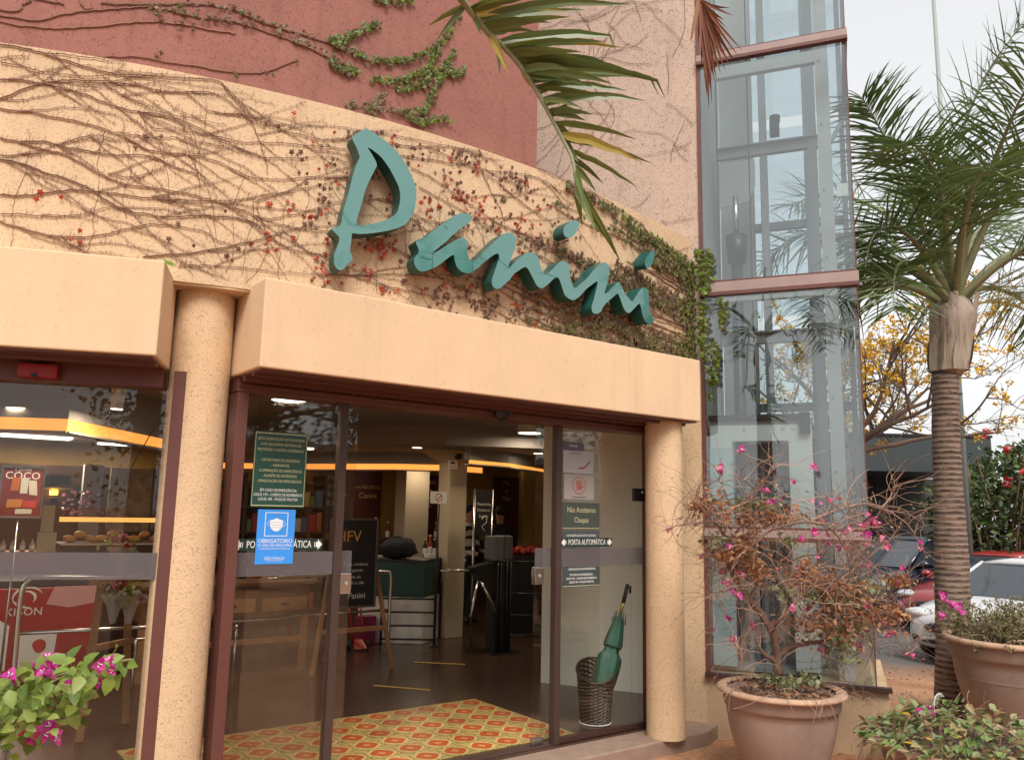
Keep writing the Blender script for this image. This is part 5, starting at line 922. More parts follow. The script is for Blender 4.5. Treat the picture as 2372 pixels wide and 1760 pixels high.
for k,c in enumerate(pth[6:]):
    for j in (-1,1): mb.tube([c,c+RT*.02*j-ZZ*.022+FW*random.uniform(-.01,.01)],.0011,3,False)
part(mb,'feathery_seed_head',M['paper'],cp)
# --- leafy magenta spray at the lower left
sp_ = thing('bougainvillea', 'lush green bougainvillea branch with magenta blooms before the left window', 'shrub', (.02,1.95,.32))
mb = MB()
for k, poly in enumerate(SPRAY_STEM): mb.tube(catmull([Vector(q) for q in poly],5), .0042 if k == 0 else .0026, 6, False)
e0 = Vector(SPRAY_STEM[0][-1]); e1 = Vector(SPRAY_STEM[8][-1])
mb.tube(catmull([e0, e0+Vector((-.16,-.02,-.02)), Vector((-.02,1.95,.75)), Vector((.02,1.95,.36))],5), .009, 7, False); mb.tube(catmull([e1, e1+Vector((-.05,0,-.1)), Vector((.04,1.95,.36))],5), .006, 6, False)
tag(part(mb,'stems',plain('green_stem',(.20,.20,.07),.6),sp_,smooth=True),kind='stuff')
lms = [leaf_mesh('leaf',l_,w_,M['leaf_green']) for l_,w_ in ((.062,.040),(.052,.034),(.070,.046))]
for q in SPRAY_LEAF:
    q = Vector(q); d = (RT*random.uniform(-.6,1)+ZZ*random.uniform(-.9,.5)-FW*random.uniform(-.2,.7)).normalized()
    place(random.choice(lms),'leaf',sp_,q,d,s=random.uniform(.55,.92),upv=(ZZ*.7-FW*.7+rdir()*.6))
    if random.random() < .75: place(random.choice(lms),'leaf',sp_,q+rdir()*.035,(d+rdir()*.8),s=random.uniform(.5,.85),upv=(ZZ*.7-FW*.7+rdir()*.6))
fb = bract_mesh('flower',.034,M['bract'])
for q in SPRAY_FLOWER:
    for k in range(random.choice((2,3))): place(fb,'flower',sp_,Vector(q)-FW*.07+rdir()*.010*k,(rdir()-FW*.3),s=random.uniform(.6,.85))

# ================================================================== inside the shop
def bx(x0,x1,y0,y1,z0,z1): mb = MB(); mb.box(x0,x1,y0,y1,z0,z1); return mb
WARM = (1,.74,.45)
M['lamp'] = emis('lamp_face', (1,.90,.66), 1.3)
M['panel'] = emis('led_panel', (1,.95,.84), .9)
M['cove'] = emis('cove_strip', (1,.33,.06), .34)
def lamp(c, r_, label, power=0, flat=None, grp='round ceiling lamps', zc=2.70):
    d = thing('ceiling_lamp', label, 'lamp', c, group=grp)
    mb = MB()
    if flat: mb.ob((c[0]-flat[0]/2,c[1]-flat[1]/2,c[2]),(flat[0],0,0),(0,flat[1],0),(0,0,.02)); part(mb,'diffuser',M['panel'],d)
    else: mb.lathe([(0,0),(r_,0),(r_,.02),(0,.02)],c,28); part(mb,'diffuser',M['lamp'],d)
    mb = MB(); mb.lathe([(r_*1.08,.002),(r_*1.12,.022),(r_*1.12,zc-c[2])],c,28) if not flat else mb.ob((c[0]-flat[0]/2-.02,c[1]-flat[1]/2-.02,c[2]+.022),(flat[0]+.04,0,0),(0,flat[1]+.04,0),(0,0,zc-c[2]-.022)); part(mb,'housing',M['white'],d)
    if power:
        li = bpy.data.lights.new('lamp_light','AREA'); li.energy = power*.10; li.color = (1,.80,.56); li.shape = 'DISK'; li.size = .3
        lo = bpy.data.objects.new('lamp_light',li); COL.objects.link(lo); lo.parent = d; lo.location = (0,0,-.02)
lamp((2.93,7.42,2.65),.15,'round ceiling lamp behind the fire notice pane',30)
lamp((6.15,7.80,2.60),.13,'round ceiling lamp hanging right of the flared pillar',26)
for i,(x,y,lb) in enumerate(((5.3,9.03,'small ceiling lamp nearest the flared pillar on the lowered ceiling'),(6.9,8.55,'small ceiling lamp above the turnstile'),(5.35,10.8,'small ceiling lamp deep inside over the sweets boards'))):
    lamp((x,y,2.43),.06,lb,14 if i != 1 else 8,zc=2.45)
for (x,y,w_,d_,lb,pw) in ((4.3,10.4,.35,.12,'long lamp strip seen left of the sliding leaf',16),(6.9,11.4,.4,.12,'long lamp strip beyond the counter pillar',16),(1.35,11.4,.75,.3,'wide lamp panel seen through the left window',130),(2.3,11.9,.35,.12,'thin lamp strip right of the wide panel in the left window',10)):
    lamp((x,y,2.42),.1,lb,pw,flat=(w_,d_),grp='ceiling light panels',zc=2.45)
for (x,y,lb) in ((.80,7.75,'small bright lamp above the left end of the orange light band'),(1.42,7.32,'small bright lamp above the bend of the orange light band')):
    lamp((x,y,2.42),.045,lb,45,zc=2.70)
def cove(label, pts, z0, z1, zt_):
    c = thing('light_cove', label, 'light', (*pts[0],zt_), group='orange ceiling light coves')
    for i in range(len(pts)-1):
        a, b_ = Vector((*pts[i],0)), Vector((*pts[i+1],0)); d = (b_-a).normalized(); q = Vector((-d.y,d.x,0))
        if q.dot(Vector((a.x,a.y,0))) < 0: q = -q
        mb = MB(); mb.ob(a+ZZ*z0, b_-a, q*.03, ZZ*(z1-z0)); part(mb,'light_strip',M['cove'],c,norm=True)
        mb = MB(); mb.ob(a+ZZ*(z1+.002), b_-a, q*.12, ZZ*(zt_-z1-.002)); part(mb,'valance',M['ceil'],c,norm=True)
        mb = MB(); mb.ob(a+ZZ*(z0-.018)-q*.02, b_-a, q*.14, ZZ*.016); part(mb,'ledge',M['cream'],c,norm=True)
cove('bent orange light band glowing in the left window', [(.2,7.95),(1.09,7.43),(2.065,8.72),(2.6,9.5)], 2.225, 2.32, 2.70)
cove('long orange light band glowing deep behind the entrance', [(3.7,12.5),(4.75,11.37),(5.57,10.13),(6.13,9.72),(6.9,9.85)], 2.205, 2.28, 2.45)
cove('slanting orange light band above the turnstile gate', [(5.85,8.62),(6.55,8.75),(7.87,9.56)], 2.25, 2.29, 2.45)
# pillars
pl = thing('pillar', 'square inner pillar with flared capital behind the entrance', 'pillar', (6.13,9.45,0))
mb = bx(5.99,6.27,9.31,9.59,0,2.30); part(mb,'shaft',M['cream'],pl,bevel=.006)
mb = MB(); mb.add([(5.99,9.31,2.301),(6.27,9.31,2.301),(6.27,9.59,2.301),(5.99,9.59,2.301),(5.74,9.2,2.45),(6.33,9.2,2.45),(6.33,9.7,2.45),(5.74,9.7,2.45)],[(3,2,1,0),(4,5,6,7),(0,1,5,4),(1,2,6,5),(2,3,7,6),(3,0,4,7)]); part(mb,'capital',M['cream'],pl)
tag(bx(6.72,7.16,11.75,12.1,0,2.45).build('pillar',M['cream']),'wide plain inner pillar standing before the sweets boards','pillar')
nt_ = thing('notice','small white camera notice on the flared pillar','sign',(6.02,9.30,2.2)); part(bx(5.955,6.10,9.296,9.306,2.20,2.34),'card',M['paper'],nt_)
mb = MB(); mb.box(5.985,6.05,9.292,9.295,2.275,2.30); part(mb,'symbol',M['black'],nt_)
dc = thing('dome_camera','black dome camera on the flared pillar','camera',(6.08,9.27,2.42)); mb = MB(); mb.blob((6.08,9.265,2.38),(.06,.06,.05),14,8); part(mb,'dome',M['black'],dc,smooth=True); part(bx(6.03,6.13,9.25,9.312,2.40,2.44),'bracket',M['white'],dc)
# sweets boards along the back wall: printed panels with lettering
M['boardred'] = plain('board_maroon',(.10,.018,.012),.5,var=.3,vscale=2); M['boardbrown'] = plain('board_brown',(.12,.055,.025),.5,var=.4,vscale=2); M['boardcream'] = plain('board_print',(.45,.33,.2),.6,var=.3,vscale=6)
M['goldtext'] = plain('gold_print',(.72,.46,.18),.5); M['whitetext'] = plain('white_print',(.80,.79,.76),.5)
def board(label, x0, x1, z0, z1, y, mat, lines, tm='goldtext'):
    b_ = thing('menu_board',label,'board',((x0+x1)/2,y,z0),group='printed boards on the back wall'); part(bx(x0,x1,y-.02,y,z0,z1),'panel',M[mat],b_)
    for k,(tx,sz) in enumerate(lines): text('lettering',tx,sz,M[tm],b_,(0,-.023,z1-z0-.12-k*.14),(1,0,0),(0,0,1))
board('maroon board lettered MUITO left of the wide inner pillar',5.55,6.10,1.30,2.27,12.55,'boardbrown',(('Panini',.11),('é bom',.09),('SABORES A',.09),('MUITO',.12)))
board('brown board lettered RECEITAS beside the wide inner pillar',6.18,6.68,1.25,2.27,12.55,'boardred',(('',.08),('em RECEITAS',.08),('Canini',.13)))
board('dark red board on the back wall right of the wide pillar',7.22,7.95,1.25,2.27,12.55,'boardred',(('Mousse',.12),('doces',.09),('bolos',.1),('tortas',.1)),'goldtext')
board('tall dark board at the right end of the back wall',9.05,9.65,1.15,2.3,12.55,'boardred',(('Pão',.11),('da',.09),('Vida',.12)))
# shelf of bottles against the back wall
sf = thing('wall_shelf','dark wall shelf carrying bottles at the back','shelf',(7.0,12.3,0))
for z in (.5,.9,1.12): part(bx(5.6,8.6,12.1,12.5,z,z+.03),'shelf_board',M['darkbrown'],sf)
for x in (5.6,7.1,8.57): part(bx(x,x+.03,12.1,12.5,0,1.12),'upright',M['darkbrown'],sf)
def bottle(c, h, r_, mat, label, grp, cap='whitetext'):
    b_ = thing('bottle',label,'bottle',c,group=grp); mb = MB(); mb.lathe([(0,0),(r_,0),(r_,h*.58),(r_*.8,h*.68),(r_*.36,h*.78),(r_*.34,h*.95)],c,14); part(mb,'body',mat,b_,smooth=True)
    mb = MB(); mb.lathe([(r_*.4,h*.93),(r_*.4,h),(0,h)],c,12); part(mb,'cap',M[cap],b_,smooth=True)
    mb = MB(); mb.lathe([(r_*1.02,h*.15),(r_*1.02,h*.48)],c,14); part(mb,'label',M['paper'],b_,smooth=True)
ORD = ('leftmost','second','third','fourth','fifth','sixth','seventh','eighth','ninth','tenth','eleventh','rightmost')
M['winebottle'] = plain('dark_bottle',(.02,.025,.012),.12); M['redbottle'] = plain('red_bottle',(.25,.02,.015),.2); M['amber'] = plain('amber_bottle',(.30,.10,.02),.2)
for i in range(12):
    bottle((5.75+i*.235,12.25,1.151),.30 if i%3 else .36,.038,(M['winebottle'],M['redbottle'],M['amber'])[i%3],(('dark','red','amber')[i%3]+' bottle, '+ORD[i]+(' ' if i in (0,11) else ' from the left ')+'on the dark back shelf'),'bottles on the back shelf')
# stocked shelf along the back wall, left of the boards
ks_ = thing('product_shelf','tall stocked grocery shelf at the back behind the easel','shelf',(4.2,12.3,0)); rnd = random.Random(21)
for z in (.1,.5,.88,1.26,1.64,2.0): part(bx(2.95,5.45,12.05,12.5,z,z+.025),'shelf_board',M['darkwood'] if 'darkwood' in M else M['darkbrown'],ks_)
for x in (2.92,4.18,5.45): part(bx(x,x+.03,12.05,12.52,.004,2.15),'upright',M['darkbrown'],ks_)
pk_m = [plain('pack_%d' % k,c_,.45) for k,c_ in enumerate(((.35,.03,.02),(.45,.30,.06),(.06,.10,.20),(.5,.45,.36),(.08,.16,.05),(.28,.12,.04),(.4,.10,.03)))]
for z in (.125,.525,.905,1.285,1.665):
    x = 2.98
    while x < 5.35:
        w_ = rnd.uniform(.07,.16); h_ = rnd.uniform(.16,.30)
        if not (4.14 < x+w_ and x < 4.22): part(bx(x,x+w_-.012,12.08+rnd.uniform(0,.05),12.3,z+.002,z+h_),'pack',rnd.choice(pk_m),ks_)
        x += w_
# checkout counter: green front on white boxes
ck = thing('checkout_counter','dark green checkout counter on white base beyond the easel','counter',(5.4,9.4,0))
def slanted(mb, o, ax, ay, h, z): mb.ob(Vector((*o,z)), Vector((*ax,0)), Vector((*ay,0)), (0,0,h)); return mb
o_, a_, c_ = (5.49,9.05), (-.62,.55), (.50,.40)
part(slanted(MB(),o_,a_,c_,.56,.006),'base',M['white'],ck,norm=True); part(slanted(MB(),(o_[0]-.01,o_[1]-.01),(-.65,.58),(.53,.43),.42,.572),'front_panel',plain('bottle_green',(.008,.058,.045),.35),ck,norm=True); part(slanted(MB(),(o_[0]-.02,o_[1]-.03),(-.68,.62),(.56,.46),.03,.996),'top',M['black'],ck,norm=True)
part(slanted(MB(),(5.98,9.40),(.36,.30),(-.2,.25),.70,.006),'side_cabinet',M['darkbrown'],ck,norm=True)
bgb = MB(); bgb.blob((5.27,9.35,1.165),(.26,.2,.135),12,8,.16); tag(bgb.build('bag',plain('black_cloth',(.012,.014,.02),.8,bump=.5,bscale=25),smooth=True),'crumpled black bag lying on the checkout counter','bag')
for (x,y,s_,lb) in ((5.02,9.52,.16,'white paper stack on the left of the counter'),(5.72,9.35,.14,'white receipt box on the right of the counter')):
    tag(bx(x,x+s_,y,y+.12,1.028,1.06+.02*(x>5.5)).build('paper_stack',M['paper'],bevel=.003),lb,'paper')
for i in range(4): bottle((5.83+i*.075,9.62,1.03),.24+.05*(i%2),.03,(M['winebottle'],M['redbottle'])[i%2],(('dark','red')[i%2]+' bottle, '+('leftmost','second','third','rightmost')[i]+' in the row at the counter end'),'bottles on the counter','goldtext')
# black guide rails and sign pole
rl = thing('queue_rail','black ladder rail before the white checkout base','rail',(5.3,8.95,0))
P0, P1 = Vector((4.98,9.18,0)), Vector((5.51,8.80,0))
for z in (.09,.25,.41,.57):
    mb = MB(); mb.tube([P0+ZZ*z,P1+ZZ*z],.012,8); part(mb,'bar',M['blackmetal'],rl,smooth=True)
for q,h_ in ((P0,.60),(P1,1.73)):
    mb = MB(); mb.tube([q+ZZ*.004,q+ZZ*h_],.016,10); part(mb,'post',M['blackmetal'],rl,smooth=True)
mb = MB(); mb.lathe([(0,0),(.05,0),(.05,.012),(0,.012)],(P1.x,P1.y,.002),16); part(mb,'foot',M['blackmetal'],rl)
hs_ = thing('notice','white no-touch hand notice on the black rail post','sign',(5.5,8.85,1.74)); part(bx(5.38,5.62,8.79,8.80,1.735,1.885),'card',M['paper'],hs_)
def ring(mb, c, r_, w, n=28, y=None):
    for i in range(n):
        a, b_ = 6.2832*i/n, 6.2832*(i+1)/n; mb.add([(c[0]+math.cos(q)*rr,c[1],c[2]+math.sin(q)*rr) for q,rr in ((a,r_),(b_,r_),(b_,r_-w),(a,r_-w))],[(0,1,2,3)])
mb = MB(); ring(mb,(5.50,8.786,1.81),.05,.008); mb.ob((5.466,8.786,1.776),(.008,0,-.006),(0,.001,0),(.066,0,.068)); part(mb,'symbol',plain('sign_red',(.45,.03,.02),.5),hs_)
# turnstile with sign
ts = thing('turnstile','black turnstile with steel arms and grey head beyond the entrance','turnstile',(5.98,8.15,0))
part(bx(5.88,6.10,8.05,8.25,.012,1.02),'column',M['blackmetal'],ts,bevel=.01); part(bx(5.80,6.22,7.98,8.32,.001,.012),'base_plate',M['blackmetal'],ts)
part(bx(5.84,5.965,8.02,8.26,1.075,1.36),'head',plain('grey_head',(.13,.14,.15),.35),ts,bevel=.015); part(bx(5.972,6.10,8.02,8.26,1.075,1.365),'head',plain('grey_head_side',(.10,.11,.12),.35),ts,bevel=.015)
mb = MB(); mb.prism([(5.55,8.06,1.0),(5.88,8.06,1.07),(5.88,8.06,.60),(5.76,8.06,.72)],(0,.14,0)); part(mb,'hub',M['black'],ts,bevel=.01)
for b_ in ((5.13,8.10,.97),(5.46,7.95,.46),(5.83,7.98,.50)):
    mb = MB(); mb.tube([(5.66,8.10,.96-.06*(b_[2]<.9)),b_],.017,10); part(mb,'arm',M['chrome'],ts,smooth=True)
for x in (5.895,5.94,6.03,6.085): mb = MB(); mb.tube([(x,8.035,.02),(x,8.035,1.05)],.009,8); part(mb,'cover_rib',M['blackmetal'],ts,smooth=True)
sb = thing('sign_stand','tall black sign panel between two steel posts by the turnstile','sign',(6.05,8.6,0))
for x in (5.915,6.19): mb = MB(); mb.tube([(x,8.6,0.002),(x,8.6,1.93)],.014,10); part(mb,'post',M['chrome'],sb,smooth=True)
part(bx(5.935,6.17,8.59,8.605,1.34,1.92),'panel',M['black'],sb)
for k,tx in enumerate(('Mantenha','Distância','Segura')): text('lettering',tx,.055,plain('cream_print',(.55,.5,.42),.6),sb,(0,-.013,1.74-.075*k),(1,0,0),(0,0,1))
mb = MB(); mb.tube(catmull([(6.02,8.585,1.55),(6.08,8.585,1.60),(6.10,8.585,1.52),(6.03,8.585,1.46),(6.08,8.585,1.40)],5),.004,5); part(mb,'flourish',M['whitetext'],sb)
gt = thing('gate_rail','black glazed gate rail right of the turnstile','gate',(6.8,8.5,0))
ga, gb = Vector((6.30,8.72,0)), Vector((6.95,8.25,0))
for z in (.10,.35,.62,1.02): mb = MB(); mb.tube([ga+ZZ*z,gb+ZZ*z],.011,8); part(mb,'bar',M['blackmetal'],gt,smooth=True)
for q in (ga,gb): mb = MB(); mb.tube([q+ZZ*.002,q+ZZ*1.03],.016,8); part(mb,'post',M['blackmetal'],gt,smooth=True)
fr = thing('fruit_crate','dark stand with red fruit behind the gate rail','crate',(7.6,9.5,0)); part(bx(7.1,8.0,9.2,9.7,.006,1.05),'stand',M['black'],fr)
mb = MB()
for i in range(90): mb.blob((random.uniform(7.14,7.96),random.uniform(9.22,9.68),1.08+random.random()*.06),.035,8,5)
tag(part(mb,'fruit',plain('red_fruit',(.32,.03,.02),.4,island=.6),fr,smooth=True),kind='stuff')
# easel chalkboard
ez = thing('easel_board','black chalkboard on a pine easel just inside the entrance','easel',(4.1,7.95,0))
mb = MB(); mb.box(3.68,4.18,7.90,7.93,.66,1.53); part(mb,'board',M['black'],ez)
for (x0,x1,z0,z1) in ((3.66,4.20,1.53,1.55),(3.66,4.20,.64,.66),(4.18,4.20,.66,1.53),(3.66,3.68,.66,1.53)): part(bx(x0,x1,7.885,7.935,z0,z1),'board_frame',plain('board_frame',(.10,.085,.08),.4),ez)
for (a,b_) in (((4.14,7.95,1.30),(4.40,7.86,.003)),((3.72,7.95,1.30),(3.52,7.90,.003)),((3.93,8.0,1.3),(3.95,8.55,.003))): mb = MB(); d = (Vector(b_)-Vector(a)); mb.ob(a,(.042,0,0),(0,.024,0),d); part(mb,'leg',M['wood'],ez)
part(bx(3.60,4.30,7.87,7.895,.40,.445),'ledge',M['wood'],ez)
M['chalk'] = plain('chalk',(.62,.62,.58),.8)
for k,(tx,sz,x) in enumerate((('HFV',.16,3.86),('frutas, verduras',.045,3.95),('e legumes',.045,3.95),('todo dia',.04,3.95),('das 7h às 20h',.04,3.95),('Panini',.085,3.98))):
    text('lettering',tx,sz,M['chalk'] if k else plain('chalk_orange',(.55,.30,.10),.8),ez,(x-4.1,-.055,(1.36,1.08,1.02,.95,.89,.76)[k]),(1,0,0),(0,0,1))
# steel cart rails
def rail(label, pts, low, z1=.004):
    q = thing('cart_rail',label,'rail',(pts[0][0],pts[0][1],0),group='bent steel cart rails'); mb = MB(); mb.tube(catmull(pts,5),.020,10); part(mb,'hoop',M['chrome'],q,smooth=True); mb = MB(); mb.tube(low,.014,10); part(mb,'cross_bar',M['chrome'],q,smooth=True)
rail('bent steel cart rail seen through the left window',[(.86,7.0,.004),(.85,7.0,.55),(.845,7.0,.98),(.88,7.0,1.08),(.97,7.0,1.10),(1.5,7.0,1.08),(2.2,7.0,1.06)],[(.86,7.02,.71),(2.2,7.02,.69)])
rail('bent steel cart rail beside the easel',[(3.3,8.6,.90),(4.4,8.75,.92),(4.80,8.8,.92),(4.87,8.8,.86),(4.875,8.8,.6),(4.875,8.8,.004)],[(3.0,8.78,.46),(4.87,8.80,.48)])
rl2 = thing('cart_rail','straight steel rail low behind the poster pane','rail',(1.75,7.4,0)); mb = MB(); mb.tube([(1.75,7.4,.55),(2.75,7.9,.52)],.012,8); part(mb,'bar',M['chrome'],rl2,smooth=True)
for q in ((1.75,7.4),(2.75,7.9)): mb = MB(); mb.tube([(*q,.003),(*q,.55)],.012,8); part(mb,'post',M['chrome'],rl2,smooth=True)
# wooden sideboard with drawers behind the poster pane
wb = thing('sideboard','rustic wooden sideboard with drawers behind the poster pane','cabinet',(3.2,8.3,0))
M['darkwood'] = plain('dark_wood',(.16,.075,.035),.5,var=.3,vscale=4)
part(bx(2.0,3.66,8.35,8.8,.55,.86),'case',M['darkwood'],wb); part(bx(1.98,3.70,8.32,8.82,.861,.89),'top',M['darkwood'],wb)
for x0 in (2.05,2.60,3.15): o = part(bx(x0,x0+.48,8.334,8.349,.60,.73),'drawer',M['wood'],wb); mb = MB(); mb.tube([(x0+.2,8.328,.665),(x0+.28,8.328,.665)],.010,6); part(mb,'handle',M['blackmetal'],o)
for x0 in (2.0,3.60): part(bx(x0,x0+.06,8.36,8.42,.003,.55),'leg',M['wood'],wb)
part(bx(2.06,3.60,8.37,8.41,.28,.33),'stretcher',M['wood'],wb)
tr = thing('hand_truck','small red sack truck parked behind the easel','cart',(4.6,9.0,0)); rm = plain('red_paint',(.45,.02,.015),.35)
for x in (4.55,4.70): mb = MB(); mb.tube([(x,9.05,.06),(x-.03,9.2,.62)],.014,8); part(mb,'handle_tube',rm,tr,smooth=True)
mb = MB(); mb.prism([(4.54,8.98,.03),(4.70,8.98,.03),(4.67,9.05,.12),(4.57,9.05,.12)],(0,.02,.01)); part(mb,'toe_plate',rm,tr)
for x in (4.50,4.74): mb = MB(); mb.tube([(x-.018,9.08,.056),(x+.018,9.08,.056)],.052,14); part(mb,'wheel',M['black'],tr,smooth=True)
tag(bx(4.78,5.0,9.35,9.5,.004,.34).build('storage_box',plain('magenta_box',(.20,.02,.08),.5),bevel=.004),'deep magenta box standing behind the red sack truck','box')
# wicker basket with a furled umbrella
wk = thing('umbrella_basket','brown wicker basket with slanting rim behind the right pane','basket',(4.70,5.05,0))
m, t, p = nodes('wicker'); L = t.links.new; tc = t.nodes.new('ShaderNodeTexCoord'); wv = t.nodes.new('ShaderNodeTexWave'); wv.bands_direction = 'Z'; wv.inputs['Scale'].default_value = 22; wv.inputs['Distortion'].default_value = 6; wv.inputs['Detail Scale'].default_value = 4; L(tc.outputs['Object'],wv.inputs[0])
cr = t.nodes.new('ShaderNodeValToRGB'); e = cr.color_ramp.elements; e[0].color = (.018,.010,.008,1); e[1].color = (.10,.06,.042,1); L(wv.outputs[0],cr.inputs[0]); L(cr.outputs[0],p.inputs['Base Color']); p.inputs['Roughness'].default_value = .5; M['wicker'] = m
mb = MB(); n = 48; rows = 26
for j in range(rows+1):
    for i in range(n):
        a = 6.2832*i/n; e_ = j/rows; top_ = .40+.075*math.cos(a-.95); rr = (.118+.032*e_)*(1+.025*math.sin(i*math.pi)*(1 if j%2 else -1)+.035*(1 if (i//2+j)%2 else -1))
        mb.v.append((4.70+rr*math.cos(a),5.05+rr*math.sin(a),.004+top_*e_))
mb.f = [(j*n+i,j*n+(i+1)%n,(j+1)*n+(i+1)%n,(j+1)*n+i) for j in range(rows) for i in range(n)]+[tuple(range(n-1,-1,-1))]; mb.mi = [0]*len(mb.f); part(mb,'woven_body',M['wicker'],wk)
mb = MB(); mb.tube([(4.70+.152*math.cos(6.2832*i/32),5.05+.152*math.sin(6.2832*i/32),.404+.075*math.cos(6.2832*i/32-.95)) for i in range(33)],.009,8); part(mb,'rim',M['wicker'],wk,smooth=True)
mb = MB(); mb.tube([(4.70+.124*math.cos(6.2832*i/32),5.05+.124*math.sin(6.2832*i/32),.008) for i in range(33)],.005,6); part(mb,'base_ring',M['paper'],wk,smooth=True)
um = thing('umbrella','furled dark green umbrella leaning in the wicker basket','umbrella',(4.69,5.03,.02))
U0, U1 = Vector((4.665,5.03,.02)), Vector((5.10,5.08,1.06)); ud = (U1-U0).normalized()
um_m = plain('green_cloth',(.022,.115,.078),.65,var=.25,vscale=14)
mb = MB(); k = 26; n = 20; us = ud.orthogonal().normalized(); ut = ud.cross(us)
for j in range(k+1):
    e_ = j/k; q = U0+ud*(1.12*.80*e_); r_ = .028+.060*math.sin(math.pi*min(1,e_*1.05))**.8*(1 if e_ < .62 else .85)
    if .60 < e_ < .68: r_ *= .72
    if e_ > .93: r_ *= .45
    for i in range(n):
        a = 6.2832*i/n; rr = r_*(1+.24*math.sin(a*5+e_*2.6)); mb.v.append(tuple(q+us*rr*math.cos(a)+ut*rr*math.sin(a)))
mb.f = [(j*n+i,j*n+(i+1)%n,(j+1)*n+(i+1)%n,(j+1)*n+i) for j in range(k) for i in range(n)]; mb.mi = [0]*len(mb.f); part(mb,'canopy',um_m,um,smooth=True)
q = U0+ud*.60; mb = MB(); mb.tube([q+us*.068*math.cos(6.2832*i/20)+ut*.068*math.sin(6.2832*i/20) for i in range(21)],.010,6); part(mb,'strap',um_m,um,smooth=True)
for i in range(5):
    a = i*1.2566; q = U0+ud*.80; mb = MB(); mb.tube([q+us*.06*math.cos(a)+ut*.06*math.sin(a), q+ud*.09+us*.045*math.cos(a)+ut*.045*math.sin(a)],[.006,.003],6); part(mb,'rib_tip',M['black'],um,smooth=True)
mb = MB(); mb.tube([U0+ud*.86,U0+ud*1.0],.014,12); part(mb,'shaft',plain('brass',(.45,.33,.14),.35,metal=1),um,smooth=True)
mb = MB(); mb.tube([U0+ud*.97,U0+ud*1.13],.017,12); mb.tube([U0+ud*1.10,U0+ud*1.12+Vector((.035,0,-.01)),U0+ud*1.06+Vector((.05,0,-.01))],.010,8); part(mb,'handle',M['black'],um,smooth=True)

# ---- left window: freezer, poster stand, flowers, bread counter
frz = thing('ice_cream_freezer','red chest freezer with white swirl logo behind the left window','freezer',(1.4,9.2,0))
redm = plain('freezer_red',(.38,.012,.012),.3,var=.15,vscale=1.5)
part(bx(.5,1.75,9.0,9.6,.10,.86),'body',redm,frz,bevel=.015); part(bx(.49,1.76,8.99,9.61,.861,.93),'lid',plain('freezer_lid',(.05,.05,.06),.3),frz,bevel=.01); part(bx(.55,1.7,9.05,9.55,.004,.10),'plinth',M['black'],frz)
fx = lambda x,z: (x-1.4, -.204, z)
mb = MB(); mb.prism([(1.10,8.996,.12),(1.40,8.996,.12),(1.42,8.996,.42),(1.11,8.996,.44)],(0,.002,0)); wp = part(mb,'print_panel',M['paper'],frz)
mb = MB(); mb.prism([(.52,8.996,.12),(1.02,8.996,.12),(1.02,8.996,.52),(.92,8.996,.58),(.52,8.996,.55)],(0,.002,0)); part(mb,'print_panel',M['paper'],frz)
mb = MB(); mb.prism([(1.28+.055*math.cos(a*.449)*(1+.12*math.sin(a)),8.9935,.33-.075*math.sin(a*.449)*(1 if math.sin(a*.449) > 0 else .72)) for a in range(14)],(0,.002,0)); part(mb,'strawberry_print',plain('strawberry',(.50,.04,.02),.5),frz)
mb = MB(); mb.prism([(1.36,8.996,.86),(1.74,8.996,.86),(1.74,8.996,.70),(1.50,8.996,.66),(1.30,8.996,.70)],(0,.002,0)); part(mb,'print_panel',plain('pink_print',(.62,.32,.34),.5),frz)
for r_,w_,a0,a1 in ((.125,.022,.3,3.6),(.075,.024,-.9,2.2),(.125,.026,3.3,5.0)):      # swirl mark
    mb = MB(); k = 18
    for i in range(k):
        qa, qb = a0+(a1-a0)*i/k, a0+(a1-a0)*(i+1)/k; mb.add([(1.14+rr*math.cos(q),8.993,.77+rr*.8*math.sin(q)) for q,rr in ((qa,r_),(qb,r_),(qb,r_-w_*math.sin(math.pi*(i+1)/k)-.003),(qa,r_-w_*math.sin(math.pi*i/k)-.003))],[(0,1,2,3)])
    part(mb,'logo_swirl',M['paper'],frz)
text('lettering','KIBON',.10,M['paper'],frz,fx(1.125,.635),(1,0,0),(0,0,1))
ps = thing('poster_stand','framed red ice cream poster lettered COCO on a thin stand','poster',(.9,8.0,0))
part(bx(.735,1.03,7.99,8.0,1.535,1.93),'print',plain('poster_red',(.20,.02,.012),.5,var=.35,vscale=7),ps)
for b_ in ((.72,1.045,1.515,1.534),(.72,1.045,1.931,1.95),(.72,.734,1.534,1.931),(1.031,1.045,1.534,1.931)): part(bx(b_[0],b_[1],7.98,8.005,b_[2],b_[3]),'frame',M['chrome'],ps)
mb = MB(); mb.tube([(.88,8.0,.003),(.88,8.0,1.515)],.009,8); part(mb,'pole',M['chrome'],ps,smooth=True); mb = MB(); mb.lathe([(0,0),(.13,0),(.13,.012),(0,.02)],(.88,8.0,.002),20); part(mb,'foot',M['chrome'],ps)
text('lettering','COCO',.085,M['paper'],ps,(-.02,-.012,1.865),(1,0,0),(0,0,1)); text('lettering','É SEMPRE',.03,M['paper'],ps,(-.02,-.012,1.915),(1,0,0),(0,0,1))
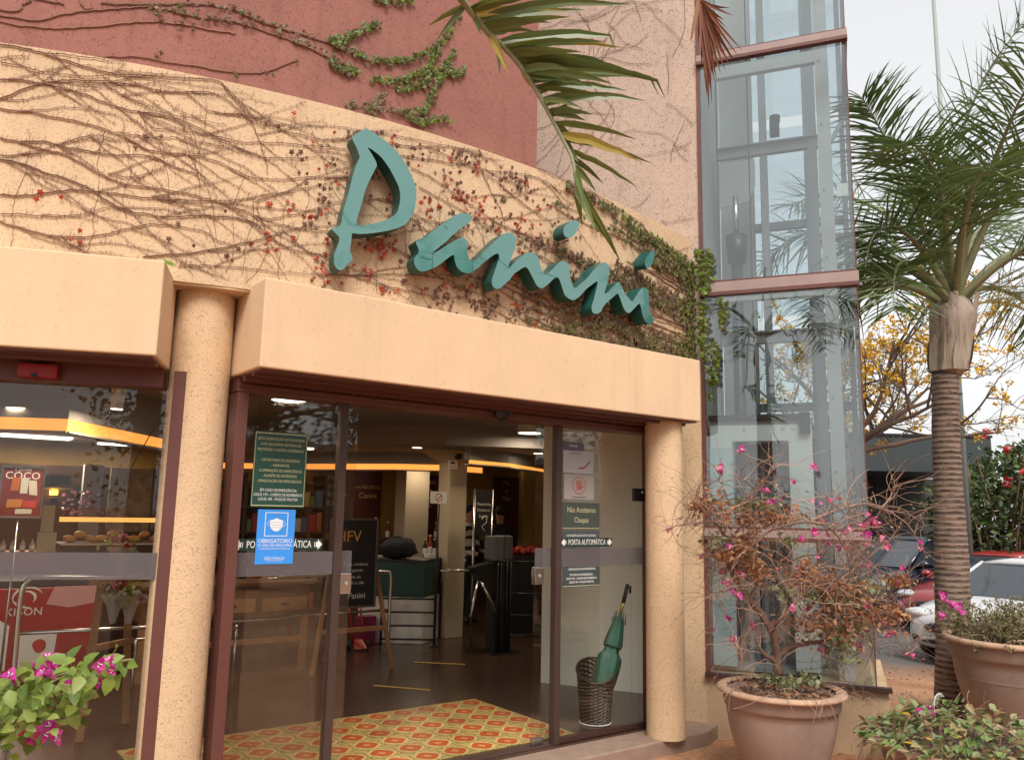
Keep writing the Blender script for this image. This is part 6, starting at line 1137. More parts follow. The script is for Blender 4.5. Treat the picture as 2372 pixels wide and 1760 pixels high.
for (x0,z0,w_,h_,c_,an) in ((.80,1.74,.06,.11,(.5,.12,.02),.12),(.87,1.72,.055,.13,(.6,.62,.55),0),(.94,1.71,.06,.12,(.62,.58,.5),-.25),(.78,1.60,.11,.07,(.55,.2,.04),.2),(.90,1.60,.1,.06,(.5,.04,.02),0),(.85,1.55,.12,.04,(.6,.6,.5),.1)):
    mb = MB(); mb.prism([(x0,7.987,z0),(x0+w_,7.987,z0+.02*an),(x0+w_+an*h_*.5,7.987,z0+h_),(x0+an*h_*.5,7.987,z0+h_)],(0,.001,0)); part(mb,'product_print',plain('print',c_,.5),ps)
# flower stand with bouquets near the column
fs_ = thing('flower_stand','pine flower stand with hanging bouquets beside the column','stand',(1.35,6.6,0))
for (a,b_) in (((1.275,6.62,1.10),(1.225,6.60,.003)),((1.52,6.9,1.1),(1.60,6.95,.003))): mb = MB(); mb.ob(a,(.05,0,0),(0,.03,0),Vector(b_)-Vector(a)); part(mb,'leg',M['wood'],fs_)
mb = MB(); mb.ob((1.26,6.60,.60),(.36,.3,0),(-.02,.02,0),(0,0,.045)); part(mb,'crossbar',M['wood'],fs_)
mb = MB(); mb.ob((1.28,6.60,1.07),(.36,.3,0),(-.06,.06,0),(0,0,.04)); part(mb,'top_bar',M['wood'],fs_)
fcol = [leafmat('petal_pink',[(.55,.10,.22),(.65,.25,.35)],.3),leafmat('petal_white',[(.65,.60,.52),(.7,.68,.6)],.3),leafmat('petal_lime',[(.30,.32,.06),(.4,.4,.1)],.3),leafmat('petal_red',[(.38,.03,.02),(.5,.12,.07)],.3)]
for i,(x,y,z,lb) in enumerate(((1.37,6.50,1.03,'mixed bouquet hanging low on the pine flower stand'),(1.48,6.52,1.02,'red and pink bouquet next to the column on the flower stand'),(1.40,6.55,1.36,'white and pink bouquet highest on the flower stand'))):
    b_ = thing('bouquet',lb,'flowers',(x,y,z-.12),group='bouquets on the flower stand')
    mb = MB(); mb.lathe([(.02,-.22),(.05,-.1),(.10,-.02)],(x,y,z),16); part(mb,'wrapper',film('cellophane',(.6,.6,.62),.35),b_,smooth=True)
    for j in range(11):
        c = Vector((x,y,z))+Vector((random.gauss(0,.055),random.gauss(0,.04),random.gauss(0,.045))); mb = MB()
        for k in range(9): oval(mb, c, rdir(), rdir(), .035, .03, .3)
        part(mb,'bloom',fcol[(i+j)%4],b_)
    mb = MB()
    for k in range(24): oval(mb, Vector((x,y,z-.03))+Vector((random.gauss(0,.06),random.gauss(0,.05),random.gauss(0,.04))), rdir(), rdir(), .06, .025, .1)
    tag(part(mb,'leaves',M['leaf_green'],b_),kind='stuff')
# bread counter with a lit top
bc = thing('bread_counter','glazed bread counter glowing orange beyond the bouquets','counter',(2.0,10.0,0))
part(bx(1.5,2.9,9.9,10.5,.006,1.20),'base',M['darkbrown'],bc); part(bx(1.5,2.9,9.9,10.5,1.203,1.22),'tray',M['chrome'],bc); part(bx(1.5,2.9,9.9,10.45,1.50,1.52),'top_glass',M['doorglass'],bc); part(bx(1.55,2.85,10.42,10.44,1.44,1.495),'lamp_strip',emis('oven_glow',(1,.42,.10),.35),bc)
brd = plain('bread_crust',(.62,.30,.075),.6,var=.3,vscale=12)
for i in range(11):
    mb = MB(); x = 1.62+i*.11; mb.blob((0,0,0),(.075,.045,.04),10,7); o = mb.build('bread_roll',brd,smooth=True,loc=(x,10.12+.05*(i%2),1.262+.045*(i%3==1)))
    o.rotation_euler = (0,random.uniform(-.3,.3),random.uniform(-.9,.9)); tag(o,'golden bread roll, '+(ORD[i]+(' ' if i == 0 else ' from the left ') if i < 10 else 'rightmost ')+'on the glowing bread counter','bread','bread rolls on the counter')
sc_ = thing('snack_shelf','low snack shelf with price papers behind the poster stand','shelf',(1.2,9.9,0))
part(bx(.6,1.48,9.9,10.3,.95,1.14),'shelf_front',plain('red_strip',(.35,.03,.02),.5,var=.4,vscale=20),sc_); part(bx(.6,1.48,9.9,10.3,.006,.949),'case',M['black'],sc_); part(bx(1.28,1.46,9.895,9.899,1.141,1.34),'price_paper',M['cream'],sc_); part(bx(1.30,1.42,9.885,9.89,1.345,1.62),'price_paper',M['cream'],sc_)
for i in range(4): bottle((.99+i*.087,9.95,1.142),.125,.026,plain('cream_pack',(.5,.46,.36),.5),'cream bottle, '+('leftmost','second','third','rightmost')[i]+' of the four on the snack shelf','bottles on the snack shelf','boardbrown')
wd_ = thing('display_cabinet','dark wall cabinet with lit lamp and orchids in the left window','cabinet',(1.6,11.2,0))
part(bx(.3,2.75,11.35,11.6,.006,2.10),'carcass',plain('cabinet_wood',(.14,.075,.045),.5,var=.3),wd_); part(bx(1.05,1.75,11.30,11.349,1.86,1.98),'dark_panel',M['black'],wd_); part(bx(1.0,1.78,11.25,11.349,1.80,1.83),'shelf_board',M['cream'],wd_); part(bx(.35,.95,11.30,11.349,1.55,2.08),'picture',plain('cabinet_print',(.10,.02,.02),.5,var=.6,vscale=9),wd_)
part(bx(1.88,2.10,11.20,11.30,1.25,2.12),'grey_panel',M['steel'],wd_); part(bx(2.2,2.7,11.30,11.349,1.3,2.1),'picture',plain('wall_print',(.35,.28,.2),.5,var=.5,vscale=9),wd_)
part(bx(1.54,1.62,11.22,11.3,1.74,1.795),'lit_lamp',emis('warm_bulb',(1,.62,.08),1.2),wd_); part(bx(1.55,1.63,11.22,11.3,1.62,1.70),'purple_box',plain('purple',(.09,.03,.16),.5),wd_)
mb = MB()
for k in range(60): oval(mb, Vector((random.uniform(1.65,2.1),11.15,random.uniform(1.5,1.78))), rdir(), Vector((0,-1,0)), .05, .04, .2)
tag(part(mb,'orchids',leafmat('orchid',[(.35,.08,.28),(.45,.2,.35),(.10,.15,.04)],.3),wd_),kind='stuff')
# people at the far counter
def person(label, loc, rz, shirt, hair, stripes=False):
    pn = thing('person',label,'person',loc,rz)
    me = bpy.data.meshes.new('body'); ob = bpy.data.objects.new('body',me); COL.objects.link(ob)
    J = {'pel':(0,0,.95),'waist':(0,0,1.08),'chest':(0,.0,1.32),'neck':(0,0,1.46),'head0':(0,-.02,1.53),'head':(0,-.03,1.62),'crown':(0,-.02,1.71)}
    rad = {'pel':(.15,.11),'waist':(.14,.10),'chest':(.17,.11),'neck':(.055,.055),'head0':(.06,.07),'head':(.078,.092),'crown':(.055,.065)}
    E_ = [('pel','waist'),('waist','chest'),('chest','neck'),('neck','head0'),('head0','head'),('head','crown')]
    for s_,n_ in ((-1,'l'),(1,'r')):
        J.update({n_+'hip':(.09*s_,0,.88),n_+'knee':(.10*s_,-.01,.48),n_+'ank':(.10*s_,.02,.09),n_+'toe':(.11*s_,-.14,.04),n_+'sho':(.19*s_,0,1.40),n_+'elb':(.25*s_,-.02,1.12),n_+'wri':(.22*s_,-.22,1.02),n_+'hand':(.20*s_,-.31,1.03)})
        rad.update({n_+'hip':(.095,.10),n_+'knee':(.065,.065),n_+'ank':(.045,.05),n_+'toe':(.045,.035),n_+'sho':(.065,.065),n_+'elb':(.045,.045),n_+'wri':(.03,.03),n_+'hand':(.042,.02)})
        E_ += [('pel',n_+'hip'),(n_+'hip',n_+'knee'),(n_+'knee',n_+'ank'),(n_+'ank',n_+'toe'),('chest',n_+'sho'),(n_+'sho',n_+'elb'),(n_+'elb',n_+'wri'),(n_+'wri',n_+'hand')]
    ks = list(J); me.from_pydata([J[k] for k in ks],[(ks.index(a),ks.index(b_)) for a,b_ in E_],[])
    md = ob.modifiers.new('skin','SKIN'); ob.modifiers.new('sub','SUBSURF').levels = 2
    for i,k in enumerate(ks): me.skin_vertices[0].data[i].radius = rad[k]; me.skin_vertices[0].data[i].use_root = (k == 'pel')
    dg = bpy.context.evaluated_depsgraph_get(); nm = bpy.data.meshes.new_from_object(ob.evaluated_get(dg)); bpy.data.objects.remove(ob)
    nm.materials.clear()
    for mt in (plain('skin',(.36,.19,.12),.55), shirt, plain('trousers',(.02,.022,.03),.7), M['black'], plain('white_stripe',(.5,.5,.5),.7)): nm.materials.append(mt)
    for f_ in nm.polygons:
        c = f_.center; f_.use_smooth = True
        if c.z > 1.47 or (c.y < -.24 and .9 < c.z < 1.2): f_.material_index = 0
        elif c.z > .92: f_.material_index = 4 if (stripes and int(c.z*14)%2 == 0) else 1
        elif c.z > .10: f_.material_index = 2
        else: f_.material_index = 3
    b_ = bpy.data.objects.new('body',nm); COL.objects.link(b_); b_.parent = pn
    mb = MB(); mb.blob((0,.005,1.665),(.088,.10,.085),12,8,.03); mb.build('hair',hair,pn,smooth=True)
    for s_ in (-1,1): mb = MB(); mb.blob((.03*s_,-.115,1.63),.012,8,6); mb.build('eye',M['black'],pn)
    mb = MB(); mb.blob((0,-.125,1.60),(.014,.022,.024),8,6); mb.build('nose',plain('skin_nose',(.36,.19,.12),.55),pn,smooth=True)
hr = plain('dark_hair',(.015,.011,.01),.7)
person('person in a dark striped shirt standing behind the tall sign panel',(7.05,10.4,.002),R(25),plain('striped_shirt',(.02,.025,.03),.8),hr,True)
person('person in a plain black shirt turned away beyond the turnstile',(7.62,10.35,.002),R(160),plain('black_shirt',(.012,.012,.014),.8),hr)

# ---- things stuck on the glass
def sheet(name, label, cat, x0, x1, z0, z1, y, mat, group=None):
    s_ = thing(name,label,cat,((x0+x1)/2,y,z0),group=group); part(bx(x0,x1,y-.0015,y,z0,z1),'sheet',mat,s_); return s_
def tl(s_, tx, x, z, size, mat, sx=1.0): text('lettering',tx,size,mat,s_,(x-s_.location.x,-.0028,z-s_.location.z),(1,0,0),(0,0,1),sx=sx,depth=.0004)
M['notice_green'] = plain('notice_green',(.020,.075,.055),.35); M['notice_cream'] = plain('notice_cream',(.55,.52,.30),.5); M['blue'] = plain('poster_blue',(.045,.30,.85),.4); M['mask_white'] = plain('mask_white',(.8,.82,.85),.5)
YG = 4.748
s_ = sheet('fire_notice','dark green fire safety notice on the left entrance pane','notice',1.682,2.012,1.648,2.095,YG,M['notice_green'])
for k,(z,tx,mm) in enumerate(((2.050,'ESTA EDIFICAÇÃO ESTÁ DOTADA','c'),(2.018,'DOS SEGUINTES SISTEMAS DE','c'),(1.986,'PROTEÇÃO CONTRA INCÊNDIOS:','c'),(1.925,'- EXTINTORES DE INCÊNDIO','c'),(1.895,'- HIDRANTES','c'),(1.863,'- ILUMINAÇÃO DE EMERGÊNCIA','c'),(1.833,'- ALARME DE INCÊNDIOS','c'),(1.802,'- SINALIZAÇÃO DE EMERGÊNCIA','c'),(1.748,'EM CASO DE EMERGÊNCIA:','w'),(1.721,'LIGUE 193 - CORPO DE BOMBEIROS','w'),(1.695,'LIGUE 190 - POLÍCIA MILITAR','w'))):
    tl(s_,tx,1.847,z,.0235,M['notice_cream'] if mm == 'c' else M['whitetext'],.80)
for z in (1.656,2.082): part(bx(1.686,2.008,YG-.0026,YG-.0016,z,z+.005),'border_line',M['notice_cream'],s_)
for x in (1.686,2.004): part(bx(x,x+.003,YG-.0026,YG-.0016,1.662,2.081),'border_line',M['notice_cream'],s_)
s_ = sheet('mask_poster','bright blue mask poster below the green notice','poster',1.73,1.96,1.320,1.636,YG-.004,M['blue'])
YP = YG-.004
for (x0,x1,z0,z1) in ((1.775,1.915,1.615,1.619),(1.775,1.915,1.480,1.484),(1.775,1.779,1.484,1.615),(1.911,1.915,1.484,1.615)): part(bx(x0,x1,YP-.0026,YP-.0016,z0,z1),'frame_line',M['mask_white'],s_)
mb = MB(); mb.prism([(1.806,YP-.0026,1.572),(1.828,YP-.0026,1.578),(1.845,YP-.0026,1.586),(1.862,YP-.0026,1.578),(1.884,YP-.0026,1.572),(1.884,YP-.0026,1.545),(1.876,YP-.0026,1.525),(1.860,YP-.0026,1.512),(1.845,YP-.0026,1.508),(1.830,YP-.0026,1.512),(1.814,YP-.0026,1.525),(1.806,YP-.0026,1.545)],(0,.001,0)); part(mb,'mask_symbol',M['mask_white'],s_)
for sg_ in (-1,1): mb = MB(); mb.tube([(1.845+sg_*(.039+.016*math.sin(q*math.pi/8)),YP-.003,1.570-.036*q/8) for q in range(9)],.0012,4); part(mb,'mask_loop',M['mask_white'],s_)
for z in (1.560,1.545,1.530): part(bx(1.815,1.875,YP-.0032,YP-.0028,z,z+.0025),'mask_pleat',plain('pleat',(.45,.55,.65),.5),s_)
tl(s_,'OBRIGATÓRIO',1.845,1.452,.034,M['mask_white'],.92); tl(s_,'O USO DE MÁSCARA.',1.845,1.427,.023,M['mask_white'],.95); tl(s_,'CONFORME DECRETO ESTADUAL',1.845,1.407,.0125,M['mask_white']); tl(s_,'SÃO PAULO',1.845,1.352,.024,M['mask_white'],.95); tl(s_,'GOVERNO DO ESTADO',1.845,1.338,.009,M['mask_white'])
def porta(x0, x1, label, zc=1.431):
    s_ = sheet('door_sticker',label,'sticker',x0,x1,zc-.034,zc+.034,YG-.0005,plain('sticker_green',(.012,.035,.03),.4),'automatic door stickers'); xm = (x0+x1)/2; w_ = x1-x0
    text('lettering','PORTA AUTOMÁTICA',.060,M['whitetext'],s_,(0,-.0028,.034),(1,0,0),(0,0,1),sx=w_*.74/.60,depth=.0004)
    for sgn in (-1,1):
        e0_ = xm+sgn*w_*.5; mb = MB(); y_ = YG-.0032
        pts = [(e0_,y_,zc),(e0_-sgn*.030,y_,zc+.030),(e0_-sgn*.030,y_,zc+.015),(e0_-sgn*.042,y_,zc+.015),(e0_-sgn*.042,y_,zc-.015),(e0_-sgn*.030,y_,zc-.015),(e0_-sgn*.030,y_,zc-.030)]
        mb.prism(pts if sgn > 0 else pts[::-1],(0,.001,0)); part(mb,'arrow',M['whitetext'],s_); mb = MB(); mb.box(min(e0_-sgn*.047,e0_-sgn*.051),max(e0_-sgn*.047,e0_-sgn*.051),y_,y_+.001,zc-.015,zc+.015); part(mb,'arrow_bar',M['whitetext'],s_)
porta(1.604,2.144,'automatic door sticker half covered by the blue poster'); porta(4.064,4.589,'automatic door sticker on the right pane above the umbrella')
s_ = sheet('cheque_notice','grey green notice reading Não Aceitamos Cheque','notice',4.076,4.455,1.528,1.731,YG,plain('notice_grey',(.055,.07,.06),.4)); tl(s_,'Não Aceitamos',4.266,1.675,.060,M['notice_cream'],.78); tl(s_,'Cheque',4.266,1.598,.060,M['notice_cream'],.78); part(bx(4.078,4.453,YG-.0026,YG-.0016,1.536,1.540),'border_line',M['notice_cream'],s_)
s_ = sheet('hand_notice','pale notice with a red hand in a ring','notice',4.086,4.395,1.757,1.943,YG,plain('notice_pale',(.36,.33,.30),.5)); rd = plain('ring_red',(.42,.10,.08),.5)
mb = MB(); ring(mb,(4.240,YG-.0028,1.862),.068,.007,32); part(mb,'ring',rd,s_)
mb = MB(); mb.prism([(4.218,YG-.003,1.828),(4.262,YG-.003,1.828),(4.268,YG-.003,1.862),(4.214,YG-.003,1.866)],(0,.001,0)); part(mb,'palm_symbol',rd,s_)
for k,(x,z,l_,an) in enumerate(((4.217,1.866,.030,-.25),(4.231,1.867,.038,-.08),(4.245,1.867,.037,.08),(4.259,1.864,.030,.25),(4.266,1.845,.030,.85))):
    d = Vector((math.sin(an),0,math.cos(an))); mb = MB(); mb.ob((x-.004,YG-.003,z),Vector((d.z,0,-d.x))*.009,(0,.001,0),d*l_); part(mb,'finger_symbol',rd,s_)
tl(s_,'PROIBIDA A ENTRADA',4.24,1.772,.014,plain('dark_print',(.08,.07,.07),.5))
s_ = sheet('emergency_notice','dark grey emergency phone notice low on the right pane','notice',4.082,4.460,1.098,1.250,YG,plain('notice_slate',(.05,.065,.065),.4))
for z,tx in ((1.232,'- SINALIZAÇÃO DE EMERGÊNCIA'),(1.190,'EM CASO DE EMERGÊNCIA:'),(1.163,'LIGUE 193 - CORPO DE BOMBEIROS'),(1.136,'LIGUE 190 - POLÍCIA MILITAR')): tl(s_,tx,4.271,z,.0225,M['whitetext'],.86)
part(bx(4.084,4.458,YG-.0026,YG-.0016,1.106,1.110),'border_line',M['notice_cream'],s_)
s_ = sheet('emergency_notice','slate notice half hidden behind the right door sticker','notice',4.079,4.455,1.398,1.518,YG+.0003,plain('notice_slate2',(.06,.075,.09),.4)); tl(s_,'ESTA EDIFICAÇÃO ESTÁ DOTADA',4.267,1.482,.0225,M['whitetext'],.86)
s_ = sheet('round_offer','pale paper with a red swoosh high on the right pane','notice',4.077,4.390,1.955,2.125,YG,plain('notice_paper',(.42,.43,.45),.5)); mb = MB(); mb.tube(catmull([(4.235,YG-.003,1.995),(4.285,YG-.003,1.998),(4.315,YG-.003,2.02),(4.35,YG-.003,2.05)],4),.006,5); part(mb,'swoosh',rd,s_); tl(s_,'Conveniência',4.20,2.107,.022,plain('dark_print2',(.08,.07,.09),.5))
s_ = sheet('blue_notice','small slate blue strip notice at the top of the right pane','notice',4.076,4.285,2.128,2.195,YG,plain('notice_blue',(.10,.11,.17),.5)); tl(s_,'Entrada',4.18,2.165,.026,M['whitetext'])
ab = thing('access_reader','small black access reader on the right door jamb','reader',(4.9,4.745,1.76)); part(bx(4.815,4.955,4.725,4.748,1.757,1.862),'case',M['black'],ab,bevel=.006); mb = MB(); mb.tube([(4.91,4.725,1.83),(4.91,4.721,1.83)],.010,12); part(mb,'lens',M['whitetext'],ab)
sc2 = thing('door_sensor','dark motion sensor on the header above the entrance','sensor',(3.4,4.62,2.34)); mb = MB(); mb.tube([(3.39,4.655,2.355),(3.39,4.60,2.335)],[.055,.06],16); part(mb,'eye',M['black'],sc2,smooth=True); part(bx(3.30,3.50,4.61,4.654,2.350,2.384),'case',M['darkbrown'],sc2,bevel=.008)
rb_ = thing('alarm_box','red alarm box under the left fascia','alarm',tuple(LB(.62,.33,2.30))); mb = MB(); lbox(mb,.53,.72,.32,.379,2.295,2.368); part(mb,'case',plain('alarm_red',(.30,.012,.018),.4),rb_,norm=True,bevel=.006); mb = MB(); lbox(mb,.62,.65,.315,.319,2.296,2.315); part(mb,'notch',M['black'],rb_,norm=True)
cb_ = thing('hanging_cable','thin black cable slanting across the left window','cable',(1.0,4.9,2.2)); mb = MB(); mb.tube([LB(-.02,.50,2.25),LB(.10,.50,1.98),LB(.22,.50,1.70)],.003,5); part(mb,'wire',M['black'],cb_)

# ================================================================== beyond the tower: cars, pavilion, trees
M['tyre'] = plain('tyre',(.015,.015,.016),.8); M['rim'] = plain('alloy',(.45,.45,.46),.3,metal=1); M['carglass'] = plain('car_glass',(.03,.04,.05),.06,spec=.9); M['headlamp'] = plain('headlamp',(.55,.57,.6),.08,spec=.9)
def car(label, loc, rz, paint, H=1.45, Ln=4.1, W_=1.72):
    """front at x=0 looking along +x, body runs back to x=-Ln"""
    c = thing('parked_car',label,'car',loc,rz,group='cars parked beyond the palm'); k = H/1.45; w = W_/2
    # lower body: loft of rounded cross-sections
    st = [(-.02,.46,.30,.56),(.0-.06,.66,.24,.66),(-.22,.78,.20,.76),(-.55,.84,.18,.84),(-1.0,.86,.18,.91),(-1.35,.86,.18,.96),(-2.0,.865,.18,.98),(-2.9,.865,.18,1.0),(-3.5,.855,.19,1.0),(-3.9,.82,.22,.98),(-4.05,.74,.28,.92),(-4.1,.55,.34,.80)]
    mb = MB(); n = 14
    for (x,hw,zb,zt_) in st:
        hw *= w/.86; x *= Ln/4.1; zm = zb+(zt_-zb)*.55
        ring_ = [(-hw*.80,zb),(-hw*.96,zb+.06),(-hw,zm-.12),(-hw,zm),(-hw*.97,zt_-.10),(-hw*.90,zt_-.03),(-hw*.55,zt_+.015),(hw*.55,zt_+.015),(hw*.90,zt_-.03),(hw*.97,zt_-.10),(hw,zm),(hw,zm-.12),(hw*.96,zb+.06),(hw*.80,zb)]
        mb.v += [(x,y,z*k) for y,z in ring_]
    ns = len(st); mb.f = [(i*n+j,i*n+(j+1)%n,(i+1)*n+(j+1)%n,(i+1)*n+j) for i in range(ns-1) for j in range(n)]+[tuple(range(n)),tuple((ns-1)*n+j for j in range(n-1,-1,-1))]; mb.mi = [0]*len(mb.f)
    bd = mb.build('body',paint,c,smooth=True,norm=True); sb_ = bd.modifiers.new('sub','SUBSURF'); sb_.levels = 1; sb_.render_levels = 2
    # greenhouse
    gh = [(-1.05,.72,.90,.92),(-1.75,.60,1.34,1.36),(-2.2,.58,1.43,1.45),(-3.0,.57,1.42,1.44),(-3.45,.56,1.34,1.36),(-3.95,.66,.98,1.0)]
    def P(x,y,z): return (x*Ln/4.1, y*w/.86, z*k)
    zb = .96
    A = [P(-1.02,-.74,.93),P(-1.02,.74,.93),P(-1.78,.56,1.37),P(-1.78,-.56,1.37)]
    mb = MB(); mb.add(A,[(0,1,2,3)]); mb.build('windshield',M['carglass'],c)
    mb = MB(); mb.add([P(-3.95,-.68,1.0),P(-3.95,.68,1.0),P(-3.48,.54,1.36),P(-3.48,-.54,1.36)],[(3,2,1,0)]); mb.build('rear_window',M['carglass'],c)
    for s_ in (-1,1):
        mb = MB(); mb.add([P(-1.12,.79*s_,.95),P(-2.35,.80*s_,.99),P(-2.35,.63*s_,1.37),P(-1.80,.60*s_,1.355)],[(0,1,2,3)]); mb.build('side_window',M['carglass'],c)
        mb = MB(); mb.add([P(-2.42,.80*s_,.99),P(-3.75,.76*s_,1.0),P(-3.42,.60*s_,1.33),P(-2.42,.63*s_,1.37)],[(0,1,2,3)]); mb.build('side_window',M['carglass'],c)
        for a,b_ in ((P(-1.02,.77*s_,.93),P(-1.80,.585*s_,1.37)),(P(-2.385,.81*s_,.98),P(-2.385,.63*s_,1.38)),(P(-3.85,.74*s_,1.0),P(-3.46,.575*s_,1.36))): mb = MB(); mb.tube([a,b_],.034,8); mb.build('pillar',paint,c,smooth=True)
        mb = MB(); mb.blob(P(-1.25,.95*s_,1.0),(.10,.11,.07),10,7); mb.build('mirror',paint,c,smooth=True)
        for x in (-.78,-3.35):
            wl = MB(); cx_ = x*Ln/4.1; y0_ = (w-.10)*s_; wl.lathe([(.0,-.10),(.22,-.10),(.31,-.08),(.32,0),(.31,.08),(.22,.10),(0,.10)],(0,0,0),24); o = wl.build('wheel',M['tyre'],c,smooth=True,loc=(cx_,y0_,.32)); o.rotation_euler = (R(90),0,0)
            rm_ = MB(); rm_.lathe([(0,.11),(.06,.115),(.20,.105),(.215,.09)],(0,0,0),20); rm_.lathe([(0,-.11),(.06,-.115),(.20,-.105),(.215,-.09)],(0,0,0),20); rm_.build('rim',M['rim'],o,smooth=True)
        hl = MB(); hl.blob((-.20,.60*s_*w/.86,.685*k),(.17,.20,.075),12,8); hl.build('headlight',M['headlamp'],c,smooth=True)
        fg_ = MB(); fg_.blob((-.075,.55*s_*w/.86,.36*k),(.05,.09,.05),10,6); fg_.build('fog_recess',M['black'],c,smooth=True)
    mb = MB(); rf = [P(-1.76,.58,1.375),P(-2.2,.60,1.425),P(-2.9,.60,1.425),P(-3.5,.56,1.36)]; v_ = []
    for q in rf: v_ += [(q[0],-q[1],q[2]),(q[0],-q[1]*.5,q[2]+.028),(q[0],q[1]*.5,q[2]+.028),(q[0],q[1],q[2])]
    mb.add(v_,[(4*i+j,4*i+j+1,4*i+j+5,4*i+j+4) for i in range(3) for j in range(3)]); ro = mb.build('roof',paint,c,smooth=True); sm_ = ro.modifiers.new('th','SOLIDIFY'); sm_.thickness = .05
    mb = MB(); mb.blob((-.03,0,.52*k),(.05,.42,.085),14,8); mb.build('grille',M['black'],c,smooth=True)
    mb = MB(); mb.blob((-.05,0,.33*k),(.05,.50,.05),14,8); mb.build('intake',M['black'],c,smooth=True)
    mb = MB(); mb.box(.015,.025,-.2,.2,.40*k,.48*k); mb.build('number_plate',M['lightsteel'],c)
    return c
car('white hatchback parked nearest behind the palm trunk',(11.75,5.55,-.34),R(172),plain('white_car_paint',(.58,.59,.61),.25,coat=.8))
car('red hatchback parked behind the white car',(14.6,7.2,-.34),R(170),plain('red_car_paint',(.26,.018,.018),.3,coat=.8),Ln=4.0)
sv = car('dark blue car with roof rails parked farthest back',(15.0,9.3,-.34),R(168),plain('dark_car_paint',(.025,.032,.05),.25,coat=.8),H=1.68,Ln=4.5,W_=1.82)
for s_ in (-1,1): mb = MB(); mb.tube([(-1.9,.60*s_,1.72),(-2.1,.62*s_,1.76),(-3.6,.62*s_,1.76),(-3.8,.60*s_,1.70)],.02,8); mb.build('roof_rail',M['blackmetal'],sv,smooth=True)
# dark pavilion with deep fascia
pv_ = thing('pavilion','charcoal flat roofed pavilion behind the parked cars','building',(20,11,-.34)); gr = plain('charcoal_panel',(.035,.042,.045),.5,var=.1)
o_ = Vector((21.4,8.85,0)); ax = Vector((-.797,.604,0)); ay = Vector((.604,.797,0))
def pob(a0,a1,b0,b1,z0,z1): mb = MB(); mb.ob(o_+ax*a0+ay*b0+ZZ*z0, ax*(a1-a0), ay*(b1-b0), (0,0,z1-z0)); return mb
part(pob(0,9,0,6,2.82,3.68),'fascia',gr,pv_,norm=True); part(pob(-.03,9,-.03,6,3.682,3.74),'coping',M['blackmetal'],pv_,norm=True)
part(pob(-.4,9,3.3,3.5,-.34,2.815),'back_wall',plain('pavilion_wall',(.05,.045,.04),.7,var=.4),pv_,norm=True)
for a in (.35,3.2,6.2): part(pob(a,a+.28,.2,.48,-.34,2.82),'pillar',gr,pv_,norm=True)
part(pob(.7,9,1.95,2.1,-.34,.95),'counter',M['darkbrown'],pv_,norm=True); part(pob(2.5,2.9,3.22,3.29,.2,2.3),'bright_doorway',plain('doorway_daylight',(.70,.74,.78),.5),pv_,norm=True)  # pale colour on the doorway panel stands in for daylight
for a in (1.2,2.2,4.0,5.0): part(pob(a,a+.6,3.22,3.29,1.6,2.2),'wall_print',plain('pavilion_print',(.16,.13,.10),.6,var=.6,vscale=5),pv_,norm=True)
# hedge with red blooms
hd = thing('flowering_hedge','dense green hedge with red blooms right of the palm trunk','hedge',(18.5,7.2,-.34)); lf = MB(); tw2 = MB()
for i in range(9000):
    a = random.uniform(-1.4,2.6); hgt = random.random(); top_ = 2.75+.45*math.sin(a*1.7+1)+.55*max(0,a-.3)
    q = Vector((17.75,6.95,0))+RT*a+FW*random.gauss(.3,.45)+ZZ*(-.3+(top_+.3)*hgt**.8)
    oval(lf, q, rdir(), rdir()+ZZ*.5, random.uniform(.10,.17), random.uniform(.07,.11), .15)
for i in range(60):
    q = Vector((17.75,6.95,-.3))+RT*random.uniform(-1.3,2.5)+FW*random.gauss(.3,.3); tw2.tube([q,q+ZZ*1.6+rdir()*.2,q+ZZ*3.0+rdir()*.5],.015,4,False)
tag(part(lf,'leaves',leafmat('hedge_leaf',[(.025,.045,.012),(.05,.08,.02),(.085,.125,.03),(.04,.06,.02)],.2),hd),kind='stuff'); tag(part(tw2,'stems',M['twig'],hd),kind='stuff')
rbm = bract_mesh('red_bloom',.16,leafmat('bloom_red',[(.55,.02,.03),(.62,.05,.06)],.3))
for (a,z) in ((-.55,3.0),(-.60,2.40),(.05,1.85),(.12,1.68),(.62,1.32),(.62,2.15),(.75,2.10),(-.3,2.6),(1.0,2.7),(-1.0,3.3),(1.3,1.9),(.35,2.75)):
    for k in range(2): place(rbm,'red_bloom',hd,Vector((17.75,6.95,0))+RT*(a+.05*k)-FW*.75+ZZ*z,rdir(),s=random.uniform(.7,1.1))
# yellow flowering tree behind the lift
yt = thing('yellow_tree','bare branched tree with yellow blossom behind the lift tower','tree',(12.2,7.2,-.34)); brn = MB(); blo = MB(); gle = MB()
def limb(q, v, l_, r_, lv, rnd):
    pp = [q.copy()]; nseg = 7
    for i in range(nseg):
        q = q+v*(l_/nseg); v = (v+Vector((rnd.uniform(-1,1),rnd.uniform(-1,1),rnd.uniform(-.8,1)))*.2).normalized(); pp.append(q.copy())
    brn.tube(pp,[r_*(1-.6*i/nseg) for i in range(nseg+1)],5 if r_ > .01 else 3,False)
    if lv > 0:
        for i in range(4 if lv > 1 else 5):
            j = rnd.randint(2,nseg); d = (v*.5+Vector((rnd.uniform(-1,1),rnd.uniform(-1,1),rnd.uniform(-.5,1)))).normalized(); limb(pp[j],d,l_*rnd.uniform(.45,.7),r_*.48,lv-1,rnd)
    else:
        for i in range(3):
            c_ = pp[rnd.randint(3,nseg)]
            if rnd.random() < .36:
                for k in range(7): oval(blo, c_+rdir()*.05, rdir(), rdir(), .055, .045, .3)
            elif rnd.random() < .3:
                for k in range(4): oval(gle, c_+rdir()*.06, rdir(), rdir(), .06, .03, .1)
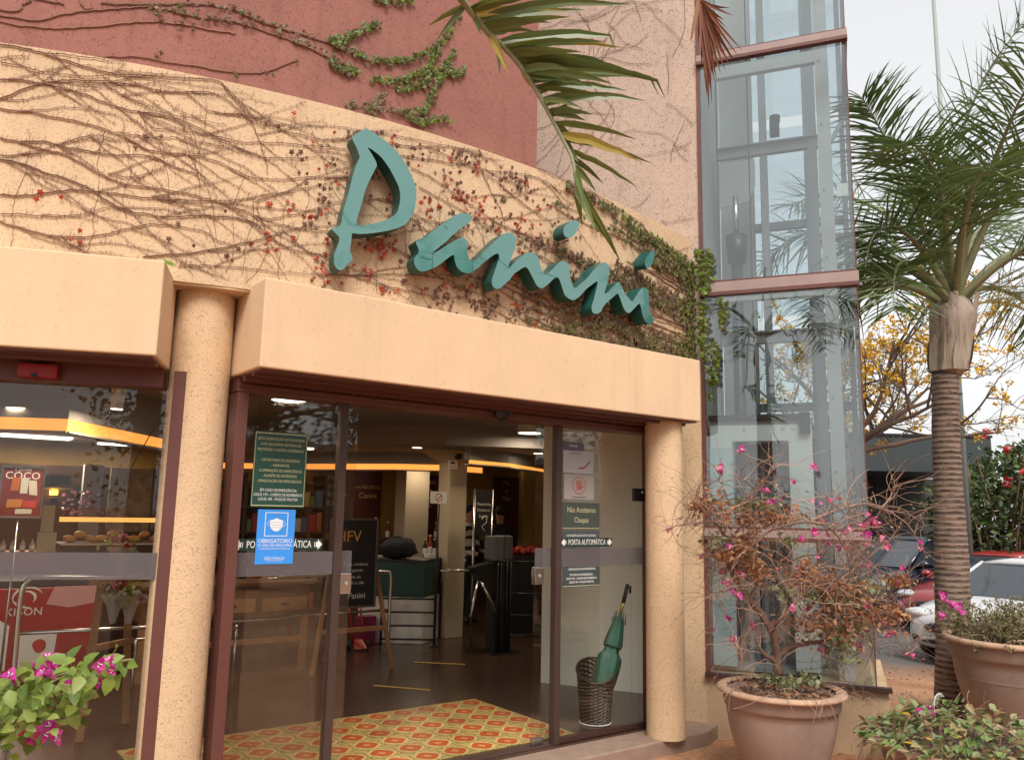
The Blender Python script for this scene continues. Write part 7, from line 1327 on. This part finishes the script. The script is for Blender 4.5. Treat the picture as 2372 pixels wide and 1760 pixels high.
rnd = random.Random(11); tb = Vector((12.2,7.25,-.34))
mb = MB(); mb.tube(catmull([tb,tb+ZZ*1.2+RT*.05,tb+ZZ*3.1-RT*.05],5),.12,10); part(mb,'trunk',M['bark'],yt,smooth=True)
for (d,l_,r_) in ((RT*1.0+ZZ*.22-FW*.1,2.0,.055),(RT*.9+ZZ*.75,2.1,.05),(RT*.5+ZZ*1.0-FW*.4,2.0,.05),(RT*.2+ZZ*1.0+FW*.3,2.0,.05),(-RT*.4+ZZ*.9,1.9,.05),(RT*1.0+ZZ*.42+FW*.3,2.3,.05),(RT*.75+ZZ*.5-FW*.5,1.9,.045),(-RT*.8+ZZ*.6,1.8,.045)):
    limb(tb+ZZ*rnd.uniform(2.9,3.15), d.normalized(), l_, r_, 3, rnd)
tag(part(brn,'branches',plain('grey_bark',(.14,.095,.07),.9,island=.3),yt),kind='stuff'); tag(part(blo,'blossom',leafmat('yellow_petal',[(.74,.42,.01),(.80,.52,.03),(.70,.34,.01)],.3),yt),kind='stuff'); tag(part(gle,'leaves',leafmat('spare_leaf',[(.20,.22,.06),(.28,.26,.09),(.12,.15,.05)],.3),yt),kind='stuff')
# slim pole far behind the palm
po = thing('light_pole','slim grey pole rising far behind the palm crown','pole',(16.4,7.3,-.34)); mb = MB(); mb.tube([(16.4,7.3,-.34),(16.35,7.25,13.5)],[.06,.035],10); part(mb,'shaft',plain('pole_grey',(.25,.29,.27),.6),po,smooth=True); mb = MB(); mb.tube([(16.35,7.25,13.4),(15.6,7.6,13.6)],.03,8); part(mb,'arm',M['steel'],po,smooth=True)
# fallen leaves on the clay
lt = MB()
for i in range(520):
    a = random.uniform(5.6,11.5); b_ = random.uniform(-1.2,1.4); q = Vector((a, a*.47+b_, 0)); q.z = ground_z(q.x,q.y)+.006
    d = rdir(); d.z *= .25; oval(lt, q, d, ZZ+rdir()*.3, random.uniform(.03,.07), random.uniform(.02,.04), .2)
tag(lt.build('fallen_leaves',leafmat('litter',[(.30,.13,.05),(.42,.22,.08),(.22,.10,.05),(.35,.28,.12)],.2,.8)),'dry leaves scattered over the clay ground','leaves',kind='stuff')
# --- across the street, seen only as reflections in the shop glass
def streettree(label, c, h_, r_, seed):
    rnd = random.Random(seed); tt = thing('street_tree',label,'tree',c,group='trees across the street'); c = Vector(c); mb = MB(); mb.tube([c,c+ZZ*h_*.25,c+ZZ*h_*.5],[.25,.2,.15],10); part(mb,'trunk',M['bark'],tt,smooth=True); mb = MB(); tw_ = MB()
    cl = [(c+ZZ*h_*.65+Vector((rnd.gauss(0,r_*.5),rnd.gauss(0,r_*.5),rnd.gauss(0,h_*.14))),rnd.uniform(.5,1.1)*r_*.42) for _ in range(26)]
    for q,rr in cl:
        tw_.tube([c+ZZ*h_*.45,(c+ZZ*h_*.5).lerp(q,.6),q],[.06,.04,.015],5,False)
        for k in range(330):
            d = rdir()*rr*rnd.random()**.4; oval(mb, q+d, rdir(), rdir()+ZZ*.4, .15, .09, .1)
    tag(part(mb,'crown',leafmat('street_leaf',[(.025,.05,.012),(.05,.085,.02),(.08,.12,.03)],.2),tt),kind='stuff'); tag(part(tw_,'limbs',M['bark'],tt),kind='stuff')
streettree('broad tree mirrored in the entrance glass',(6.5,-8.5,-.3),8.5,4.2,1); streettree('tree mirrored beside the broad one in the glass',(12.5,-9.5,-.3),7.5,3.8,2); streettree('tree mirrored in the left window',(-3.5,-10,-.3),8,4,3)
wl_ = thing('street_house','low orange brick house mirrored in the shop glass','building',(9,-17,-.34)); part(bx(-6,22,-20,-17,-.34,3.6),'wall',plain('house_brick',(.32,.12,.06),.8,var=.3,vscale=2),wl_); part(bx(-6.4,22.4,-20.4,-16.6,3.603,3.8),'roof',plain('house_roof',(.35,.33,.30),.7),wl_)
for x in (-3,2,7,12,17): o = part(bx(x,x+1.6,-16.995,-16.96,.9,2.3),'window',M['carglass'],wl_)
car('silver car mirrored in the entrance glass',(3.2,-5.6,-.12),R(4),plain('silver_paint',(.45,.46,.47),.3,coat=.7)); car('white car mirrored in the left window',(-1.2,-5.4,-.12),R(2),plain('white_paint_2',(.65,.65,.66),.3,coat=.7))
